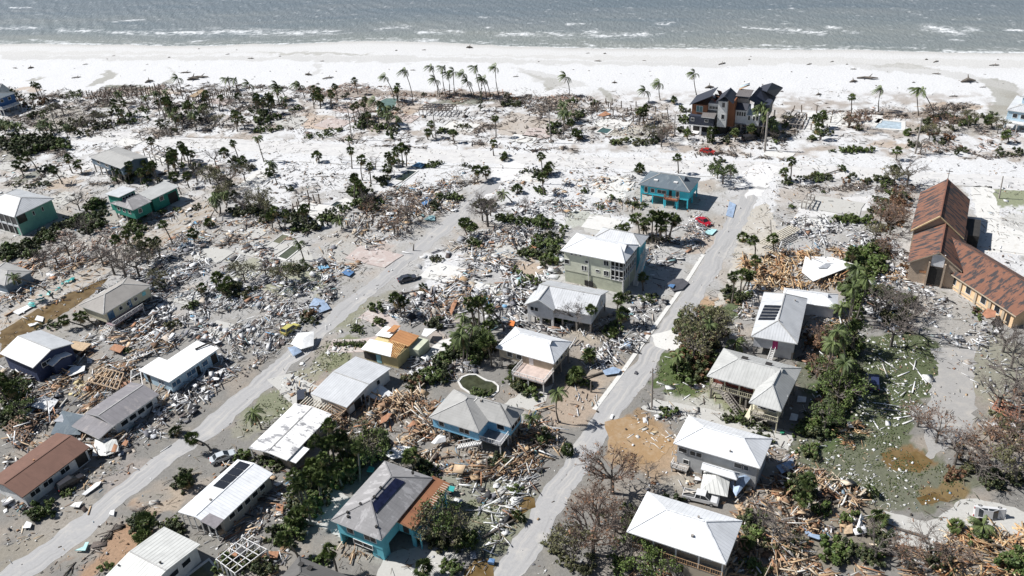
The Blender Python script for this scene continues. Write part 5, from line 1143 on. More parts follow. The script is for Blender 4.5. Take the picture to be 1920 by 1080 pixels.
# tan deck on pilings, timber frames
def platform(quad, z, label, mat, legs=2.4, name='timber_deck'):
    P = [G(p[0], p[1], z) for p in quad]; c = sum(P, Vector()) / len(P); c.z = 0; r = empty(name, c); tag(r, label, 'deck')
    m = MB(); m.slab([[tuple(p - c) for p in P]], .2); m.build('deck_surface', mat, r)
    for p in P: MB().box((0, 0, (z - .22) / 2), (.25, .25, z - .22)).build('leg', M_post, r, (p.x - c.x, p.y - c.y, 0))
    return r
platform([(355, 180), (365, 182), (386, 168), (376, 168)], 2.3, 'tan plank deck still standing on its legs near the beach', plain('tan_deck', (.34, .25, .16), .8, .3))
def frame(quad, z, nx, ny, label, mat=None, name='beam_grid', t=.22, legs=True):
    P = [G(p[0], p[1], z) for p in quad]; c = sum(P, Vector()) / 4; c.z = 0; A, B, C_, D = [p - c for p in P]; r = empty(name, c); tag(r, label, 'timber wreck')
    m = MB()
    for i in range(nx + 1): m.bar(A.lerp(B, i / nx), D.lerp(C_, i / nx), t)
    for j in range(ny + 1): m.bar(A.lerp(D, j / ny), B.lerp(C_, j / ny), t)
    m.build('beams', mat or M_post, r)
    if legs:
        for i in range(nx + 1):
            for j in (0, ny): p = A.lerp(B, i / nx).lerp(D.lerp(C_, i / nx), j / ny); MB().box((0, 0, (z - t) / 2), (.22, .22, z - t)).build('leg', mat or M_post, r, (p.x, p.y, 0))
    return r
frame([(785, 205), (845, 208), (855, 196), (800, 194)], 2.2, 8, 3, 'square grid of dark beams on posts where a beach house stood', plain('dark_beam', (.12, .10, .09)))
frame([(268, 280), (300, 296), (318, 283), (286, 268)], 2.8, 3, 2, 'bare timber frame behind the grey house on tall pilings', M_post)
frame([(1480, 232), (1500, 234), (1512, 212), (1494, 210)], 1.6, 3, 4, 'long dark walkway frame right of the black-roofed beach house', M_post)
frame([(1504, 378), (1520, 382), (1528, 366), (1514, 362)], 2.0, 2, 3, 'small leaning timber frame in the sand lot right of the right-hand street', M_post)
fr = frame([(1420, 455), (1445, 460), (1500, 430), (1480, 424)], 1.4, 5, 2, 'collapsed pale timber frame above the lumber heap left of the church', plain('pale_rafters', (.6, .55, .45)), legs=False)
frame([(405, 1048), (440, 1075), (500, 1030), (455, 1008)], 2.6, 4, 4, 'buckled white pool cage frame near the bottom edge', M_white, 'pool_cage', .1)
frame([(1345, 1100), (1400, 1110), (1430, 1085), (1370, 1075)], 1.2, 3, 2, 'pale broken timber frame at the bottom edge right of the tan house', M_wood, legs=False)
frame([(20, 516), (60, 505), (66, 492), (30, 500)], .5, 4, 1, 'orange slatted frame on the wreck at the left edge', plain('orange_slats', (.5, .25, .12)), legs=False)
frame([(1860, 765), (1905, 790), (1915, 765), (1870, 750)], .9, 7, 4, 'red brown roof truss lying in bare shrubs at the right edge', plain('redwood_truss', (.35, .16, .10)), 'roof_truss', .18, False)
frame([(5, 800), (42, 830), (70, 790), (35, 778)], .9, 8, 6, 'brown slatted roof frame collapsed at the left edge', plain('brown_slats', (.22, .14, .09)), 'roof_truss', .18, False)
frame([(165, 715), (220, 730), (232, 700), (190, 690)], 1.5, 7, 2, 'pile of leaning roof rafters left of the pale blue bungalow', plain('tan_rafters', (.45, .33, .22)), 'roof_truss', .2, False)
frame([(245, 722), (268, 725), (262, 690), (246, 695)], 1.8, 1, 1, 'white bent carport frame at the near corner of the pale blue bungalow', M_white, 'broken_carport', .12)

# ================================================================ fallen roofs, sheets, tarps (each flat in life as well)
def fallen(name, poly, label, cat, mat, t=.12, tilt=.5, ridge=None, z=.35, uv=True):
    """poly in photo pixels; ridge: index pair lifted to make a fold"""
    P = [G(p[0], p[1], z) for p in poly]; c = sum(P, Vector()) / len(P); c.z = 0
    Q = []
    for i, p in enumerate(P):
        q = p - c; q.z = z + (tilt if (ridge and i in ridge) else 0) + random.uniform(-.08, .12); Q.append(q)
    ar = sum(Q[i].x * Q[(i + 1) % len(Q)].y - Q[(i + 1) % len(Q)].x * Q[i].y for i in range(len(Q)))
    if ar < 0: Q.reverse()
    m = MB(); ctr = sum(Q, Vector()) / len(Q); ctr.z += .05 if not ridge else tilt * .7
    tris = [[tuple(ctr), tuple(Q[i]), tuple(Q[(i + 1) % len(Q)])] for i in range(len(Q))]
    m.slab(tris, t, 0, 0, [[(p[0], p[1]) for p in T] for T in tris])
    o = m.build(name, mat, None, c); tag(o, label, cat); return o
CL = dict(wh=plain('bright_sheet', (.72, .72, .71), .6, .15), gr=plain('grey_sheet', (.33, .34, .36), .6, .3), dk=plain('dark_sheet', (.07, .07, .08), .7, .3), or_=plain('orange_board', (.36, .18, .10), .8, .35, 2), tn=plain('tan_board', (.46, .34, .22), .8, .3, 2),
          bl=plain('blue_tarp', (.09, .19, .36), .5, .3), lb=plain('blue_grey_sheet', (.28, .36, .48), .5, .3), tq=plain('aqua_sheet', (.05, .38, .36), .5, .2), rd=plain('red_sheet', (.5, .05, .04), .6, .3), aq=plain('pale_aqua_sheet', (.38, .60, .60), .6, .3), yl=plain('yellow_foam', (.62, .52, .30), .8, .3, 3), gn=plain('green_board', (.02, .22, .12), .6))
F = fallen
F('collapsed_roof', [(1503, 510), (1510, 480), (1560, 482), (1603, 500), (1525, 527)], 'large white roof panel lying on the orange lumber heap left of the church', 'roof panel', CL['wh'], ridge=(3,), z=1.2, tilt=.6)
F('roof_hole_sheet', [(1533, 503), (1549, 493), (1564, 493), (1550, 503)], 'grey diamond-shaped patch on the large fallen white roof panel', 'sheet', CL['gr'], z=1.75, t=.05, tilt=0)
F('metal_awning', [(1312, 920), (1322, 878), (1370, 893), (1364, 932)], 'ribbed grey metal awning sagging before the grey two storey house', 'awning', RM['ribbed'], z=1.6, ridge=(1, 2), tilt=1.2)
F('metal_awning', [(1365, 905), (1412, 888), (1410, 902), (1380, 930)], 'bent end of a metal awning by the lumber heap', 'awning', CL['lb'], z=1.3, ridge=(1, 2), tilt=1.2)
F('roof_slab', [(690, 745), (712, 722), (737, 738), (716, 751)], 'white slab tilted against the bungalow with torn rafters', 'slab', CL['wh'], z=.8, ridge=(1,), tilt=.5)
F('collapsed_roof', [(545, 645), (560, 630), (590, 627), (588, 648), (565, 655)], 'pale crumpled roof section beside the faded yellow car', 'roof panel', CL['wh'], z=.9, ridge=(1, 2), tilt=.8)
F('collapsed_roof', [(540, 655), (558, 648), (566, 660), (550, 668)], 'blue grey folded roof piece at the edge of the left street', 'roof panel', CL['lb'], z=.6, ridge=(0,))
F('tarp', [(578, 575), (590, 560), (608, 563), (620, 578), (600, 586)], 'blue grey sheet draped over rubble left of the left street', 'tarp', CL['lb'], z=.5, ridge=(1,), tilt=.35)
F('tarp', [(640, 512), (652, 504), (664, 510), (655, 518)], 'bright blue tarp in rubble above the left street', 'tarp', CL['bl'], z=.5); F('tarp', [(595, 500), (612, 494), (618, 502), (600, 506)], 'sky blue scrap of tarp near the green pool', 'tarp', plain('sky_tarp', (.16, .34, .50)), z=.5)
F('tarp', [(790, 380), (800, 368), (808, 374), (796, 386)], 'dark blue tarp in timber rubble above the brown trees', 'tarp', CL['bl'], z=.6); F('tarp', [(772, 310), (785, 304), (798, 308), (790, 314)], 'blue panel beside the cabbage palm cluster on the sand', 'tarp', plain('sky_tarp', (.16, .34, .50)), z=.6)
F('sheet', [(795, 412), (805, 404), (816, 404), (815, 413)], 'pale aqua square near the top of the left street', 'sheet', CL['aq'], z=.4)
F('corrugated_sheet', [(1361, 404), (1368, 377), (1380, 384), (1374, 408)], 'pale blue metal sheet lying flat beside the right-hand street', 'metal sheet', CL['lb'], z=.15)
F('corrugated_sheet', [(1455, 873), (1485, 862), (1492, 873), (1466, 888)], 'blue grey metal sheet right of the grey two storey house', 'metal sheet', CL['lb'], z=.8)
F('floor_slab', [(1450, 905), (1470, 865), (1502, 878), (1485, 915)], 'brown floor slab in shade right of the grey two storey house', 'slab', plain('brown_floor', (.14, .08, .06)), z=.3)
F('board', [(1584, 32 + 955), (1598, 982), (1599, 1000), (1582, 1002)], 'square tan plywood board by the bottom right lumber heap', 'board', CL['tn'], z=.5)
F('board', [(1506, 988), (1518, 1000), (1544, 1005), (1536, 1012), (1512, 1003)], 'bent blue grey metal strip on the bottom right lumber heap', 'metal strip', CL['lb'], z=.8)
F('white_hull', [(1602, 998), (1614, 966), (1620, 972), (1617, 985), (1608, 997)], 'narrow white boat-like shell on the lawn at lower right', 'shell', CL['wh'], z=.5, ridge=(1,))
F('garden_board', [(715, 783), (728, 774), (735, 776), (725, 790), (712, 795)], 'orange board on the lumber heap below the white slab', 'board', CL['or_'], z=1.1); F('board', [(762, 800), (775, 788), (786, 790), (772, 800)], 'orange board close to the kidney pool lumber heap', 'board', CL['or_'], z=1.0)
F('board', [(1120, 216), (1135, 209), (1146, 214), (1130, 218)], 'orange board lying in white sand near the pilings', 'board', CL['or_'], z=.3); F('board', [(988, 465), (1000, 458), (1010, 462), (996, 470)], 'orange board in rubble left of the three storey house', 'board', CL['or_'], z=.6)
F('board', [(842, 578), (852, 562), (858, 564), (846, 592)], 'rust orange board standing out in white rubble right of the left street', 'board', CL['or_'], z=.7); F('board', [(876, 560), (895, 560), (892, 570), (876, 574)], 'tan board in white rubble near the middle of the picture', 'board', CL['tn'], z=.4)
F('door_panel', [(952, 605), (958, 600), (966, 602), (963, 612), (954, 610)], 'small orange door panel left of the cross gabled house', 'door panel', plain('vivid_orange', (.65, .2, .05)), z=.8)
F('collapsed_roof', [(380, 715), (400, 700), (420, 690), (410, 712)], 'white sheet on rubble right of the pale blue bungalow', 'sheet', CL['wh'], z=.7)
F('collapsed_roof', [(173, 855), (180, 825), (220, 828), (225, 845), (200, 855)], 'crumpled white metal roof section right of the brown-roofed long house', 'roof panel', RM['ribbed'], z=.7, ridge=(1, 2), tilt=.5)
F('board', [(208, 848), (214, 832), (220, 834), (216, 848)], 'orange board on the crumpled white roof section', 'board', CL['or_'], z=1.7); F('board', [(228, 834), (236, 823), (241, 828), (236, 836)], 'round-edged orange board beside the crumpled white roof', 'board', CL['or_'], z=.8)
F('collapsed_roof', [(95, 815), (118, 773), (165, 785), (150, 815)], 'grey fallen roof plane left of the mauve roofed bungalow', 'roof panel', RM['greyb'], z=1.0, ridge=(1, 2)); F('collapsed_roof', [(100, 790), (120, 772), (165, 778), (158, 795)], 'pale grey folded roof strip behind a grey one at left', 'roof panel', CL['gr'], z=1.5)
F('collapsed_roof', [(60, 765), (80, 742), (110, 750), (95, 772)], 'white and blue broken roof piece in the dark shrubs at left', 'roof panel', CL['wh'], z=1.0, ridge=(0,))

F('board', [(205, 655), (215, 645), (235, 650), (225, 662)], 'brown board in rubble left of the pale blue bungalow', 'board', CL['or_'], z=.9); F('board', [(280, 470), (283, 463), (288, 465), (285, 475)], 'small orange panel near the bare trees at left', 'board', CL['or_'], z=.6)
F('corrugated_sheet', [(110, 645), (140, 640), (172, 645), (155, 658), (130, 655)], 'tan sheet propped behind the navy gabled house', 'sheet', CL['tn'], z=1.5); F('sheet', [(122, 700), (135, 688), (160, 686), (158, 695), (130, 705)], 'white blue-shaded sheet beside the navy gabled house', 'sheet', CL['wh'], z=.7)
F('pier_frame', [(24, 585), (60, 568), (66, 572), (34, 590)], 'white railing panel lying over the flooded street at left', 'railing', CL['wh'], z=.4); F('sheet', [(65, 600), (70, 592), (82, 594), (80, 603)], 'white square board on the edge of the flooded street', 'board', CL['wh'], z=.4)
F('sheet', [(52, 608), (70, 604), (74, 607), (56, 612)], 'narrow white board in the flooded street', 'board', CL['wh'], z=.3)
for k in range(13):
    t_ = k / 12; x, y = 55 + 82 * t_ + random.uniform(-6, 6), 572 - 50 * t_ + random.uniform(-4, 4); a_, b_ = random.uniform(3, 8), random.uniform(1.2, 2.6)
    o = F('torn_sheet', [(x - a_, y + b_), (x - a_ * .3, y - b_), (x + a_, y - b_ * 1.3), (x + a_ * .4, y + b_)], 'torn aqua sheet', 'sheet', CL['tq'], z=.5, t=.05, ridge=(k % 4,), tilt=.3); tag(o, 'torn aqua sheet', 'sheet', 'torn aqua sheets by the flooded street', auto=True)
F('sheet', [(687, 883), (692, 874), (702, 876), (700, 885)], 'aqua panel beside the teal house at its back corner', 'panel', CL['tq'], z=1.0); F('sheet', [(832, 918), (836, 908), (853, 912), (850, 922)], 'aqua panel lying right of the teal house deck', 'panel', CL['tq'], z=1.2)
F('sheet', [(713, 846), (745, 835), (770, 838), (760, 856), (735, 860)], 'white plastic sheeting on lumber behind the teal house', 'sheeting', CL['wh'], z=1.0); F('sheet', [(808, 830), (822, 820), (836, 822), (836, 828), (815, 832)], 'curved white shell on the lumber before the sky blue house', 'shell', CL['wh'], z=1.0, ridge=(1, 2))
F('sheet', [(822, 652), (800, 672), (792, 668), (812, 648)], 'fallen white wall panel right of the stripped yellow bungalow', 'panel', CL['wh'], z=1.4) if 0 else None
F('roof_slab', [(790, 628), (796, 616), (819, 617), (800, 632)], 'white metal slab leaning on the stripped yellow bungalow', 'slab', CL['wh'], z=1.8)
F('brown_sheet', [(517, 957), (519, 944), (532, 946), (530, 960)], 'small rust board on the sand left of the palm row', 'board', CL['or_'], z=.4); F('brown_sheet', [(490, 1045), (500, 1034), (523, 1033), (520, 1047)], 'rust board among wreckage left of the dark roofed house', 'board', CL['or_'], z=.6)
F('brown_sheet', [(429, 1045), (436, 1035), (446, 1036), (442, 1048)], 'orange cushion in the buckled pool cage', 'cushion', CL['or_'], z=.6)
F('door_panel', [(712, 1045), (700, 1038), (708, 1032), (716, 1040)], 'brown chair wreck before the teal house', 'wreck', CL['dk'], z=.5)
F('road_debris', [(204, 964), (207, 957), (215, 956), (213, 966)], 'small white crate on the left street near the bottom', 'crate', CL['wh'], z=.4, t=.4); F('manhole_tyre', [(1189, 699), (1191, 696), (1196, 697), (1194, 701)], 'dark tyre lying on the right-hand street', 'tyre', CL['dk'], z=.3, t=.25)
F('road_debris', [(1143, 784), (1146, 777), (1151, 777), (1148, 785)], 'small white box on the right-hand street near the palm shadows', 'box', CL['wh'], z=.3, t=.25)
F('trampoline', [(1251, 531), (1263, 524), (1280, 522), (1292, 530), (1280, 542), (1262, 546)], 'dark round trampoline mat beside the right-hand street', 'trampoline', CL['dk'], z=.4); F('tarp', [(1252, 536), (1257, 532), (1266, 534), (1262, 540)], 'bright blue cover at the edge of the round trampoline', 'tarp', CL['bl'], z=.7)
F('tarp', [(1130, 695), (1150, 688), (1165, 693), (1160, 700), (1135, 703)], 'heap of blue cloth left of the right-hand street', 'tarp', CL['lb'], z=.5); F('tarp', [(1168, 648), (1172, 640), (1185, 642), (1180, 652)], 'blue and white folded cloth in rubble by the right-hand street', 'tarp', CL['lb'], z=.5)
F('tarp', [(1315, 437), (1330, 428), (1345, 430), (1335, 440)], 'pale metal scrap just below the bright red sedan', 'sheet', CL['aq'], z=.4); F('barrel', [(914, 1053), (918, 1047), (928, 1048), (926, 1056)], 'dark blue barrel by the water at the foot of the right-hand street', 'barrel', CL['bl'], z=.7, t=.5)
F('sheet', [(42, 990), (50, 977), (60, 980), (57, 990)], 'white framed panel in rubble at the lower left edge', 'panel', CL['wh'], z=.5); F('sheet', [(155, 872 + 155), (160, 1017), (167, 1016), (160, 1033), (140, 1032)], 'pale green glass-like panel on grey ground at lower left', 'panel', CL['aq'], z=.5)
F('board', [(153, 928), (180, 905), (190, 902), (186, 910), (160, 928)], 'long white board on grey sand before the long brown-roofed house', 'board', CL['wh'], z=.4); F('board', [(131, 950), (140, 942), (155, 940), (148, 952)], 'white board near the bushes at lower left', 'board', CL['wh'], z=.5)
F('sheet', [(1494, 782), (1498, 775), (1512, 776), (1511, 786)], 'white rectangular sheet in the shade behind the cream porch house', 'sheet', CL['wh'], z=.5) if 0 else None
F('sheet', [(1494, 753), (1496, 742), (1512, 744), (1511, 754)], 'upper white sheet on shaded grass right of the cream porch house', 'sheet', CL['wh'], z=.4); F('sheet', [(1480, 786), (1484, 774), (1497, 777), (1494, 789)], 'lower white sheet on shaded grass right of the cream porch house', 'sheet', CL['wh'], z=.4)
F('green_board', [(1462, 812), (1464, 806), (1472, 808), (1470, 812)], 'green board at the foot of the cream porch house', 'board', CL['gn'], z=.5)
F('beach_umbrella_frame', [(1880, 590), (1900, 580), (1915, 590), (1900, 600)], 'x', 'x', CL['tn'], z=.4) if 0 else None
F('awning', [(1842, 588), (1852, 578), (1868, 583), (1866, 594), (1850, 596)], 'rust coloured awning on posts before the church wing', 'awning', plain('rust_awning', (.42, .20, .12)), z=2.2)
F('grass_sheet', [(1565, 625), (1590, 618), (1600, 628), (1575, 637)], 'pale mattress on orange timber right of the house with magenta door', 'mattress', CL['yl'], z=1.0, t=.25) if 0 else F('mattress', [(1535, 644), (1545, 636), (1562, 640), (1556, 650)], 'pale yellow mattress on timber right of the house with magenta door', 'mattress', CL['yl'], z=1.0, t=.25)
# bare foundation slabs
def slab(px, py, w_, d_, a_, mat, label):
    c = G(px, py); m = MB(); P = [Vector((x * w_ / 2 * random.uniform(.85, 1), y * d_ / 2 * random.uniform(.85, 1), .16)) for x, y in ((-1, -1), (.1, -1.05), (1, -1), (1.02, .2), (1, 1), (-.3, 1.0), (-1, 1))]
    m.slab([[tuple(p) for p in P]], .2); o = m.build('foundation_slab', mat, None, c, R(-29 + a_)); tag(o, label, 'slab', auto=True)
for i, (x, y, w_, d_, mt) in enumerate(((490, 468, 12, 9, 0), (700, 482, 14, 8, 2), (470, 436, 9, 6, 0), (585, 392, 12, 7, 1), (1150, 345, 12, 8, 1), (1000, 335, 9, 6, 1), (1130, 420, 10, 8, 1), (1560, 385, 16, 9, 0), (1535, 222, 14, 9, 1), (1150, 232, 12, 8, 1), (400, 478, 10, 7, 0), (330, 378, 9, 6, 0), (655, 205, 12, 7, 2), (865, 238, 12, 8, 1), (240, 268, 10, 6, 1),
                                        (625, 232, 12, 9, 2), (545, 228, 11, 9, 0), (1625, 222, 10, 8, 1), (940, 470, 9, 7, 0), (830, 512, 10, 8, 1), (300, 300, 9, 6, 1), (120, 372, 9, 7, 0), (20, 312, 10, 7, 0), (1520, 420, 10, 6, 1), (415, 190, 10, 6, 2), (230, 190, 10, 6, 1), (760, 222, 9, 7, 2), (1010, 250, 10, 8, 2), (905, 545, 8, 6, 1), (360, 560, 9, 6, 0), (420, 620, 9, 6, 0), (980, 260, 9, 6, 1), (1460, 290, 9, 5, 1), (1880, 455, 12, 9, 1))):
    slab(x, y, w_, d_, (i * 37 % 7) - 3, (conc, concw, pinkp)[mt], ('grey bare foundation slab', 'white bare foundation slab', 'pinkish bare foundation slab')[mt])
# driftwood on the beach
_dw = [MB().tube([(-1.6, 0, .15), (-.4, .1, .3), (.6, -.1, .35), (1.6, .2, .2)], [.12, .2, .22, .1], 6).tube([(.2, 0, .3), (.7, .6, .8)], [.12, .05], 5).tube([(-.5, 0, .3), (-.9, -.5, .6)], [.1, .04], 5).mesh('driftwood', [plain('grey_driftwood', (.14, .12, .10), .9, .3)]),
       MB().tube([(-.8, 0, .1), (0, .1, .35), (.8, 0, .2)], [.1, .28, .1], 6).tube([(0, 0, .3), (.1, .5, .9)], [.12, .04], 5).tube([(0, 0, .3), (-.4, -.4, .7)], [.12, .04], 5).mesh('driftwood', [MATS['grey_driftwood']])]
for i, (x, y, s) in enumerate(((28, 128, .8), (58, 128, 1.6), (160, 121, .7), (201, 111, .5), (213, 105, .5), (317, 108, .7), (276, 121, .4), (373, 92, .6), (427, 102, .6), (444, 94, .5), (470, 110, .9), (578, 141, 1.8), (604, 115, .6), (743, 95, .7), (795, 94, .6), (880, 90, 1.8), (774, 132, .7),
                                  (1134, 101, .8), (1121, 115, .9), (1152, 156, 1.3), (967, 144, .7), (1075, 131, .5), (1102, 100, .5), (1405, 112, .6), (1354, 120, 1.1), (1330, 165, 2.0), (1517, 121, .8), (1588, 121, .6), (1600, 130, .7), (1600, 154, 1.8), (1626, 148, 2.2), (1713, 155, .7), (1756, 139, .9), (1737, 112, .8), (1755, 116, .9),
                                  (1815, 154, 3.0), (1864, 123, 1.1), (1871, 112, .5), (1788, 181, .9), (1535, 178, 1.3), (1843, 164, .7), (1466, 172, .7), (1560, 116, .6), (1408, 106, .4), (1208, 114, .5), (1010, 116, .5), (615, 147, 1.4), (596, 158, 1.0), (143, 146, 1.2), (280, 154, 2.2), (348, 137, 1.4), (362, 150, 3.0), (375, 146, 2.2), (525, 106, .7), (240, 195, 1.5))):
    o = addobj('driftwood', _dw[i % 2], None, G(x, y), (0, 0, random.uniform(-.5, .5)), (s * 1.0, s * 1.3, s * .8)); tag(o, 'weathered driftwood snag', 'driftwood', 'driftwood on the beach', auto=True)

# ================================================================ vegetation
V = np.array
M_frond = leafmat('palm_frond', (.022, .042, .014), (.15, .19, .06)); M_leaf = leafmat('green_leaf', (.022, .045, .012), (.13, .18, .045)); M_leafd = leafmat('dark_leaf', (.018, .028, .014), (.085, .105, .045))
M_rust = leafmat('rust_leaf', (.12, .06, .035), (.27, .15, .085)); M_dead = leafmat('dead_frond', (.14, .10, .05), (.34, .26, .13)); M_olive = leafmat('olive_leaf', (.05, .055, .025), (.19, .18, .085)); M_yellow = leafmat('yellow_leaf', (.10, .13, .02), (.32, .34, .07))
M_bark = plain('palm_bark', (.15, .13, .11), .9, .35, 3); M_bark2 = plain('grey_bark', (.13, .115, .10), .9, .35, 3); M_twig = plain('bare_twig', (.17, .145, .13), .9, .35, 2); M_twigr = plain('reddish_twig', (.21, .155, .125), .9, .35, 2)
def tri(m, a, b, c, mi=0): m.v += [tuple(a), tuple(b), tuple(c)]; n = len(m.v); m.f.append((n - 3, n - 2, n - 1)); m.mi.append(mi)
def quad(m, a, b, c, d, mi=0): m.v += [tuple(a), tuple(b), tuple(c), tuple(d)]; n = len(m.v); m.f.append((n - 4, n - 3, n - 2, n - 1)); m.mi.append(mi)
def fan_crown(seed, nf=30, R0=1.25, wind=0.0, dead=5, upper=1.0):
    g = random.Random(seed); m = MB()
    for i in range(nf + dead):
        isd = i >= nf
        az = g.uniform(0, 2 * math.pi); el = g.uniform(-.5, 1.35) if not isd else g.uniform(-1.45, -.8)
        d = Vector((math.cos(az) * math.cos(el), math.sin(az) * math.cos(el), math.sin(el))); d.x -= wind; d.normalize()
        L = g.uniform(.6, 1.0) * R0 * .75; p = d * L; fr = g.uniform(.55, .8) * R0
        side = d.cross(Vector((0, 0, 1))); side = side.normalized() if side.length > .05 else Vector((1, 0, 0)); up = side.cross(d)
        quad(m, side * .03, -side * .03, p - side * .03, p + side * .03, isd)
        for k in range(9):
            a = (k - 4) / 4 * 1.5; dd = (d * math.cos(a) + side * math.sin(a)); tip = p + dd * fr * (1 - .12 * abs(a)) + Vector((-.25 * wind * fr, 0, -.28 * fr * (1 + abs(a) * .4)))
            a2 = a + .17; e2 = (d * math.cos(a2) + side * math.sin(a2)); a3 = a - .17; e3 = (d * math.cos(a3) + side * math.sin(a3))
            c1 = p + dd * fr * .45; tri(m, p, c1 + (e2 - dd) * fr * .5, tip, isd); tri(m, p, tip, c1 + (e3 - dd) * fr * .5, isd)
    return m.mesh('crown', [M_frond, M_dead])
def pinnate_crown(seed, nf=16, Lf=3.2, wind=1.0, green=True, dead=2, dirx=-1):
    g = random.Random(seed); m = MB()
    for i in range(nf + dead):
        isd = i >= nf; az = g.uniform(0, 2 * math.pi); el = g.uniform(-.1, 1.2) if not isd else -.9
        d = Vector((math.cos(az) * math.cos(el), math.sin(az) * math.cos(el), math.sin(el))); L = Lf * g.uniform(.75, 1.08) * (.7 if isd else 1)
        p = Vector((0, 0, 0)); seg = 9; pts = [p.copy()]
        for k in range(seg):
            d = d + Vector((dirx * wind * .20 * g.uniform(.7, 1.2), wind * .04, -.17 - .05 * k * .4)); d.normalize(); p = p + d * L / seg; pts.append(p.copy())
        for k in range(seg):
            a, b = pts[k], pts[k + 1]; dd = (b - a).normalized(); side = dd.cross(Vector((0, 0, 1))); side = side.normalized() if side.length > .05 else Vector((0, 1, 0)); w_ = .045
            quad(m, a - side * w_, a + side * w_, b + side * w_, b - side * w_, isd)
            if k == 0: continue
            for q in (0, .5):
                c = a.lerp(b, q); ll = Lf * .28 * math.sin(math.pi * min(1, (k + q) / seg * .85 + .12))
                for sg in (-1, 1):
                    tip = c + side * sg * ll * .62 + dd * ll * .55 + Vector((dirx * wind * ll * .35, 0, -ll * .62)); tri(m, c - dd * .07, c + dd * .09, tip, isd)
    return m.mesh('crown', [M_frond, M_dead])
def leaf_mass(seed, blobs, n, size, mats, twigs=0, shape=1.0, mesh='crown'):
    """leaf-sized quads spread through several uneven clumps"""
    g = random.Random(seed); m = MB(); cl = []
    for (cx, cy, cz, r) in blobs:
        k = max(3, int(r * r * 3.0))
        for _ in range(k):
            v = Vector((g.gauss(0, 1), g.gauss(0, 1), g.gauss(0, .8))); v.normalize(); q = Vector((cx, cy, cz)) + v * r * g.uniform(.45, 1.0) * Vector((1, 1, shape)).length / 1.73
            q.z = cz + (q.z - cz) * shape; cl.append((q, r * g.uniform(.22, .42)))
    tot = sum(c[1] ** 2 for c in cl)
    for c, r in cl:
        for _ in range(max(4, int(n * r * r / tot))):
            v = Vector((g.gauss(0, 1), g.gauss(0, 1), g.gauss(0, 1))); v.normalize(); p = c + v * r * g.random() ** .4; p.z = max(p.z, .05)
            a = Vector((g.gauss(0, 1), g.gauss(0, 1), g.gauss(0, .6))); a.normalize(); b = a.cross(v + Vector((.01, .02, .03))); b.normalize(); s = size * g.uniform(.6, 1.4)
            quad(m, p - a * s * .5, p - b * s * .28, p + a * s * .5, p + b * s * .28, 0 if g.random() < .82 else min(1, len(mats) - 1))
    return m.mesh(mesh, mats)
def branches(seed, h, spread, depth=5, mat=None, r0=.2, n0=5, leaf=None, lean=0, dens=1.0, trunk=.35, leafp=.35):
    g = random.Random(seed); tr = MB(); tw = MB(); lf = MB()
    tr.tube([(0, 0, 0), (lean * .3, 0, h * trunk * .5), (lean, 0, h * trunk)], [r0, r0 * .85, r0 * .75], 7)
    def grow(p, d, L, r, k):
        q = p + d * L; mid = p.lerp(q, .5) + Vector((g.gauss(0, .07), g.gauss(0, .07), g.gauss(0, .05))) * L
        (tr if k < 1 else tw).tube([p, mid, q], [r, r * .85, r * .68], 5 if k < 2 else 3, cap=False)
        if k >= depth:
            if leaf:
                for _ in range(3):
                    if g.random() > leafp: continue
                    c = p.lerp(q, g.random()) + Vector((g.gauss(0, .15), g.gauss(0, .15), g.gauss(0, .15))); a = Vector((g.gauss(0, 1), g.gauss(0, 1), g.gauss(0, 1))).normalized() * .16; b = Vector((g.gauss(0, 1), g.gauss(0, 1), g.gauss(0, 1))).normalized() * .12
                    quad(lf, c - a, c - b, c + a, c + b)
            return
        for i in range(g.choice((2, 3, 3)) if k < 3 else g.choice((2, 2, 3))):
            nd = (d + Vector((g.gauss(0, 1), g.gauss(0, 1), g.gauss(.15, .55))) * .62 * spread); nd.normalize(); grow(p.lerp(q, g.uniform(.55, 1.0)), nd, L * g.uniform(.62, .84), r * .62, k + 1)
    top = Vector((lean, 0, h * trunk))
    for i in range(n0):
        az = 2 * math.pi * i / n0 + g.uniform(-.4, .4); d = Vector((math.cos(az) * spread, math.sin(az) * spread, g.uniform(.5, 1.1))); d.normalize(); grow(top - Vector((0, 0, g.uniform(0, h * .06))), d, h * g.uniform(.2, .28), r0 * .5, 0)
    out = [('trunk', tr.mesh('trunk', [M_bark2])), ('branches', tw.mesh('branches', [mat or M_twig]))]
    if leaf: out.append(('leaves', lf.mesh('leaves', [leaf])))
    return out
FANS = [fan_crown(i, 30 - 3 * (i % 3), 1.35, .15 * (i % 3), 4 + i % 3) for i in range(7)]
PINS = [pinnate_crown(20 + i, 15 + i % 3, 3.6, 1.0 + .15 * (i % 3)) for i in range(5)]
PINR = [pinnate_crown(40 + i, 18, 3.0, .25, dead=4) for i in range(4)]
def tmesh(r0, r1, bend, n=7, seg=6, lean=0): return MB().tube([(bend * (math.sin(t / seg * math.pi / 2) * .0 + (t / seg) ** 2 * 1.0), 0, t / seg) for t in range(seg + 1)], [r0 + (r1 - r0) * t / seg for t in range(seg + 1)], n).mesh('trunk', [M_bark])
def solve_top(b, tx, ty, lo=1.2, hi=22):
    best = min(np.arange(lo, hi, .1), key=lambda hh: abs(pix(b.x, b.y, hh)[1] - ty)); hh = float(best); c = pix(b.x, b.y, hh)[0]
    return hh, (tx - c) / (pix(b.x + 1, b.y, hh)[0] - c)
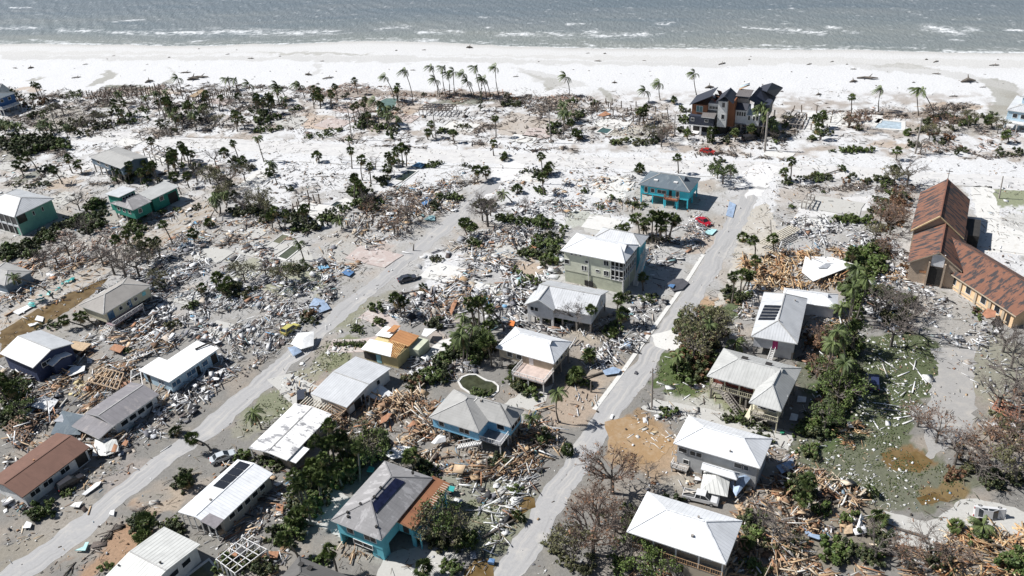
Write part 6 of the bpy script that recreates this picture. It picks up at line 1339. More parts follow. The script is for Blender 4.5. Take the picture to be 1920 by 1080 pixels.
def palm(px, py, tx, ty, kind='fan', label=None, s=None, group=None, i=None, name=None):
    """px,py foot; tx,ty centre of the crown"""
    i = random.randrange(99) if i is None else i; b = G(px, py); hh, dx = solve_top(b, tx, ty); hh = min(hh, 19)
    nm = name or ('cabbage_palm' if kind == 'fan' else 'coconut_palm' if kind == 'pin' else 'date_palm')
    r = empty(nm, b); sz = s or (random.uniform(.9, 1.2) if kind == 'fan' else random.uniform(.9, 1.05))
    m = MB(); sg = 6; bow = random.uniform(-.3, .3) * (1 if kind == 'fan' else 2)
    rr = .2 if kind == 'fan' else .17
    m.tube([(dx * (t / sg) ** 1.5 + bow * math.sin(math.pi * t / sg), bow * .5 * math.sin(math.pi * t / sg), hh * t / sg) for t in range(sg + 1)], [rr * (1.25 if t == 0 else 1) * (1 - .3 * t / sg) for t in range(sg + 1)], 7)
    m.build('trunk', M_bark, r)
    me = (FANS if kind == 'fan' else PINS if kind == 'pin' else PINR); addobj('crown', me[i % len(me)], r, (dx, 0, hh), (0, 0, random.uniform(0, 6.28) if kind != 'pin' else random.uniform(-.35, .35)), (sz, sz, sz))
    tag(r, label or {'fan': 'ragged cabbage palm', 'pin': 'windblown coconut palm', 'date': 'feathery crowned palm'}[kind], 'palm tree', group or {'fan': 'cabbage palms', 'pin': 'windblown coconut palms', 'date': 'feathery palms'}[kind], auto=label is None)
    return r
def snag(px, py, tx, ty):
    b = G(px, py); hh, dx = solve_top(b, tx, ty, .8); r = MB().tube([(0, 0, 0), (dx * .5, 0, hh * .5), (dx, 0, hh)], [.2, .16, .12], 6).build('palm_trunk', M_bark, None, b); tag(r, 'bare snapped palm trunk', 'palm trunk', 'snapped palm trunks', auto=True)
# --- tall windblown palms on the beach edge
for q in ((739, 187, 722, 143), (775, 197, 759, 133), (821, 177, 807, 125), (836, 180, 829, 127), (824, 183, 815, 150), (842, 180, 839, 139), (854, 181, 850, 135), (886, 183, 869, 137), (889, 185, 876, 152), (904, 190, 890, 126), (912, 185, 903, 148), (918, 181, 909, 148), (936, 182, 929, 126),
          (1067, 180, 1060, 144), (1216, 192, 1209, 170), (1238, 188, 1236, 156), (1306, 178, 1301, 138), (1647, 210, 1652, 167), (1722, 217, 1719, 168), (1752, 219, 1729, 166), (342, 180, 333, 147), (431, 171, 423, 148), (446, 168, 438, 149), (476, 180, 466, 158), (536, 188, 519, 160), (572, 186, 562, 160), (717, 212, 703, 188), (560, 168, 556, 157)): palm(*q, 'pin')
palm(900, 206, 901, 176, 'pin', 'short dark coconut palm nearest the sea road within the bent palm row') if 0 else None
for q in ((671, 177, 664, 151), (632, 185, 627, 162), (590, 180, 587, 166), (1596, 213, 1597, 182), (450, 192, 446, 180), (1264, 195, 1264, 186)): palm(*q, 'fan', s=.95)
# --- palms that can be told apart further inland (foot, crown)
FAN = [(117, 345, 100, 318), (136, 325, 126, 297), (154, 325, 146, 308), (52, 318, 36, 300), (70, 320, 50, 292), (45, 330, 30, 308), (286, 290, 282, 264), (438, 310, 420, 285), (448, 300, 437, 268), (470, 316, 455, 300), (660, 316, 657, 282), (598, 304, 594, 292), (680, 338, 678, 300), (696, 345, 693, 312), (731, 322, 728, 292), (748, 314, 744, 284), (755, 312, 752, 276), (762, 312, 760, 282),
       (740, 312, 736, 300), (728, 330, 726, 316), (895, 342, 894, 318), (912, 336, 910, 320), (1021, 365, 1017, 332), (1018, 345, 1014, 293), (1028, 330, 1026, 318), (1033, 326, 1031, 312), (1272, 325, 1270, 295), (1204, 325, 1199, 315), (1481, 340, 1483, 302), (1474, 340, 1471, 322), (1682, 336, 1678, 318), (1680, 300, 1683, 282), (972, 362, 970, 356),
       (1198, 445, 1192, 408), (1215, 455, 1208, 415), (1222, 456, 1224, 405), (1230, 455, 1232, 408), (1240, 452, 1238, 402), (1247, 455, 1248, 410), (1256, 455, 1263, 408), (1207, 440, 1210, 424), (1235, 458, 1240, 424), (1252, 452, 1268, 414), (1163, 440, 1160, 430), (1180, 442, 1174, 426),
       (1415, 480, 1412, 450), (1418, 520, 1416, 488), (1372, 568, 1376, 518), (1452, 478, 1450, 446), (1598, 500, 1600, 472), (1206, 545, 1206, 520), (1110, 622, 1108, 580), (1158, 610, 1160, 560), (1165, 612, 1168, 588), (1105, 685, 1104, 665), (1078, 720, 1080, 700), (1145, 632, 1150, 628),
       (752, 595, 742, 560), (759, 592, 756, 566), (922, 688, 912, 640), (915, 640, 913, 612), (910, 660, 905, 630), (945, 620, 918, 576), (365, 455, 362, 438), (395, 425, 391, 418), (355, 352, 350, 330), (330, 340, 325, 330), (219, 490, 216, 450), (244, 460, 236, 440), (260, 470, 262, 448), (268, 492, 266, 462), (325, 462, 305, 420), (300, 485, 294, 452), (287, 485, 280, 455), (408, 545, 406, 520), (432, 550, 428, 528), (420, 560, 418, 540), (380, 555, 378, 540),
       (178, 610, 150, 592), (165, 615, 120, 598), (505, 330, 505, 322), (620, 880, 616, 798), (640, 870, 650, 842), (614, 862, 618, 830), (683, 868, 660, 835), (605, 895, 585, 872), (618, 910, 600, 880), (642, 915, 632, 882), (660, 900, 655, 872), (672, 880, 664, 852), (585, 918, 578, 892), (590, 985, 552, 968), (583, 985, 578, 950), (560, 990, 560, 985), (560, 1045, 533, 1010), (632, 1076, 619, 1032), (775, 885, 770, 855), (355, 915, 347, 900), (395, 845, 360, 820), (280, 1010, 270, 978), (285, 1030, 268, 1008), (793, 1085, 793, 1065), (1510, 930, 1518, 902), (1506, 960, 1510, 935), (1395, 452, 1393, 448),
       (1700, 575, 1702, 560), (1670, 600, 1610, 600), (1600, 660, 1604, 610), (945, 300, 944, 292), (926, 292, 925, 268), (1330, 268, 1332, 254), (1412, 262, 1410, 240), (1380, 262, 1378, 248), (1345, 250, 1343, 244), (1290, 262, 1288, 248), (1530, 245, 1528, 222), (1544, 240, 1543, 215), (1537, 262, 1535, 238), (1450, 240, 1449, 225), (852, 268, 850, 250), (803, 262, 802, 248), (812, 258, 808, 232), (1092, 262, 1081, 248), (1075, 255, 1070, 230), (1083, 262, 1085, 252), (1198, 235, 1198, 208), (1212, 228, 1212, 202), (1205, 232, 1206, 212), (930, 258, 928, 222), (1860, 240, 1856, 225), (1890, 268, 1888, 252)]
for q in FAN: palm(*q, 'fan')
DATE = [(490, 805, 475, 774), (1018, 822, 998, 782), (1048, 792, 1046, 735), (1104, 682, 1104, 664), (1078, 718, 1080, 698), (520, 345, 508, 305), (640, 430, 636, 412), (960, 380, 944, 362), (570, 488, 560, 455), (930, 610, 925, 600), (100, 560, 25, 515), (1846, 998, 1843, 985), (845, 1010, 820, 985), (495, 303, 482, 258), (1402, 655, 1380, 640), (1270, 700, 1270, 668), (1600, 660, 1577, 572), (1500, 560, 1565, 520)]
for q in DATE[:-1]: palm(*q, 'date', s=random.uniform(.8, 1.0))
for q in ((340, 365, 332, 345), (640, 245, 640, 235), (775, 470, 776, 458), (1010, 470, 1012, 462), (370, 505, 372, 495), (445, 380, 440, 368), (390, 415, 402, 395), (1108, 735, 1108, 715)): snag(*q)
# --- shrubs, hedges, trees
SHR = [leaf_mass(60 + i, [(0, 0, .7, 1.0), (.8, .2, .6, .8), (-.7, .3, .5, .8), (.1, -.7, .5, .7)], 620, .34, [M_leaf, M_olive], shape=.75, mesh='foliage') for i in range(4)]
SHRD = [leaf_mass(70 + i, [(0, 0, .7, 1.0), (.9, 0, .6, .8), (-.8, .3, .5, .9), (0, -.7, .6, .7)], 620, .32, [M_leafd, M_olive], shape=.7, mesh='foliage') for i in range(4)]
SHRR = [leaf_mass(80 + i, [(0, 0, .8, 1.0), (.8, .1, .6, .8), (-.7, .2, .7, .8)], 420, .28, [M_rust, M_olive], shape=.9, mesh='foliage') for i in range(3)]
SHRO = [leaf_mass(85 + i, [(0, 0, .7, 1.0), (.8, .2, .6, .8), (-.7, .3, .5, .8)], 420, .30, [M_olive, M_leafd], shape=.7, mesh='foliage') for i in range(3)]
_stem = MB().tube([(0, 0, 0), (.1, 0, .5), (.3, .1, 1.0)], [.07, .05, .03], 5).tube([(0, 0, 0), (-.3, .2, .9)], [.06, .03], 5).tube([(0, 0, 0), (0, -.4, .8)], [.06, .03], 5).mesh('stem', [M_bark2])
def shrub(px, py, s=1.0, kind='g', label=None, sz=1.0):
    b = G(px, py); r = empty('shrub', b); ms = dict(g=SHR, d=SHRD, r=SHRR, o=SHRO)[kind]
    addobj('foliage', random.choice(ms), r, (0, 0, 0), (0, 0, random.uniform(0, 6.28)), (s, s, s * sz * random.uniform(.8, 1.15))); addobj('stem', _stem, r, (0, 0, 0), (0, 0, random.uniform(0, 6)), (s, s, s))
    d = dict(g='green shrub thicket', d='dark stripped thicket', r='rust brown thicket', o='olive shrub thicket')[kind]
    tag(r, label or d, 'shrub', d + 's', auto=label is None); return r
def scat(cx, cy, rx, ry, n, kinds='gd', s=(.8, 1.5), a=0, **k):
    """one thicket: clumps of foliage that have grown into each other"""
    a = R(a); n = min(n, 60); r = empty('thicket', G(cx, cy)); cnt = {}
    for _ in range(n):
        t = random.uniform(0, 6.28); q = math.sqrt(random.random()); x, y = rx * q * math.cos(t), ry * q * math.sin(t); kd = random.choice(kinds); cnt[kd] = cnt.get(kd, 0) + 1
        p = G(cx + x * math.cos(a) - y * math.sin(a), cy + x * math.sin(a) + y * math.cos(a)) - r.location; sc = random.uniform(*s)
        addobj('foliage', random.choice(dict(g=SHR, d=SHRD, r=SHRR, o=SHRO)[kd]), r, p, (0, 0, random.uniform(0, 6.28)), (sc * random.uniform(.8, 1.1), sc * random.uniform(.8, 1.1), sc * random.uniform(.7, 1.15)))
    m = MB()
    last = None
    for ch in sorted(list(r.children)[:24], key=lambda c: c.location.x):
        l = ch.location
        if last is not None: m.tube([(last.x, last.y, .03), (l.x, l.y, .03)], [.05, .05], 4)
        last = l
        m.tube([(l.x, l.y, 0), (l.x + .1, l.y, .5), (l.x + .3, l.y + .1, 1.1)], [.08, .05, .03], 4); m.tube([(l.x, l.y, 0), (l.x - .4, l.y + .2, 1.2)], [.06, .03], 4)
    m.build('stems', M_bark2, r); kd = max(cnt, key=cnt.get)
    tag(r, dict(g='green shrub thicket', d='dark stripped thicket', r='rust brown thicket', o='olive shrub thicket')[kd], 'shrubs', auto=True)
# far strip behind the beach
for z in ((30, 190, 28, 12, 6, 'ddo'), (60, 274, 66, 16, 44, 'ddg', (1.5, 2.4)), (150, 245, 50, 12, 14, 'do', (1.2, 1.9)), (200, 215, 40, 14, 8, 'do', (1, 1.6)), (60, 205, 50, 16, 10, 'dr', (1, 1.7)), (620, 180, 60, 4, 8, 'd', (.5, .9)), (850, 180, 80, 4, 12, 'dr', (.5, .9)), (20, 245, 20, 8, 5, 'dd', (1.3, 2)), (150, 180, 18, 8, 3, 'dg'), (110, 195, 30, 14, 6, 'do'), (165, 235, 50, 12, 8, 'doo', (1, 1.8)), (80, 220, 20, 8, 3, 'g'), (240, 228, 26, 12, 8, 'gd'), (268, 218, 10, 18, 4, 'g'), (330, 232, 40, 16, 10, 'gdo'), (300, 200, 20, 8, 3, 'r'), (390, 215, 25, 20, 4, 'do'),
          (494, 215, 24, 20, 14, 'gdd', (1.2, 2)), (505, 245, 38, 5, 9, 'g', (.9, 1.3)), (545, 203, 14, 6, 4, 'g'), (610, 252, 32, 6, 12, 'g', (.8, 1.3), -14), (690, 240, 22, 18, 10, 'gdd', (1.1, 1.8)), (730, 250, 16, 12, 6, 'gd', (1, 1.6)), (742, 205, 8, 6, 3, 'd'), (655, 262, 8, 3, 2, 'g'), (835, 252, 20, 7, 6, 'dg'), (880, 235, 30, 6, 5, 'go', (.7, 1.1), -10),
          (960, 195, 30, 8, 8, 'dro', (.9, 1.6)), (1045, 245, 14, 9, 7, 'dg', (1.1, 1.6)), (1085, 215, 40, 6, 10, 'dgo', (.8, 1.3), -35), (1070, 192, 8, 4, 2, 'g'), (1160, 270, 22, 5, 6, 'go'), (1205, 268, 30, 6, 10, 'gdo', (.9, 1.5)), (1235, 248, 12, 14, 5, 'do'), (1280, 215, 12, 12, 5, 'gd', (1, 1.5)), (1280, 240, 12, 14, 5, 'gd', (1, 1.5)),
          (1360, 266, 40, 5, 7, 'dg', (.7, 1.1)), (1412, 258, 14, 10, 6, 'd', (1, 1.5)), (1462, 250, 10, 26, 10, 'gdo', (.9, 1.4), 30), (1520, 262, 10, 4, 2, 'g'), (1540, 250, 14, 8, 4, 'gd'), (1600, 285, 42, 5, 14, 'g', (.8, 1.3), 2), (1605, 236, 22, 16, 8, 'rro', (1, 1.6)), (1715, 270, 10, 10, 4, 'd'), (1735, 245, 22, 14, 8, 'gdo', (1, 1.5)), (1775, 232, 35, 14, 14, 'rdo', (1, 1.7)), (1808, 232, 14, 10, 6, 'gd', (1.2, 1.8)), (1760, 262, 30, 10, 6, 'dr'), (1855, 230, 18, 20, 6, 'dg'), (1890, 290, 20, 8, 5, 'd'), (1800, 285, 30, 6, 4, 'dr'),
          # between the beach road and the first houses
          (255, 338, 50, 10, 9, 'dgo', (1, 1.6)), (270, 320, 20, 5, 3, 'g'), (60, 345, 40, 8, 5, 'do'), (70, 318, 30, 6, 4, 'd'), (345, 315, 30, 20, 5, 'd'), (440, 305, 10, 5, 3, 'd'), (545, 355, 8, 3, 2, 'd', (.8, 1.2)), (400, 340, 40, 20, 5, 'rod', (1, 1.6)), (472, 318, 12, 4, 2, 'd'), (670, 370, 20, 20, 12, 'gd', (1.2, 2)), (716, 342, 14, 8, 6, 'd', (1, 1.5)), (690, 385, 30, 10, 8, 'gdd', (1, 1.6)),
          (530, 410, 55, 9, 16, 'd', (1, 1.6)), (575, 430, 30, 8, 10, 'dgd', (1, 1.6)), (620, 405, 16, 12, 8, 'gd', (1, 1.6), -40), (640, 395, 12, 8, 4, 'g'), (735, 306, 14, 4, 3, 'g'), (810, 310, 24, 4, 10, 'g', (.7, 1.1)), (845, 372, 26, 6, 12, 'gd', (.8, 1.3), 8), (820, 390, 14, 7, 5, 'do'), (875, 312, 14, 4, 3, 'd', (.6, .9)), (1000, 322, 40, 6, 5, 'd', (.7, 1.0)), (690, 395, 20, 12, 4, 'r'),
          (1010, 362, 10, 4, 3, 'g'), (1000, 420, 70, 8, 22, 'g', (.9, 1.4), 8), (955, 412, 20, 5, 6, 'g'), (1040, 450, 30, 8, 8, 'gd', (1, 1.4), 18), (1015, 475, 35, 22, 26, 'gd', (1, 1.7), 10), (1165, 378, 20, 3, 5, 'go', (.6, .9), 14), (1200, 388, 22, 4, 7, 'gd', (.7, 1.1), 14), (1120, 388, 10, 5, 3, 'g', (.6, .9)), (1215, 450, 40, 6, 9, 'do', (.7, 1.1)), (1097, 362, 6, 2, 2, 'g', (.8, 1.2)), (1355, 310, 20, 12, 3, 'd'), (1010, 330, 14, 4, 4, 'd'),
          (1470, 345, 12, 4, 4, 'gd'), (1530, 335, 40, 6, 14, 'dgo', (.8, 1.3)), (1600, 340, 30, 5, 5, 'dr'), (1660, 345, 16, 12, 7, 'gdo', (1, 1.5)), (1600, 415, 35, 6, 16, 'g', (.9, 1.4)), (1650, 392, 18, 16, 8, 'dog', (1, 1.6)), (1675, 400, 22, 22, 14, 'rr', (1.1, 1.9)), (1655, 430, 20, 10, 5, 'rd'), (1680, 372, 16, 12, 6, 'gdr', (1, 1.6)), (1485, 388, 6, 3, 2, 'g', (.6, .8)), (1545, 362, 5, 3, 1, 'g', (.5, .7)),
          (1620, 500, 26, 30, 24, 'gg', (1.5, 2.4), -10), (1600, 550, 20, 20, 10, 'gd', (1.4, 2.2)), (1650, 470, 14, 20, 6, 'do', (1, 1.5)), (1665, 460, 12, 12, 4, 'r', (.8, 1.2)), (1640, 555, 25, 20, 10, 'do', (1.2, 2)), (1700, 500, 10, 5, 2, 'r', (.6, 1)),
          # middle
          (880, 425, 8, 12, 4, 'g', (1, 1.5)), (888, 458, 10, 8, 4, 'gd', (1, 1.4)), (905, 390, 20, 12, 6, 'do', (1, 1.6)), (820, 490, 16, 6, 6, 'od', (.7, 1)), (706, 580, 6, 5, 2, 'g', (1.1, 1.4)), (715, 604, 8, 6, 3, 'go', (1, 1.3)), (580, 600, 14, 7, 5, 'rd', (1.1, 1.5)), (675, 620, 14, 7, 7, 'g', (.6, .8)), (665, 648, 40, 3, 20, 'g', (.5, .7), 2), (815, 608, 10, 10, 5, 'gd', (1, 1.4)),
          (845, 665, 12, 45, 26, 'gd', (1.0, 1.6), 42), (820, 705, 30, 16, 12, 'gd', (1, 1.5), -30), (895, 655, 30, 25, 20, 'gd', (1.2, 1.9)), (775, 720, 20, 10, 9, 'dro', (1, 1.5)), (900, 742, 16, 4, 6, 'g', (.8, 1.1)), (965, 710, 14, 20, 8, 'gdo', (1, 1.6)), (990, 735, 20, 14, 8, 'gd', (1, 1.5)), (1040, 592, 24, 14, 10, 'dg', (1, 1.6)), (1080, 600, 20, 10, 6, 'gd', (1, 1.4)), (1150, 622, 12, 12, 6, 'gd', (1, 1.6)), (1200, 560, 30, 12, 6, 'gd', (.8, 1.2)), (1095, 720, 10, 6, 2, 'g', (.9, 1.2)),
          (905, 560, 14, 10, 5, 'go', (.7, 1)), (990, 530, 20, 10, 6, 'g', (.8, 1.2)), (975, 510, 10, 6, 3, 'g', (.7, 1)), (560, 505, 20, 12, 5, 'od', (.9, 1.4)), (450, 545, 36, 16, 14, 'gdo', (1, 1.6)), (350, 575, 20, 10, 5, 'dog', (.8, 1.3)), (300, 535, 16, 14, 5, 'do', (.9, 1.3)), (95, 615, 20, 10, 4, 'gd', (.8, 1.2)), (320, 610, 14, 8, 4, 'do', (.9, 1.3)), (240, 660, 6, 4, 2, 'g', (.7, 1)),
          (180, 405, 14, 30, 20, 'gd', (1.4, 2.2)), (160, 420, 20, 20, 9, 'd', (1.2, 1.8)), (260, 408, 14, 8, 6, 'g', (1, 1.5)), (300, 395, 10, 6, 3, 'g'), (80, 450, 85, 10, 34, 'gd', (1.0, 1.6), -28), (30, 475, 40, 14, 16, 'dg', (1.2, 1.8)), (335, 395, 10, 3, 3, 'g', (.7, 1)), (370, 392, 10, 4, 3, 'd', (.7, 1)), (255, 430, 20, 10, 8, 'gd', (1, 1.6)), (420, 372, 20, 10, 6, 'do', (1, 1.6)), (455, 395, 20, 12, 8, 'd', (1.2, 1.8)), (490, 390, 20, 20, 8, 'd', (1, 1.6)),
          # foreground
          (30, 740, 26, 24, 16, 'dg', (1, 1.7)), (15, 790, 20, 16, 6, 'd', (1, 1.6)), (85, 965, 16, 10, 6, 'dg', (1, 1.5)), (130, 925, 8, 6, 3, 'g', (.7, 1)), (345, 905, 14, 10, 6, 'dg', (1, 1.4)), (270, 985, 16, 10, 7, 'gd', (1, 1.5)), (325, 990, 24, 12, 8, 'gd', (.9, 1.4)), (262, 1010, 8, 6, 3, 'gy'.replace('y', 'g'), (.8, 1)), (198, 1068, 6, 4, 2, 'g', (.8, 1)), (450, 1060, 30, 16, 10, 'go', (1, 1.5)), (455, 855, 14, 8, 4, 'g', (.8, 1.2)),
          (630, 890, 50, 25, 40, 'dg', (1.0, 1.7), -30), (700, 840, 24, 22, 14, 'dg', (1.2, 1.9)), (580, 945, 30, 28, 18, 'dg', (1.1, 1.8)), (540, 1005, 30, 16, 12, 'dg', (1.1, 1.7)), (510, 870, 30, 14, 8, 'dg', (.8, 1.3)), (800, 895, 30, 12, 10, 'dg', (1, 1.5), 30), (605, 1055, 14, 8, 4, 'g', (.8, 1.2)), (500, 1070, 12, 6, 3, 'd'), (825, 1000, 30, 28, 16, 'go', (1.2, 1.9)), (870, 1020, 16, 14, 5, 'g', (1, 1.5)), (940, 870, 14, 8, 5, 'gd', (.9, 1.3)), (960, 925, 10, 6, 2, 'g', (.8, 1.1)), (850, 1070, 16, 8, 4, 'g', (.9, 1.2)), (1015, 825, 14, 8, 5, 'gd', (.9, 1.2)),
          (1315, 620, 40, 30, 24, 'goor', (1.4, 2.2)), (1305, 670, 36, 34, 26, 'goor', (1.4, 2.2)), (1290, 705, 20, 12, 8, 'dg', (1.2, 2)), (1385, 560, 24, 8, 9, 'dg', (.8, 1.3)), (1385, 775, 40, 3, 10, 'g', (.6, .8), 16), (1400, 795, 50, 3, 16, 'dg', (.7, .9), 14), (1250, 775, 14, 6, 4, 'g', (.8, 1.1)), (1500, 810, 14, 6, 3, 'g'), (1365, 548, 6, 6, 2, 'd'),
          (1535, 650, 20, 14, 10, 'rr', (1.1, 1.7)), (1530, 690, 16, 12, 7, 'rg', (1, 1.6)), (1580, 640, 24, 34, 22, 'gdo', (1.1, 1.8)), (1565, 740, 32, 40, 26, 'gdo', (1.1, 1.8)), (1590, 700, 16, 20, 8, 'd', (1.2, 2)), (1540, 800, 30, 24, 16, 'gd', (1.1, 1.8)), (1520, 850, 20, 10, 5, 'go', (1, 1.4)), (1500, 915, 14, 30, 12, 'gd', (1, 1.5)), (1605, 575, 16, 10, 6, 'g', (1.2, 1.8)), (1700, 560, 40, 12, 6, 'od', (.9, 1.4)), (1680, 600, 26, 12, 8, 'do', (1.2, 1.8)),
          (1245, 960, 18, 22, 10, 'dg', (1.1, 1.7)), (1060, 1020, 36, 30, 9, 'o', (.8, 1.2)), (1090, 1060, 50, 14, 9, 'o', (.8, 1.3)), (1160, 1060, 26, 16, 6, 'g', (.8, 1.2)), (1120, 945, 36, 26, 3, 'o', (.6, .9)), (1178, 975, 14, 24, 7, 'g', (.9, 1.3)),
          (1415, 990, 22, 24, 8, 'dg', (1, 1.5)), (1470, 1030, 40, 20, 6, 'do', (.9, 1.4)), (1600, 1040, 60, 18, 14, 'dg', (1.1, 1.7)), (1650, 1010, 26, 10, 5, 'do', (.9, 1.3)), (1745, 1055, 60, 14, 8, 'do', (.8, 1.3)), (1905, 1060, 20, 14, 8, 'g', (1.1, 1.8)), (1590, 975, 10, 8, 3, 'g', (.9, 1.2)), (1540, 955, 12, 8, 3, 'g'), (1850, 850, 55, 45, 9, 'r', (.8, 1.4)), (1890, 790, 26, 40, 5, 'o', (.9, 1.4)), (1790, 892, 20, 6, 5, 'r', (.7, 1.1)), (1880, 900, 40, 14, 8, 'd', (.9, 1.4)), (1830, 880, 26, 8, 4, 'o', (.8, 1.2)), (1845, 1010, 20, 10, 4, 'gd', (.8, 1.2)), (1420, 1060, 20, 12, 5, 'g', (.9, 1.3)), (1830, 590, 20, 8, 4, 'gr', (.8, 1.1)), (1430, 830, 6, 3, 2, 'd')):
    scat(*z)
# palms of the thickets: too many to name by place one by one, still each its own tree
def grove(cx, cy, rx, ry, n, lo, hi, kind='fan', lean=0):
    for _ in range(n):
        t = random.uniform(0, 6.28); q = math.sqrt(random.random()); x, y = cx + rx * q * math.cos(t), cy + ry * q * math.sin(t); hh = random.uniform(lo, hi); b = G(x, y); tx, ty = pix(b.x + random.gauss(lean, .8), b.y, hh)
        palm(x, y, tx, ty, kind, s=random.uniform(.75, 1.05) if kind == 'fan' else random.uniform(.7, 1.0))
for z in ((340, 225, 36, 20, 9, 4, 8), (350, 228, 40, 20, 9, 3, 7, 'date'), (300, 200, 26, 10, 4, 3, 7, 'date'), (240, 225, 22, 10, 4, 3, 7), (230, 205, 10, 6, 1, 5, 7, 'date'), (390, 212, 24, 14, 4, 3, 7), (455, 240, 16, 10, 4, 3, 7), (500, 205, 24, 14, 8, 3, 7), (530, 196, 16, 10, 4, 3, 6, 'date'), (608, 200, 24, 8, 8, 3, 6), (690, 228, 24, 14, 6, 3, 7), (745, 198, 8, 8, 3, 3, 6),
          (725, 240, 20, 10, 5, 3, 6, 'date'), (60, 200, 34, 14, 4, 3, 7), (30, 250, 26, 10, 5, 3, 6, 'date'), (100, 262, 30, 10, 5, 3, 6, 'date'), (1070, 236, 18, 14, 6, 3, 6, 'date'), (1360, 268, 40, 4, 2, 3, 5, 'fan'), (1425, 258, 8, 10, 4, 7, 12, 'date'), (1450, 250, 12, 18, 4, 3, 6, 'date'), (265, 338, 50, 8, 12, 3, 6), (330, 320, 20, 12, 9, 3, 6), (345, 305, 20, 8, 5, 3, 6),
          (420, 395, 20, 16, 4, 4, 8, 'date'), (540, 425, 40, 10, 5, 3, 6), (675, 372, 14, 14, 5, 4, 7), (1400, 545, 14, 8, 3, 3, 5), (880, 440, 8, 14, 2, 3, 5), (870, 660, 24, 24, 6, 5, 9, 'date'), (905, 620, 14, 16, 4, 6, 10), (20, 765, 22, 18, 4, 4, 8), (640, 890, 40, 26, 10, 4, 8), (585, 950, 24, 24, 6, 4, 8), (1570, 720, 24, 34, 5, 6, 11, 'date'), (1590, 610, 16, 30, 4, 7, 12, 'date'), (1300, 650, 26, 26, 3, 4, 7, 'date')): grove(*z)
# --- branching trees, bare and half-bare
BT = [branches(100 + i, 6.5, 1.0, 5, M_twig, .22, 5) for i in range(3)]
BR = [branches(110 + i, 6.5, .95, 5, M_twigr, .2, 6, M_rust, leafp=.07) for i in range(3)]
BO = [branches(120 + i, 6.5, .95, 5, M_twig, .22, 5, M_olive, leafp=.55) for i in range(3)]
BX = [branches(140 + i, 7.0, .80, 6, M_twigr, .26, 7, M_rust, leafp=.04) for i in range(2)]
BG = [branches(130 + i, 6.0, .9, 5, M_twig, .2, 5, M_leaf, leafp=.9) for i in range(2)]
def tree(px, py, s, kind='b', label=None, rx=0.0):
    r = empty('bare_tree' if kind in 'brx' else 'leafy_tree', G(px, py)); parts = random.choice(dict(b=BT, r=BR, o=BO, g=BG, x=BX)[kind]); a = random.uniform(0, 6.28)
    for nm, me in parts: addobj(nm, me, r, (0, 0, 0), (0, 0, a), (s, s, s))
    if rx: r.rotation_euler = (0, rx, 0)
    d = dict(b='leafless grey tree', r='reddish withered tree', x='wide crowned withered tree', o='olive half-stripped tree', g='thinned green tree')[kind]
    tag(r, label or d, 'tree', d.replace('tree', 'trees'), auto=label is None); return r
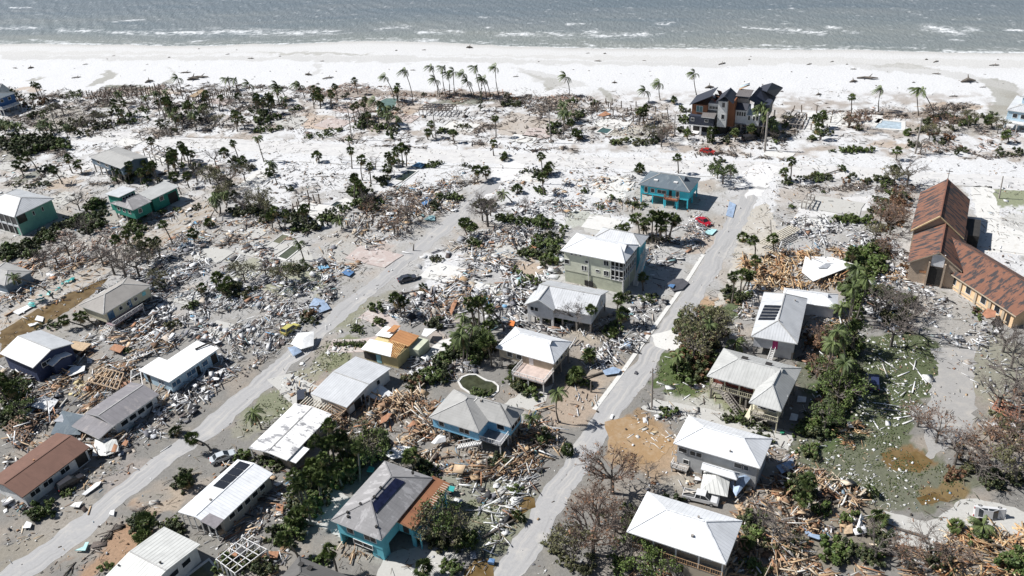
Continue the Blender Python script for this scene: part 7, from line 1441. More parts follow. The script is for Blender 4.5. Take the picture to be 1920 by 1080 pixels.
for q in ((78, 192, .9, 'b'), (60, 200, .6, 'b'), (120, 215, .9, 'b'), (100, 218, .8, 'o'), (140, 190, .8, 'g'), (175, 240, 1.0, 'b'), (155, 245, .8, 'b'), (195, 235, .9, 'o'), (300, 215, .9, 'b'), (330, 230, .8, 'b'), (390, 225, .8, 'o'), (412, 235, .7, 'o'), (440, 200, .6, 'b'), (560, 185, .5, 'b'), (960, 190, .8, 'b', None, -.9), (985, 200, .8, 'b'), (1240, 275, 1.1, 'b'), (1222, 262, .9, 'o'), (1250, 262, .8, 'r'), (1300, 225, .7, 'b'),
          (1605, 245, 1.2, 'r'), (1590, 240, .8, 'r'), (1760, 250, 1.0, 'r'), (1785, 245, 1.0, 'r'), (1815, 240, 1.0, 'o'), (1742, 262, .9, 'o'), (1450, 262, .7, 'b'), (1475, 235, .7, 'o'), (1700, 350, 1.5, 'b'), (1725, 290, .9, 'b'), (1540, 240, .8, 'g'), (1870, 250, .9, 'o'), (1355, 345, 1.3, 'g'), (1345, 335, .9, 'g'), (1370, 335, .8, 'g'), (705, 318, .8, 'b'), (640, 305, .5, 'b'),
          (412, 358, 1.2, 'o'), (435, 350, 1.1, 'r'), (395, 345, 1.1, 'o'), (370, 340, 1.0, 'b'), (460, 340, 1.0, 'o'), (405, 310, 1.0, 'b'), (490, 395, 1.2, 'o'), (500, 408, 1.1, 'o'), (460, 400, 1.2, 'b'), (425, 375, 1.0, 'o'), (765, 415, 1.3, 'r'), (740, 438, 1.1, 'r'), (770, 420, 1.1, 'b'), (695, 392, 1.0, 'b'), (690, 400, .8, 'r'), (915, 425, 1.7, 'b'), (905, 415, 1.2, 'b'), (920, 405, 1.0, 'b'), (985, 400, .9, 'b'),
          (238, 525, 1.6, 'b'), (262, 520, 1.4, 'b'), (215, 515, 1.4, 'b'), (195, 500, 1.2, 'b'), (280, 500, 1.2, 'o'), (130, 480, 1.3, 'b'), (110, 500, 1.2, 'b'), (150, 395, 1.0, 'b'), (165, 440, 1.0, 'b'), (85, 500, 1.0, 'b'), (300, 540, .9, 'o'), (540, 535, 1.0, 'o'), (560, 520, 1.0, 'g'), (460, 530, 1.0, 'o'), (500, 520, .9, 'b'),
          (1080, 615, 1.4, 'b', 'leafless grey tree casting fine shadows on the cross gabled house'), (1050, 600, .9, 'o'), (910, 665, 1.0, 'g'), (1320, 640, 1.4, 'o'), (1300, 680, 1.4, 'o'), (1345, 650, 1.2, 'o'), (1650, 420, 1.2, 'r'), (1668, 440, 1.4, 'r'), (1690, 425, 1.2, 'r'), (1640, 455, .9, 'o'), (1655, 480, 1.0, 'r'), (1675, 350, 1.0, 'o'), (1690, 380, 1.0, 'r'), (1660, 595, 1.4, 'b'), (1640, 590, 1.2, 'b'), (1695, 625, 1.6, 'b'), (1670, 650, 1.5, 'b'), (1715, 595, 1.2, 'b'),
          (1545, 665, 1.1, 'r'), (1530, 710, 1.1, 'r'), (1555, 700, 1.0, 'g'), (1570, 765, 1.4, 'g'), (1590, 740, 1.3, 'g'), (1545, 810, 1.1, 'g'), (1580, 660, 1.3, 'g'), (1880, 660, 1.3, 'b'), (1900, 740, 1.5, 'b'), (1870, 770, 1.4, 'b'), (1910, 820, 1.4, 'r'), (1885, 865, 1.5, 'r'), (1840, 880, 1.5, 'r'), (1790, 870, 1.2, 'b'), (1835, 900, 1.3, 'b'), (1900, 905, 1.3, 'o'), (1755, 830, 1.2, 'r'), (1720, 800, 1.0, 'r'), (1895, 690, 1.2, 'b'),
          (1148, 925, 1.5, 'x', 'large bare tree with dark forked trunk beside the tan silt patch'), (1122, 985, 1.2, 'x'), (1112, 1040, 1.5, 'x'), (1075, 1055, 1.2, 'o'), (1170, 1020, 1.2, 'b'), (1215, 895, .6, 'b'), (1180, 1070, 1.2, 'g'), (1240, 1080, 1.0, 'g'), 
          (1740, 1040, 1.0, 'b'), (1700, 1070, 1.1, 'r'), (1780, 1060, 1.1, 'r'), (1640, 1050, 1.1, 'b'), (1460, 1020, 1.1, 'b'), (1430, 990, 1.0, 'b'), (825, 1015, 1.4, 'g', 'yellow green tree right of the teal house with rust deck'), (835, 1025, 1.2, 'o'), (20, 750, 1.1, 'b'), (45, 790, 1.0, 'g'), (30, 765, 1.2, 'g'), (700, 870, 1.3, 'g'), (690, 860, 1.2, 'o')):
    tree(*q)
# conifer-like dark column right of the palm cluster and one by the lumber heap
def column(px, py, tx, ty, label, w_=1.0):
    b = G(px, py); hh, dx = solve_top(b, tx, ty, 3, 24); r = empty('slender_pine', b); MB().tube([(0, 0, 0), (dx, 0, hh)], [.2, .05], 6).build('trunk', M_bark2, r)
    bl = [(dx * t, 0, hh * t, (1.6 - 1.3 * t) * w_) for t in np.linspace(.12, .97, 11)]; addobj('crown', leaf_mass(px, bl, 2200, .3, [M_leafd, M_leaf]), r); tag(r, label, 'tree')
column(693, 850, 683, 790, 'dark slender pine rising from the lumber heap behind the teal house', .8); column(900, 208, 904, 150, 'dark ragged slender pine at the end of the bent palm row', .6)
# fallen palms and trunks
def fallen_palm(px, py, ang, L=7, label='fallen palm with trunk on the ground'):
    r = empty('fallen_palm', G(px, py), R(ang)); MB().tube([(0, 0, .25), (L * .5, .1, .35), (L, 0, .6)], [.24, .18, .15], 7).build('trunk', M_bark, r); addobj('crown', random.choice(FANS), r, (L, 0, .9), (0, .9, 0), (1, 1, .7)); tag(r, label, 'palm tree', 'fallen palms', auto=True)
for q in ((1735, 245, 200), (985, 185, 160), (1540, 330, 20), (860, 640, 60), (425, 385, 120), (1000, 830, -30), (1740, 1010, 150), (1880, 1030, 140), (1470, 1000, 200), (1560, 945, 10), (905, 1010, 30), (1130, 700, 200), (740, 555, 10), (380, 835, 150), (1690, 1035, 100)): fallen_palm(*q)

# ================================================================ storm debris
PW = [((.76, .76, .76), 9), ((.62, .62, .62), 5), ((.38, .39, .41), 4), ((.18, .18, .20), 5), ((.045, .045, .05), 9), ((.46, .40, .34), 3), ((.30, .17, .11), 3), ((.16, .34, .52), .5), ((.78, .78, .79), 8), ((.10, .08, .075), 4), ((.26, .42, .44), .4)]  # near-black entries put the shade of gaps between pieces into the colour
PL = [((.46, .32, .19), 6), ((.36, .22, .13), 6), ((.55, .40, .26), 6), ((.62, .52, .40), 5), ((.20, .11, .06), 5), ((.66, .64, .60), 4), ((.38, .36, .34), 2), ((.08, .06, .05), 4), ((.42, .21, .11), 2), ((.26, .36, .44), .5)]
PM = [(c, w * .6) for c, w in PW] + [(c, w * .55) for c, w in PL]
PB = [((.10, .08, .07), 6), ((.16, .13, .11), 5), ((.28, .22, .17), 3), ((.45, .40, .35), 2), ((.06, .05, .04), 4), ((.5, .48, .45), 1)]
PP = [((.76, .76, .74), 14), ((.60, .58, .54), 5), ((.45, .36, .24), 2), ((.3, .3, .3), 1)]
PO = [((.50, .33, .18), 8), ((.62, .42, .22), 6), ((.40, .2, .09), 4), ((.70, .58, .42), 4), ((.14, .08, .04), 3), ((.6, .58, .55), 1)]
PT = [((.42, .35, .30), 5), ((.48, .42, .38), 4), ((.30, .2, .15), 4), ((.14, .1, .08), 4), ((.6, .57, .53), 3), ((.42, .24, .16), 2)]
#      polygon, pieces per square metre, palette, (length lo, hi), pile height, share of panels
Z_ = [
 ([(150, 600), (330, 470), (440, 470), (560, 440), (640, 530), (610, 590), (545, 650), (470, 700), (430, 712), (412, 650), (330, 630), (300, 610), (180, 650)], 1.05, PW, (.5, 3.4), .9, .16),
 ([(130, 640), (180, 610), (300, 600), (340, 640), (250, 690), (330, 720), (290, 760), (255, 830), (170, 860), (60, 850), (0, 840), (0, 690), (60, 700), (120, 690)], 1.6, PM, (.6, 4.0), 1.4, .16),
 ([(100, 700), (150, 690), (230, 700), (250, 720), (180, 770), (90, 765)], 1.3, PL, (.8, 4.2), 1.6, .08),
 ([(300, 735), (330, 705), (410, 660), (445, 665), (440, 700), (385, 760), (340, 820), (290, 850), (200, 860), (230, 800)], 1.25, PW, (.5, 3.0), .8, .18),
 ([(585, 760), (700, 745), (800, 735), (850, 800), (905, 842), (950, 838), (985, 790), (1035, 830), (1020, 880), (900, 905), (840, 890), (740, 850), (650, 860), (600, 800)], 2.0, PL, (.7, 4.2), 1.2, .09),
 ([(1000, 760), (1045, 790), (1060, 850), (1010, 880), (985, 820)], 1.1, PM, (.7, 4), .7, .08),
 ([(770, 480), (900, 430), (1010, 430), (1060, 500), (985, 575), (950, 640), (880, 615), (760, 610), (720, 590), (760, 540), (790, 545)], 1.15, PW, (.6, 4.2), .8, .14),
 ([(830, 460), (960, 430), (1000, 480), (900, 520), (840, 600), (790, 590)], .5, PL, (.8, 4.0), .8, .1),
 ([(770, 650), (850, 640), (930, 600), (990, 610), (930, 650), (890, 720), (800, 715), (760, 700)], 1.1, PW, (.5, 2.4), .9, .25),
 ([(1060, 620), (1130, 600), (1240, 530), (1310, 460), (1340, 420), (1300, 400), (1210, 440), (1200, 500), (1205, 560), (1250, 565), (1225, 600), (1190, 660), (1150, 690), (1110, 690), (1080, 650)], 1.2, PW, (.5, 3.2), .7, .14),
 ([(1000, 590), (1060, 605), (1140, 640), (1160, 690), (1120, 700), (1080, 650), (990, 620)], 1.0, PW, (.6, 3.6), .6, .1),
 ([(600, 450), (740, 350), (860, 330), (870, 390), (770, 420), (700, 490), (640, 530), (560, 500)], .75, PM, (.5, 3.4), .6, .12),
 ([(640, 400), (760, 350), (830, 350), (780, 410), (700, 440), (640, 460)], .6, PB, (.8, 4), .6, .05),
 ([(740, 400), (830, 350), (870, 360), (850, 400), (790, 430), (740, 460)], .5, PB, (.6, 3), .5, .05),
 ([(1100, 335), (1190, 335), (1200, 380), (1170, 400), (1050, 395), (1010, 380), (1060, 350)], .55, PM, (.5, 3.2), .5, .12),
 ([(960, 390), (1060, 370), (1080, 410), (1050, 440), (960, 430)], .8, PW, (.5, 3), .6, .14),
 ([(1480, 400), (1620, 400), (1700, 480), (1690, 640), (1600, 560), (1600, 480), (1460, 490), (1470, 430)], 1.15, PW, (.5, 2.8), .8, .12),
 ([(1400, 490), (1440, 475), (1530, 470), (1600, 480), (1600, 525), (1545, 545), (1430, 540), (1390, 510)], 1.3, PO, (1.0, 5.0), 1.2, .06),
 ([(1420, 500), (1500, 470), (1600, 478), (1560, 490), (1500, 490), (1480, 530)], .8, PO, (1.0, 4.5), 1.4, .04),
 ([(1400, 520), (1440, 530), (1445, 560), (1400, 560)], .8, PW, (.6, 3.5), .4, .1),
 ([(1600, 620), (1700, 590), (1760, 640), (1755, 700), (1740, 790), (1650, 810), (1600, 780), (1600, 700)], .20, PP, (.6, 4.6), .12, .06),
 ([(1600, 620), (1760, 640), (1750, 760), (1640, 830), (1590, 760)], 1.6, PP, (.3, 1.0), .05, .3),
 ([(1480, 620), (1570, 560), (1600, 600), (1570, 660), (1540, 690), (1500, 700)], 1.0, PM, (.5, 3.2), .7, .1),
 ([(1540, 600), (1600, 590), (1600, 650), (1550, 660)], .9, PO, (.5, 2.6), .9, .1),
 ([(1660, 540), (1700, 530), (1760, 540), (1880, 620), (1850, 650), (1740, 650), (1690, 620)], .9, PW, (.4, 2.6), .4, .16),
 ([(1650, 500), (1760, 530), (1760, 600), (1660, 600)], .5, PM, (.5, 2.6), .5, .12), ([(1660, 500), (1700, 495), (1702, 525), (1660, 522)], 1.6, PO, (.6, 2.6), .9, .05),
 ([(1540, 690), (1600, 660), (1600, 830), (1500, 850), (1510, 760)], .35, PM, (.4, 2.4), .3, .12),
 ([(1430, 820), (1500, 830), (1640, 800), (1740, 850), (1640, 960), (1600, 940), (1540, 900), (1480, 870)], .9, PP, (.25, .99), .06, .2),
 ([(1640, 830), (1720, 850), (1760, 940), (1650, 960), (1560, 900)], 1.4, PP, (.22, .8), .04, .3),
 ([(1330, 900), (1400, 910), (1500, 870), (1560, 900), (1620, 940), (1600, 990), (1500, 1010), (1560, 1080), (1340, 1080), (1400, 980)], 1.7, PL, (.6, 3.6), 1.2, .08),
 ([(1400, 830), (1510, 825), (1520, 860), (1440, 870)], .9, PM, (.5, 2.6), .6, .16),
 ([(1570, 800), (1610, 795), (1640, 815), (1625, 850), (1580, 840)], 1.7, PO, (.4, 2.4), .8, .15),
 ([(1500, 900), (1600, 930), (1620, 1000), (1540, 1010)], 1.2, PM, (.5, 3), .7, .1),
 ([(1780, 1000), (1830, 985), (1930, 1000), (1930, 1090), (1760, 1090)], 1.5, PO, (.7, 4.2), 1.0, .05), ([(1560, 1030), (1800, 1030), (1800, 1090), (1500, 1090)], 1.2, PL, (.6, 3.6), .9, .06),
 ([(1850, 740), (1930, 740), (1930, 830), (1850, 820)], .9, PM, (.6, 3.2), .6, .08), ([(1770, 640), (1930, 640), (1930, 740), (1830, 740)], .4, PW, (.3, 2.0), .3, .1),
 ([(1180, 1060), (1340, 1060), (1340, 1100), (1180, 1100)], 1.3, PL, (.6, 3), .8, .08), ([(1190, 890), (1290, 870), (1330, 900), (1260, 925), (1200, 920)], .6, PM, (.4, 2.2), .4, .14),
 ([(1180, 775), (1260, 775), (1290, 830), (1280, 870), (1190, 850)], .30, PP, (.25, 1.8), .1, .2), ([(1195, 760), (1300, 770), (1310, 790), (1200, 800)], .7, PW, (.5, 2.6), .5, .1),
 ([(1210, 660), (1290, 680), (1330, 740), (1380, 780), (1240, 760), (1200, 720)], .2, PP, (.3, 2.6), .1, .1), ([(1330, 690), (1400, 740), (1400, 770), (1310, 760), (1290, 720)], .6, PM, (.3, 2), .2, .14),
 ([(1370, 560), (1410, 570), (1410, 640), (1380, 640), (1370, 600)], .9, PM, (.5, 2.8), .5, .12),
 ([(90, 440), (220, 420), (270, 440), (260, 480), (140, 500), (40, 520), (60, 470)], .95, PT, (.6, 3.4), .7, .12),
 ([(0, 500), (140, 460), (220, 500), (190, 530), (60, 590), (0, 620)], 1.2, PM, (.5, 3.2), .9, .14), ([(200, 470), (420, 430), (430, 520), (300, 600), (180, 620)], .75, PW, (.4, 3.0), .6, .12),
 ([(290, 420), (420, 400), (560, 440), (500, 500), (340, 470)], .30, PM, (.4, 2.6), .3, .1), ([(440, 380), (560, 360), (600, 400), (560, 440), (440, 420)], .25, PB, (.4, 3), .3, .05),
 ([(400, 860), (560, 880), (620, 950), (560, 1010), (540, 1080), (400, 1080), (380, 1000), (480, 930)], .85, PM, (.5, 2.8), .6, .14), ([(640, 1000), (700, 1010), (740, 1040), (700, 1060), (650, 1050)], 1.0, PL, (.8, 3.4), .5, .05),
 ([(820, 880), (960, 850), (1020, 880), (1000, 930), (960, 1000), (900, 1080), (830, 1080), (880, 980), (830, 920)], .45, PW, (.4, 3.2), .4, .14), ([(880, 960), (960, 880), (1010, 880), (970, 970), (900, 1060)], .6, PP, (.5, 3.2), .4, .08),
 ([(560, 640), (640, 600), (720, 560), (740, 600), (690, 640), (610, 700), (540, 730), (500, 720)], .32, PP, (.3, 1.8), .12, .14), ([(430, 820), (520, 760), (560, 760), (470, 840)], .25, PP, (.2, 1.4), .1, .14), ([(500, 720), (580, 700), (600, 740), (540, 750)], .6, PM, (.3, 2), .3, .14),
 ([(0, 930), (60, 940), (180, 870), (260, 860), (330, 830), (340, 850), (240, 920), (120, 1010), (0, 1080)], .35, PM, (.3, 2.2), .25, .14), ([(0, 850), (60, 880), (70, 960), (0, 960)], 1.1, PM, (.5, 3), .8, .14), ([(150, 1000), (330, 900), (380, 900), (300, 960), (330, 1000), (200, 1060)], .22, PM, (.2, 1.5), .12, .14),
 ([(1060, 700), (1120, 690), (1160, 720), (1120, 790), (1060, 790), (1070, 740)], .35, PM, (.3, 2.2), .2, .12),
 # behind the beach
 ([(560, 165), (700, 160), (860, 172), (960, 180), (1100, 178), (1110, 190), (940, 195), (760, 200), (560, 195)], .50, PT, (.4, 2.6), .4, .06), ([(600, 195), (760, 190), (770, 230), (640, 240), (590, 215)], .45, PT, (.4, 2.6), .4, .08),
 ([(0, 165), (560, 165), (560, 245), (0, 262)], .4, PB, (.5, 3.2), .35, .04), ([(480, 200), (1110, 190), (1230, 200), (1290, 260), (900, 275), (560, 262)], .3, PB, (.4, 3), .3, .05), ([(0, 165), (560, 165), (560, 245), (0, 262)], .06, PW, (.4, 2.4), .35, .2),
 ([(180, 165), (300, 160), (450, 165), (440, 200), (300, 205), (180, 200)], .45, PB, (.5, 2.8), .5, .06), ([(960, 180), (1100, 180), (1090, 215), (980, 215)], .4, PB, (.6, 3), .6, .06), ([(1050, 200), (1290, 200), (1290, 260), (1050, 260)], .25, PB, (.4, 2.6), .3, .1), ([(1140, 240), (1240, 200), (1290, 240), (1230, 270)], .3, PW, (.4, 2.0), .3, .16),
 ([(1290, 245), (1480, 235), (1480, 290), (1290, 290)], .35, PB, (.4, 2.4), .4, .12), ([(1340, 225), (1440, 225), (1430, 260), (1340, 258)], .9, PM, (.5, 3), .8, .2), ([(1470, 195), (1820, 205), (1920, 240), (1920, 300), (1680, 290), (1480, 260)], .22, PB, (.4, 2.6), .3, .08),
 ([(1550, 208), (1800, 200), (1830, 212), (1700, 222), (1560, 222)], .6, PT, (.4, 2.2), .4, .06), ([(1720, 268), (1800, 265), (1830, 290), (1730, 295)], .9, PT, (.5, 3), .5, .1), ([(1830, 240), (1920, 230), (1920, 300), (1840, 300)], .35, PT, (.4, 2.6), .4, .1),
 ([(1740, 200), (1830, 190), (1850, 215), (1760, 225)], .5, PB, (.6, 3), .5, .04),
 ([(0, 262), (500, 285), (640, 330), (560, 440), (300, 430), (0, 460)], .29, PB, (.3, 2.8), .3, .08), ([(0, 290), (500, 300), (700, 330), (560, 440), (300, 430), (0, 460)], .15, PW, (.3, 2.2), .25, .14), ([(130, 400), (330, 385), (480, 400), (560, 460), (430, 480), (260, 460)], .35, PM, (.4, 3), .4, .1),
 ([(480, 320), (860, 310), (860, 360), (640, 400), (500, 380)], .2, PB, (.3, 2.4), .25, .08), ([(860, 310), (1190, 325), (1190, 345), (860, 350)], .25, PM, (.3, 2), .2, .1), ([(500, 300), (1480, 300), (1480, 340), (900, 350), (500, 345)], .05, PB, (.3, 1.8), .15, .1), ([(1440, 330), (1700, 345), (1700, 420), (1440, 420)], .16, PM, (.3, 2.2), .25, .1), ([(1440, 345), (1660, 345), (1660, 362), (1450, 358)], .4, PB, (.4, 2.2), .3, .04),
 ([(860, 300), (1190, 320), (1190, 400), (860, 400)], .16, PB, (.3, 2.2), .2, .1), ([(1300, 390), (1380, 380), (1350, 460), (1280, 470)], .3, PM, (.3, 1.8), .2, .12), ([(1400, 340), (1480, 360), (1460, 470), (1400, 480)], .08, PB, (.3, 1.6), .1, .1), ([(1830, 340), (1920, 340), (1920, 560), (1860, 560)], .14, PW, (.3, 2.0), .2, .14),
 ([(0, 270), (1920, 300), (1920, 1080), (0, 1080)], .28, PM, (.15, .9), .04, .25), ([(0, 400), (1920, 400), (1920, 1080), (0, 1080)], .10, PB, (.12, .8), .04, .15), ([(0, 120), (1920, 130), (1920, 230), (0, 200)], .012, PB, (.3, 1.2), .1, .1),
]
PY = [((.64, .54, .30), 6), ((.55, .42, .20), 4), ((.70, .64, .48), 3), ((.3, .2, .1), 2)]
Z_.append(([(120, 735), (128, 716), (150, 710), (168, 722), (158, 745), (132, 745)], 3.0, PY, (.6, 2.2), 1.5, .3))
def strip(x0, y0, x1, y1, w_, den=1.6, pal=PB, ln=(.5, 3.2), ph=.5):
    L_ = math.hypot(x1 - x0, y1 - y0); nx, ny = -(y1 - y0) / L_ * w_, (x1 - x0) / L_ * w_; Z_.append(([(x0 + nx, y0 + ny), (x1 + nx, y1 + ny), (x1 - nx, y1 - ny), (x0 - nx, y0 - ny)], den, pal, ln, ph, .05))
for q in ((250, 262, 400, 222, 4), (375, 252, 445, 206, 4), (150, 210, 235, 180, 3), (300, 205, 350, 190, 3), (440, 205, 560, 185, 4), (440, 160, 540, 170, 3), (700, 218, 762, 195, 4), (890, 250, 960, 224, 3), (960, 228, 1050, 190, 4), (1050, 262, 1125, 196, 6), (20, 190, 130, 180, 5), (10, 215, 120, 235, 4), (0, 262, 140, 300, 6), (120, 300, 60, 340, 3), (170, 345, 300, 330, 4),
          (1130, 225, 1230, 200, 3), (1460, 285, 1510, 215, 5), (1560, 210, 1700, 216, 3), (1700, 212, 1850, 200, 4), (1760, 285, 1920, 300, 3), (650, 268, 800, 276, 2.5), (860, 272, 1100, 284, 2.5), (1300, 292, 1480, 300, 2.5), (1480, 345, 1720, 356, 4), (330, 420, 420, 385, 3), (400, 470, 500, 410, 4), (560, 440, 650, 400, 4), (640, 350, 700, 320, 3), (860, 350, 900, 330, 4), (200, 290, 260, 262, 3)): strip(*q)
for q in ((110, 1075, 245, 968, 5), (250, 962, 300, 925, 3)): strip(*q, 1.4, PB, (.8, 4), .15)
for q in ((160, 180, 300, 168, 7), (560, 168, 700, 172, 6), (760, 176, 960, 184, 6), (1000, 186, 1110, 182, 6)): strip(*q, 1.6, PT, (.4, 2.4), .4)
rg = np.random.RandomState(5)
# nothing lands on roofs, streets or pools
_block = []
for nm, ob in [(o.name, o) for o in bpy.data.objects if o.type == 'MESH' and o.parent and (o.name.startswith('wall') or o.name.startswith('nave') or o.name.startswith('wing_wall') or o.name.startswith('pool_water') or o.name.startswith('store'))]:
    bpy.context.view_layer.update() if not _block else None
    mw = ob.matrix_world; cs = [Vector(c) for c in ob.bound_box]; c4 = [mw @ Vector(c) for c in ((cs[0].x, cs[0].y, 0), (cs[4].x, cs[0].y, 0), (cs[4].x, cs[3].y, 0), (cs[0].x, cs[3].y, 0))]
    if min((mw @ c).z for c in cs) < 1.2: _block.append([(p.x, p.y) for p in c4])
def road_dist(x, y, pts):
    P = [G(*p) for p in pts]; d = np.full(x.shape, 1e9)
    for i in range(len(P) - 1):
        a, b2 = P[i], P[i + 1]; vx, vy = b2.x - a.x, b2.y - a.y; t = np.clip(((x - a.x) * vx + (y - a.y) * vy) / (vx * vx + vy * vy), 0, 1); d = np.minimum(d, np.hypot(x - a.x - t * vx, y - a.y - t * vy))
    return d
S = []
Z_ = Z_ + [(p, d * 1.0, q, (.15, .8), h_ * .5, .25) for p, d, q, (a_, b_), h_, s_ in Z_ if d >= .3 and b_ > 1]
OPEN = [[(790, 470), (870, 468), (885, 492), (850, 520), (800, 550), (745, 545), (735, 528), (770, 500)], [(690, 470), (735, 462), (745, 485), (700, 500), (650, 492)], [(505, 462), (560, 440), (600, 462), (595, 495), (540, 500)], [(960, 488), (1010, 480), (1030, 510), (975, 520)], [(822, 640), (860, 638), (868, 660), (845, 692), (808, 682)],
        [(380, 590), (470, 572), (490, 590), (420, 615)], [(380, 470), (430, 462), (440, 480), (400, 492)], [(925, 470), (960, 462), (975, 480), (930, 486)], [(1040, 420), (1110, 400), (1150, 410), (1140, 440), (1060, 440)], [(1095, 700), (1120, 690), (1150, 715), (1110, 740)], [(640, 655), (700, 640), (740, 600), (690, 592), (600, 650)], [(880, 640), (900, 620), (905, 640)],
        [(1070, 625), (1130, 640), (1110, 650), (1050, 640)], [(450, 500), (480, 490), (490, 505), (460, 515)], [(1500, 400), (1640, 385), (1620, 420), (1510, 415)], [(300, 610), (360, 600), (370, 620), (320, 632)], [(560, 500), (590, 510), (560, 530), (530, 520)], [(1215, 470), (1270, 455), (1290, 470), (1230, 490)], [(1205, 500), (1280, 495), (1270, 530), (1210, 535)]]
for poly, den, pal, (l0, l1), ph, pp in Z_:
    W_ = [G(*p) for p in poly]; x0, x1 = min(p.x for p in W_), max(p.x for p in W_); y0, y1 = min(p.y for p in W_), max(p.y for p in W_)
    n = int((x1 - x0) * (y1 - y0) * den * (2.3 if den >= .3 and l1 > 1 else 1.0)); x = rg.uniform(x0, x1, n); y = rg.uniform(y0, y1, n); qx, qy = pix(x, y, 0.0)
    wx_ = (fbm(x * .12, y * .12 + 60) - .5) * 50; wy_ = (fbm(x * .12 + 60, y * .12) - .5) * 34
    ok = inpoly(qx + wx_, qy + wy_, poly) & (qx > -60) & (qx < 1980) & (qy < 1110)
    cl = .65 * fbm(x * .28 + 11, y * .28 + den, 4) + .35 * fbm(x * .09 + 3, y * .09 + 8, 3); ok &= rg.rand(n) < np.clip((cl - .37) * 6.5, .07, 1)
    rd = np.minimum(road_dist(x, y, RA) - 2.5, road_dist(x, y, RB) - 2.4); ok &= (rd + 1.4 * (fbm(x * .15, y * .15 + 33) - .5) * 2 > .3) | (rg.rand(n) < (.05 if l1 > 1 else .14))
    rl = road_dist(x, y, RL) - 4; ok &= (rl > 0) | (rg.rand(n) < .12)
    for b in OPEN: ok &= ~(inpoly(qx + wx_ * .5, qy + wy_ * .5, b) & (rg.rand(n) < .9))
    for b in _block: 
        s_ = ok & (np.abs(x - b[0][0]) < 40) & (np.abs(y - b[0][1]) < 40)
        if s_.any(): ok &= ~(s_ & inpoly(x, y, b))
    x, y, cl = x[ok], y[ok], cl[ok]; n = len(x)
    if not n: continue
    cs = np.array([c for c, _ in pal]); ws = np.array([v for _, v in pal], float); col = cs[rg.choice(len(pal), n, p=ws / ws.sum())] * rg.uniform(.75, 1.15, (n, 1))
    ln = l0 * .6 + (l1 - l0) * rg.rand(n) ** 1.5 * (1.15 if l1 > 1.5 else 1); ispan = rg.rand(n) < pp * 1.3; ln = np.where(ispan, np.minimum(ln * .75, rg.uniform(1.0, 2.6, n)), ln)
    wd = np.where(ispan, ln * rg.uniform(.4, .9, n), np.clip(ln * rg.uniform(.03, .11, n), .06, .26)); th = np.where(ispan, .05, rg.uniform(.04, .12, n))
    chunk = rg.rand(n) < .10; ln = np.where(chunk, np.minimum(ln, .45), ln); wd = np.where(chunk, ln * .7, wd); th = np.where(chunk, ln * .4, th)
    hp = 1.35 * ph * np.clip((cl - .38) * 3.2, .05, 1.15); z = rg.rand(n) ** 1.6 * hp + th / 2 + .02
    base = R(61) if rg.rand() < 2 else 0
    fl = (fbm(x * .035 + 5, y * .035 + 2, 2) - .5) * 9 + base; yaw = np.where(rg.rand(n) < .62, fl + rg.normal(0, .28, n) + (rg.rand(n) < .22) * math.pi / 2, rg.uniform(0, math.pi, n)); pit = rg.normal(0, .04 + .15 * min(1, ph), n); rol = rg.normal(0, .06 + .22 * min(1, ph), n)
    z = z + np.abs(np.sin(pit)) * ln * .35
    S.append(np.column_stack([x, y, z, ln, wd, th, yaw, pit, rol, col, ispan & ~chunk]))
S = np.concatenate(S); print('pieces', len(S)); S[:, 9:12] = np.clip(S[:, 9:12], .02, .78)
dist = np.sqrt(S[:, 0] ** 2 + S[:, 1] ** 2 + CH ** 2); qx, qy = pix(S[:, 0], S[:, 1], 0.0); inside = (qx > 0) & (qx < 1920) & (qy > 0) & (qy < 1080)
def pieces(A):
    n = len(A); B = np.array([(-1, -1, -1), (1, -1, -1), (1, 1, -1), (-1, 1, -1), (-1, -1, 1), (1, -1, 1), (1, 1, 1), (-1, 1, 1)], float) / 2
    P = B[None] * A[:, None, 3:6]
    # bend or taper one end of each piece a little so that the outlines are uneven
    P[:, 1, 1] *= rg.uniform(.5, 1, n); P[:, 5, 1] *= rg.uniform(.5, 1, n); P[:, 2, 0] *= rg.uniform(.8, 1, n); P[:, 6, 0] *= rg.uniform(.8, 1, n)
    c, s = np.cos(A[:, 8]), np.sin(A[:, 8]); Y, Z = P[..., 1] * c[:, None] - P[..., 2] * s[:, None], P[..., 1] * s[:, None] + P[..., 2] * c[:, None]; P[..., 1], P[..., 2] = Y, Z
    c, s = np.cos(A[:, 7]), np.sin(A[:, 7]); X, Z = P[..., 0] * c[:, None] + P[..., 2] * s[:, None], -P[..., 0] * s[:, None] + P[..., 2] * c[:, None]; P[..., 0], P[..., 2] = X, Z
    c, s = np.cos(A[:, 6]), np.sin(A[:, 6]); X, Y = P[..., 0] * c[:, None] - P[..., 1] * s[:, None], P[..., 0] * s[:, None] + P[..., 1] * c[:, None]; P[..., 0], P[..., 1] = X, Y
    return P
FQ = np.array([(4, 5, 6, 7), (0, 1, 5, 4), (1, 2, 6, 5), (2, 3, 7, 6), (3, 0, 4, 7), (0, 3, 2, 1)])
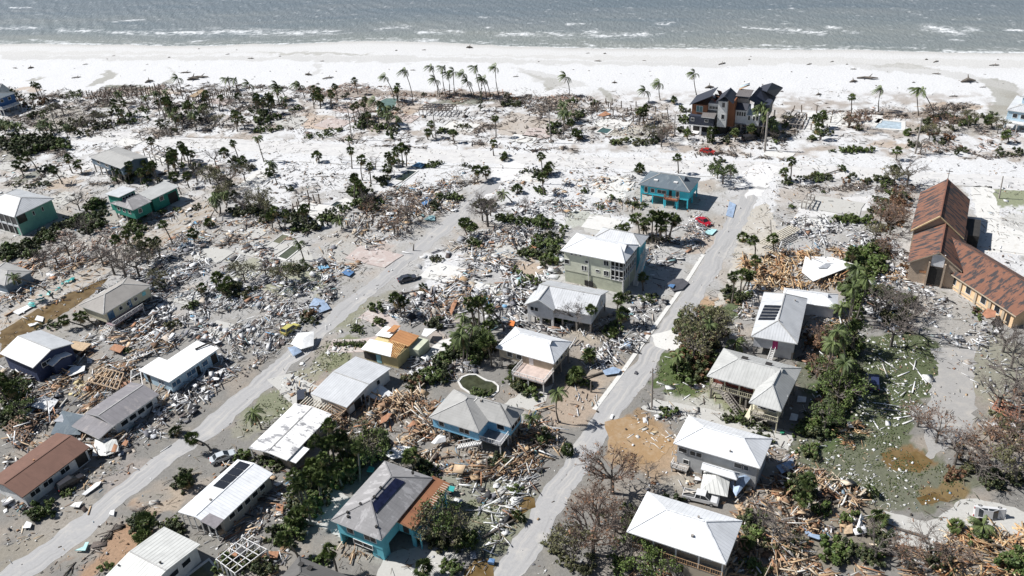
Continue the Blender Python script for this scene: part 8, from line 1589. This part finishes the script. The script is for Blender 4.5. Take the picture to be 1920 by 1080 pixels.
def bulk(name, A, mat, nf=5):
    P = pieces(A) + A[:, None, :3]; n = len(A); me = bpy.data.meshes.new(name); co = P.reshape(-1, 3)
    q = (np.arange(n)[:, None, None] * 8 + FQ[None, :nf]).reshape(-1, 4).astype(np.int32)
    me.vertices.add(len(co)); me.vertices.foreach_set('co', co.astype(np.float32).ravel()); me.loops.add(q.size); me.loops.foreach_set('vertex_index', q.ravel())
    me.polygons.add(len(q)); me.polygons.foreach_set('loop_start', np.arange(0, q.size, 4, dtype=np.int32)); me.polygons.foreach_set('loop_total', np.full(len(q), 4, np.int32)); me.update(calc_edges=True)
    at = me.color_attributes.new('Col', 'FLOAT_COLOR', 'POINT'); cc = np.repeat(np.concatenate([A[:, 9:12], np.ones((n, 1))], 1), 8, 0); at.data.foreach_set('color', cc.astype(np.float32).ravel())
    me.materials.append(mat); o = bpy.data.objects.new(name, me); COL.objects.link(o); return o
M_deb = attrmat('debris_pieces', .8, var=.25, vscale=3.0)
big = S[:, 3] * np.where(S[:, 12] > 0, S[:, 4] * 2, .5 + S[:, 4]) / dist ** 2 * inside
isp = S[:, 12] > 0; order = np.argsort(-big); pk = [i for i in order if not isp[i]][:290]; pn = [i for i in order if isp[i]][:290]; rest = np.ones(len(S), bool); rest[pk] = False; rest[pn] = False
def cword(c):
    r_, g_, b_ = c; mx = max(c)
    if mx < .15: return 'dark'
    if r_ > b_ * 1.6: return 'orange' if r_ > .33 else 'brown'
    if b_ > r_ * 1.15: return 'blue grey'
    return 'white' if mx > .52 else 'tan' if r_ > b_ * 1.18 else 'grey'
for idx, nm, cat in ((pk, 'loose_plank', 'plank'), (pn, 'debris_sheet', 'sheet')):
    for i in idx:
        o = bulk(nm, np.concatenate([[0, 0, 0], S[i, 3:]])[None], M_deb, 6); o.location = S[i, :3]
        c = S[i, 9:12]; tag(o, cword(c) + (' plank' if nm == 'loose_plank' else ' sheet'), cat, ('loose planks' if nm == 'loose_plank' else 'loose sheets') + ' in the rubble', auto=True)
o = bulk('rubble', S[rest], M_deb); tag(o, 'splintered timber, siding and household rubble strewn between the houses', 'rubble', kind='stuff')
# broken twigs and branch litter
n = 26000; x = rg.uniform(-190, 150, n); y = rg.uniform(85, 330, n); qx, qy = pix(x, y, 0.0); dn = fbm(x * .09 + 77, y * .09, 4)
ok = (qx > -40) & (qx < 1960) & (qy > 165) & (qy < 1100) & (rg.rand(n) < np.clip((dn - .45) * 5, .05, 1)) & (road_dist(x, y, RA) > 4) & (road_dist(x, y, RB) > 3.4)
for b in _block:
    s_ = ok & (np.abs(x - b[0][0]) < 40) & (np.abs(y - b[0][1]) < 40)
    if s_.any(): ok &= ~(s_ & inpoly(x, y, b))
x, y = x[ok], y[ok]; n = len(x); col = np.array([(.09, .07, .055), (.14, .11, .08), (.07, .08, .04), (.22, .17, .12)])[rg.choice(4, n)]
A = np.column_stack([x, y, rg.uniform(.05, .4, n), rg.uniform(.4, 2.2, n), rg.uniform(.03, .08, n), rg.uniform(.03, .08, n), rg.uniform(0, 3.14, n), rg.normal(0, .25, n), rg.normal(0, .2, n), col, np.zeros(n)])
o = bulk('twig_litter', A, M_deb); tag(o, 'dark broken twigs and branches littering the sand', 'twigs', kind='stuff')
# grass on the lawns
gl = []
for cx, cy, rx, ry, a in ((1265, 700, 36, 36, 0), (1300, 722, 36, 18, 0), (1350, 585, 40, 12, 0), (1690, 690, 68, 72, 8), (1640, 790, 70, 54, 0), (1560, 780, 34, 62, 0), (1620, 860, 100, 50, 0), (1700, 900, 110, 40, 0), (620, 665, 40, 24, -35), (500, 775, 55, 26, -35), (900, 985, 50, 50, 0), (1590, 700, 40, 60, 0)):
    P = [G(*p) for p in ell(cx, cy, rx, ry, a)]; x0, x1 = min(p.x for p in P), max(p.x for p in P); y0, y1 = min(p.y for p in P), max(p.y for p in P); k = int((x1 - x0) * (y1 - y0) * 5); xx = rg.uniform(x0, x1, k); yy = rg.uniform(y0, y1, k)
    s_ = inpoly(xx, yy, [(p.x, p.y) for p in P]) & (fbm(xx * .4, yy * .4) > .42); gl.append(np.column_stack([xx[s_], yy[s_]]))
gl = np.concatenate(gl); n = len(gl); col = np.array([(.045, .07, .018), (.075, .10, .03), (.12, .125, .06)])[rg.choice(3, n)]
A = np.column_stack([gl, rg.uniform(.02, .07, n), rg.uniform(.08, .3, n), rg.uniform(.08, .25, n), rg.uniform(.05, .12, n), rg.uniform(0, 3.14, n), rg.normal(0, .3, n), rg.normal(0, .3, n), col, np.zeros(n)])
o = bulk('grass', A, M_deb); tag(o, 'short patchy grass on the lawns between the houses', 'grass', kind='stuff')

# ================================================================ finish labels: which one it is, told by its nearest landmark
MARKS = {k: v for k, v in HOUSES.items()}
_mk = {k: pix(v.location.x, v.location.y, 3.0) for k, v in MARKS.items()}
for k, p in {'bent beach palms': (850, 160), 'square beam grid': (815, 205), 'tan plank deck': (372, 178), 'pool below the palm cluster': (758, 330), 'sunken green pool': (545, 475), 'pale blue pool': (1668, 235), 'kidney-shaped pool': (897, 722), 'white fallen roof panel': (1545, 503), 'red car on the beach road': (1327, 287),
             'dark grey sedan': (764, 524), 'silver sedan': (419, 858), 'white pickup truck': (1314, 935), 'faded yellow car': (545, 620), 'tan silt patch': (1210, 830), 'curved concrete drive': (1720, 990), 'dark pool by white sand lot': (1132, 247)}.items(): _mk[k] = p
names = list(_mk)
def rel(p, q):
    dx, dy = p[0] - q[0], (p[1] - q[1]) * 1.4
    if abs(dx) > abs(dy): return 'left of' if dx < 0 else 'right of'
    return 'behind' if dy < 0 else 'in front of'
ORD = ['', 'second ', 'third ', 'fourth ', 'fifth ', 'sixth ', 'seventh ', 'eighth ', 'ninth ', 'tenth ', 'eleventh ', 'twelfth ', 'thirteenth ', 'fourteenth ', 'fifteenth ', 'sixteenth ', 'seventeenth ', 'eighteenth ', 'nineteenth ', 'twentieth '] + ['twenty-%s ' % q for q in ('first', 'second', 'third', 'fourth', 'fifth', 'sixth', 'seventh', 'eighth', 'ninth')] + ['thirtieth '] + ['thirty-%s ' % q for q in ('first', 'second', 'third', 'fourth', 'fifth', 'sixth', 'seventh', 'eighth', 'ninth')] + ['fortieth ']
import itertools
groups = {}
for rec in PEND:
    o, d = rec[0], rec[1]; share = len(rec) > 2
    p = pix(o.location.x, o.location.y, o.location.z)
    k = min(names, key=lambda n_: math.hypot(_mk[n_][0] - p[0], 1.4 * (_mk[n_][1] - p[1])))
    groups.setdefault((d, rel(p, _mk[k]), k, share), []).append((math.hypot(_mk[k][0] - p[0], _mk[k][1] - p[1]), o))
for key in list(groups):
    L_ = groups[key]
    if len(L_) > 40:
        L_.sort(key=lambda t_: t_[0]); extra = L_[40:]; groups[key] = L_[:40]
        for _, o in extra:
            p = pix(o.location.x, o.location.y, o.location.z)
            for k in sorted(names, key=lambda n_: math.hypot(_mk[n_][0] - p[0], 1.4 * (_mk[n_][1] - p[1])))[1:]:
                k2 = (key[0], rel(p, _mk[k]), k, key[3])
                if k2 != key and len(groups.get(k2, [])) < 40 and k != key[2]: groups.setdefault(k2, []).append((math.hypot(_mk[k][0] - p[0], _mk[k][1] - p[1]), o)); break
for (d, rl_, k, share), L_ in groups.items():
    L_.sort(key=lambda t_: t_[0])
    for i, (_, o) in enumerate(L_):
        if share or len(L_) == 1: o['label'] = '%s %s the %s' % (d, rl_, k)
        elif i < 40: o['label'] = '%s, %sclosest %s the %s' % (d, ORD[i], rl_, k)
        else: o['label'] = '%s, outermost %s the %s' % (d, rl_, k)
        if share: o['group'] = '%s %s the %s' % (d + 's', rl_, k)
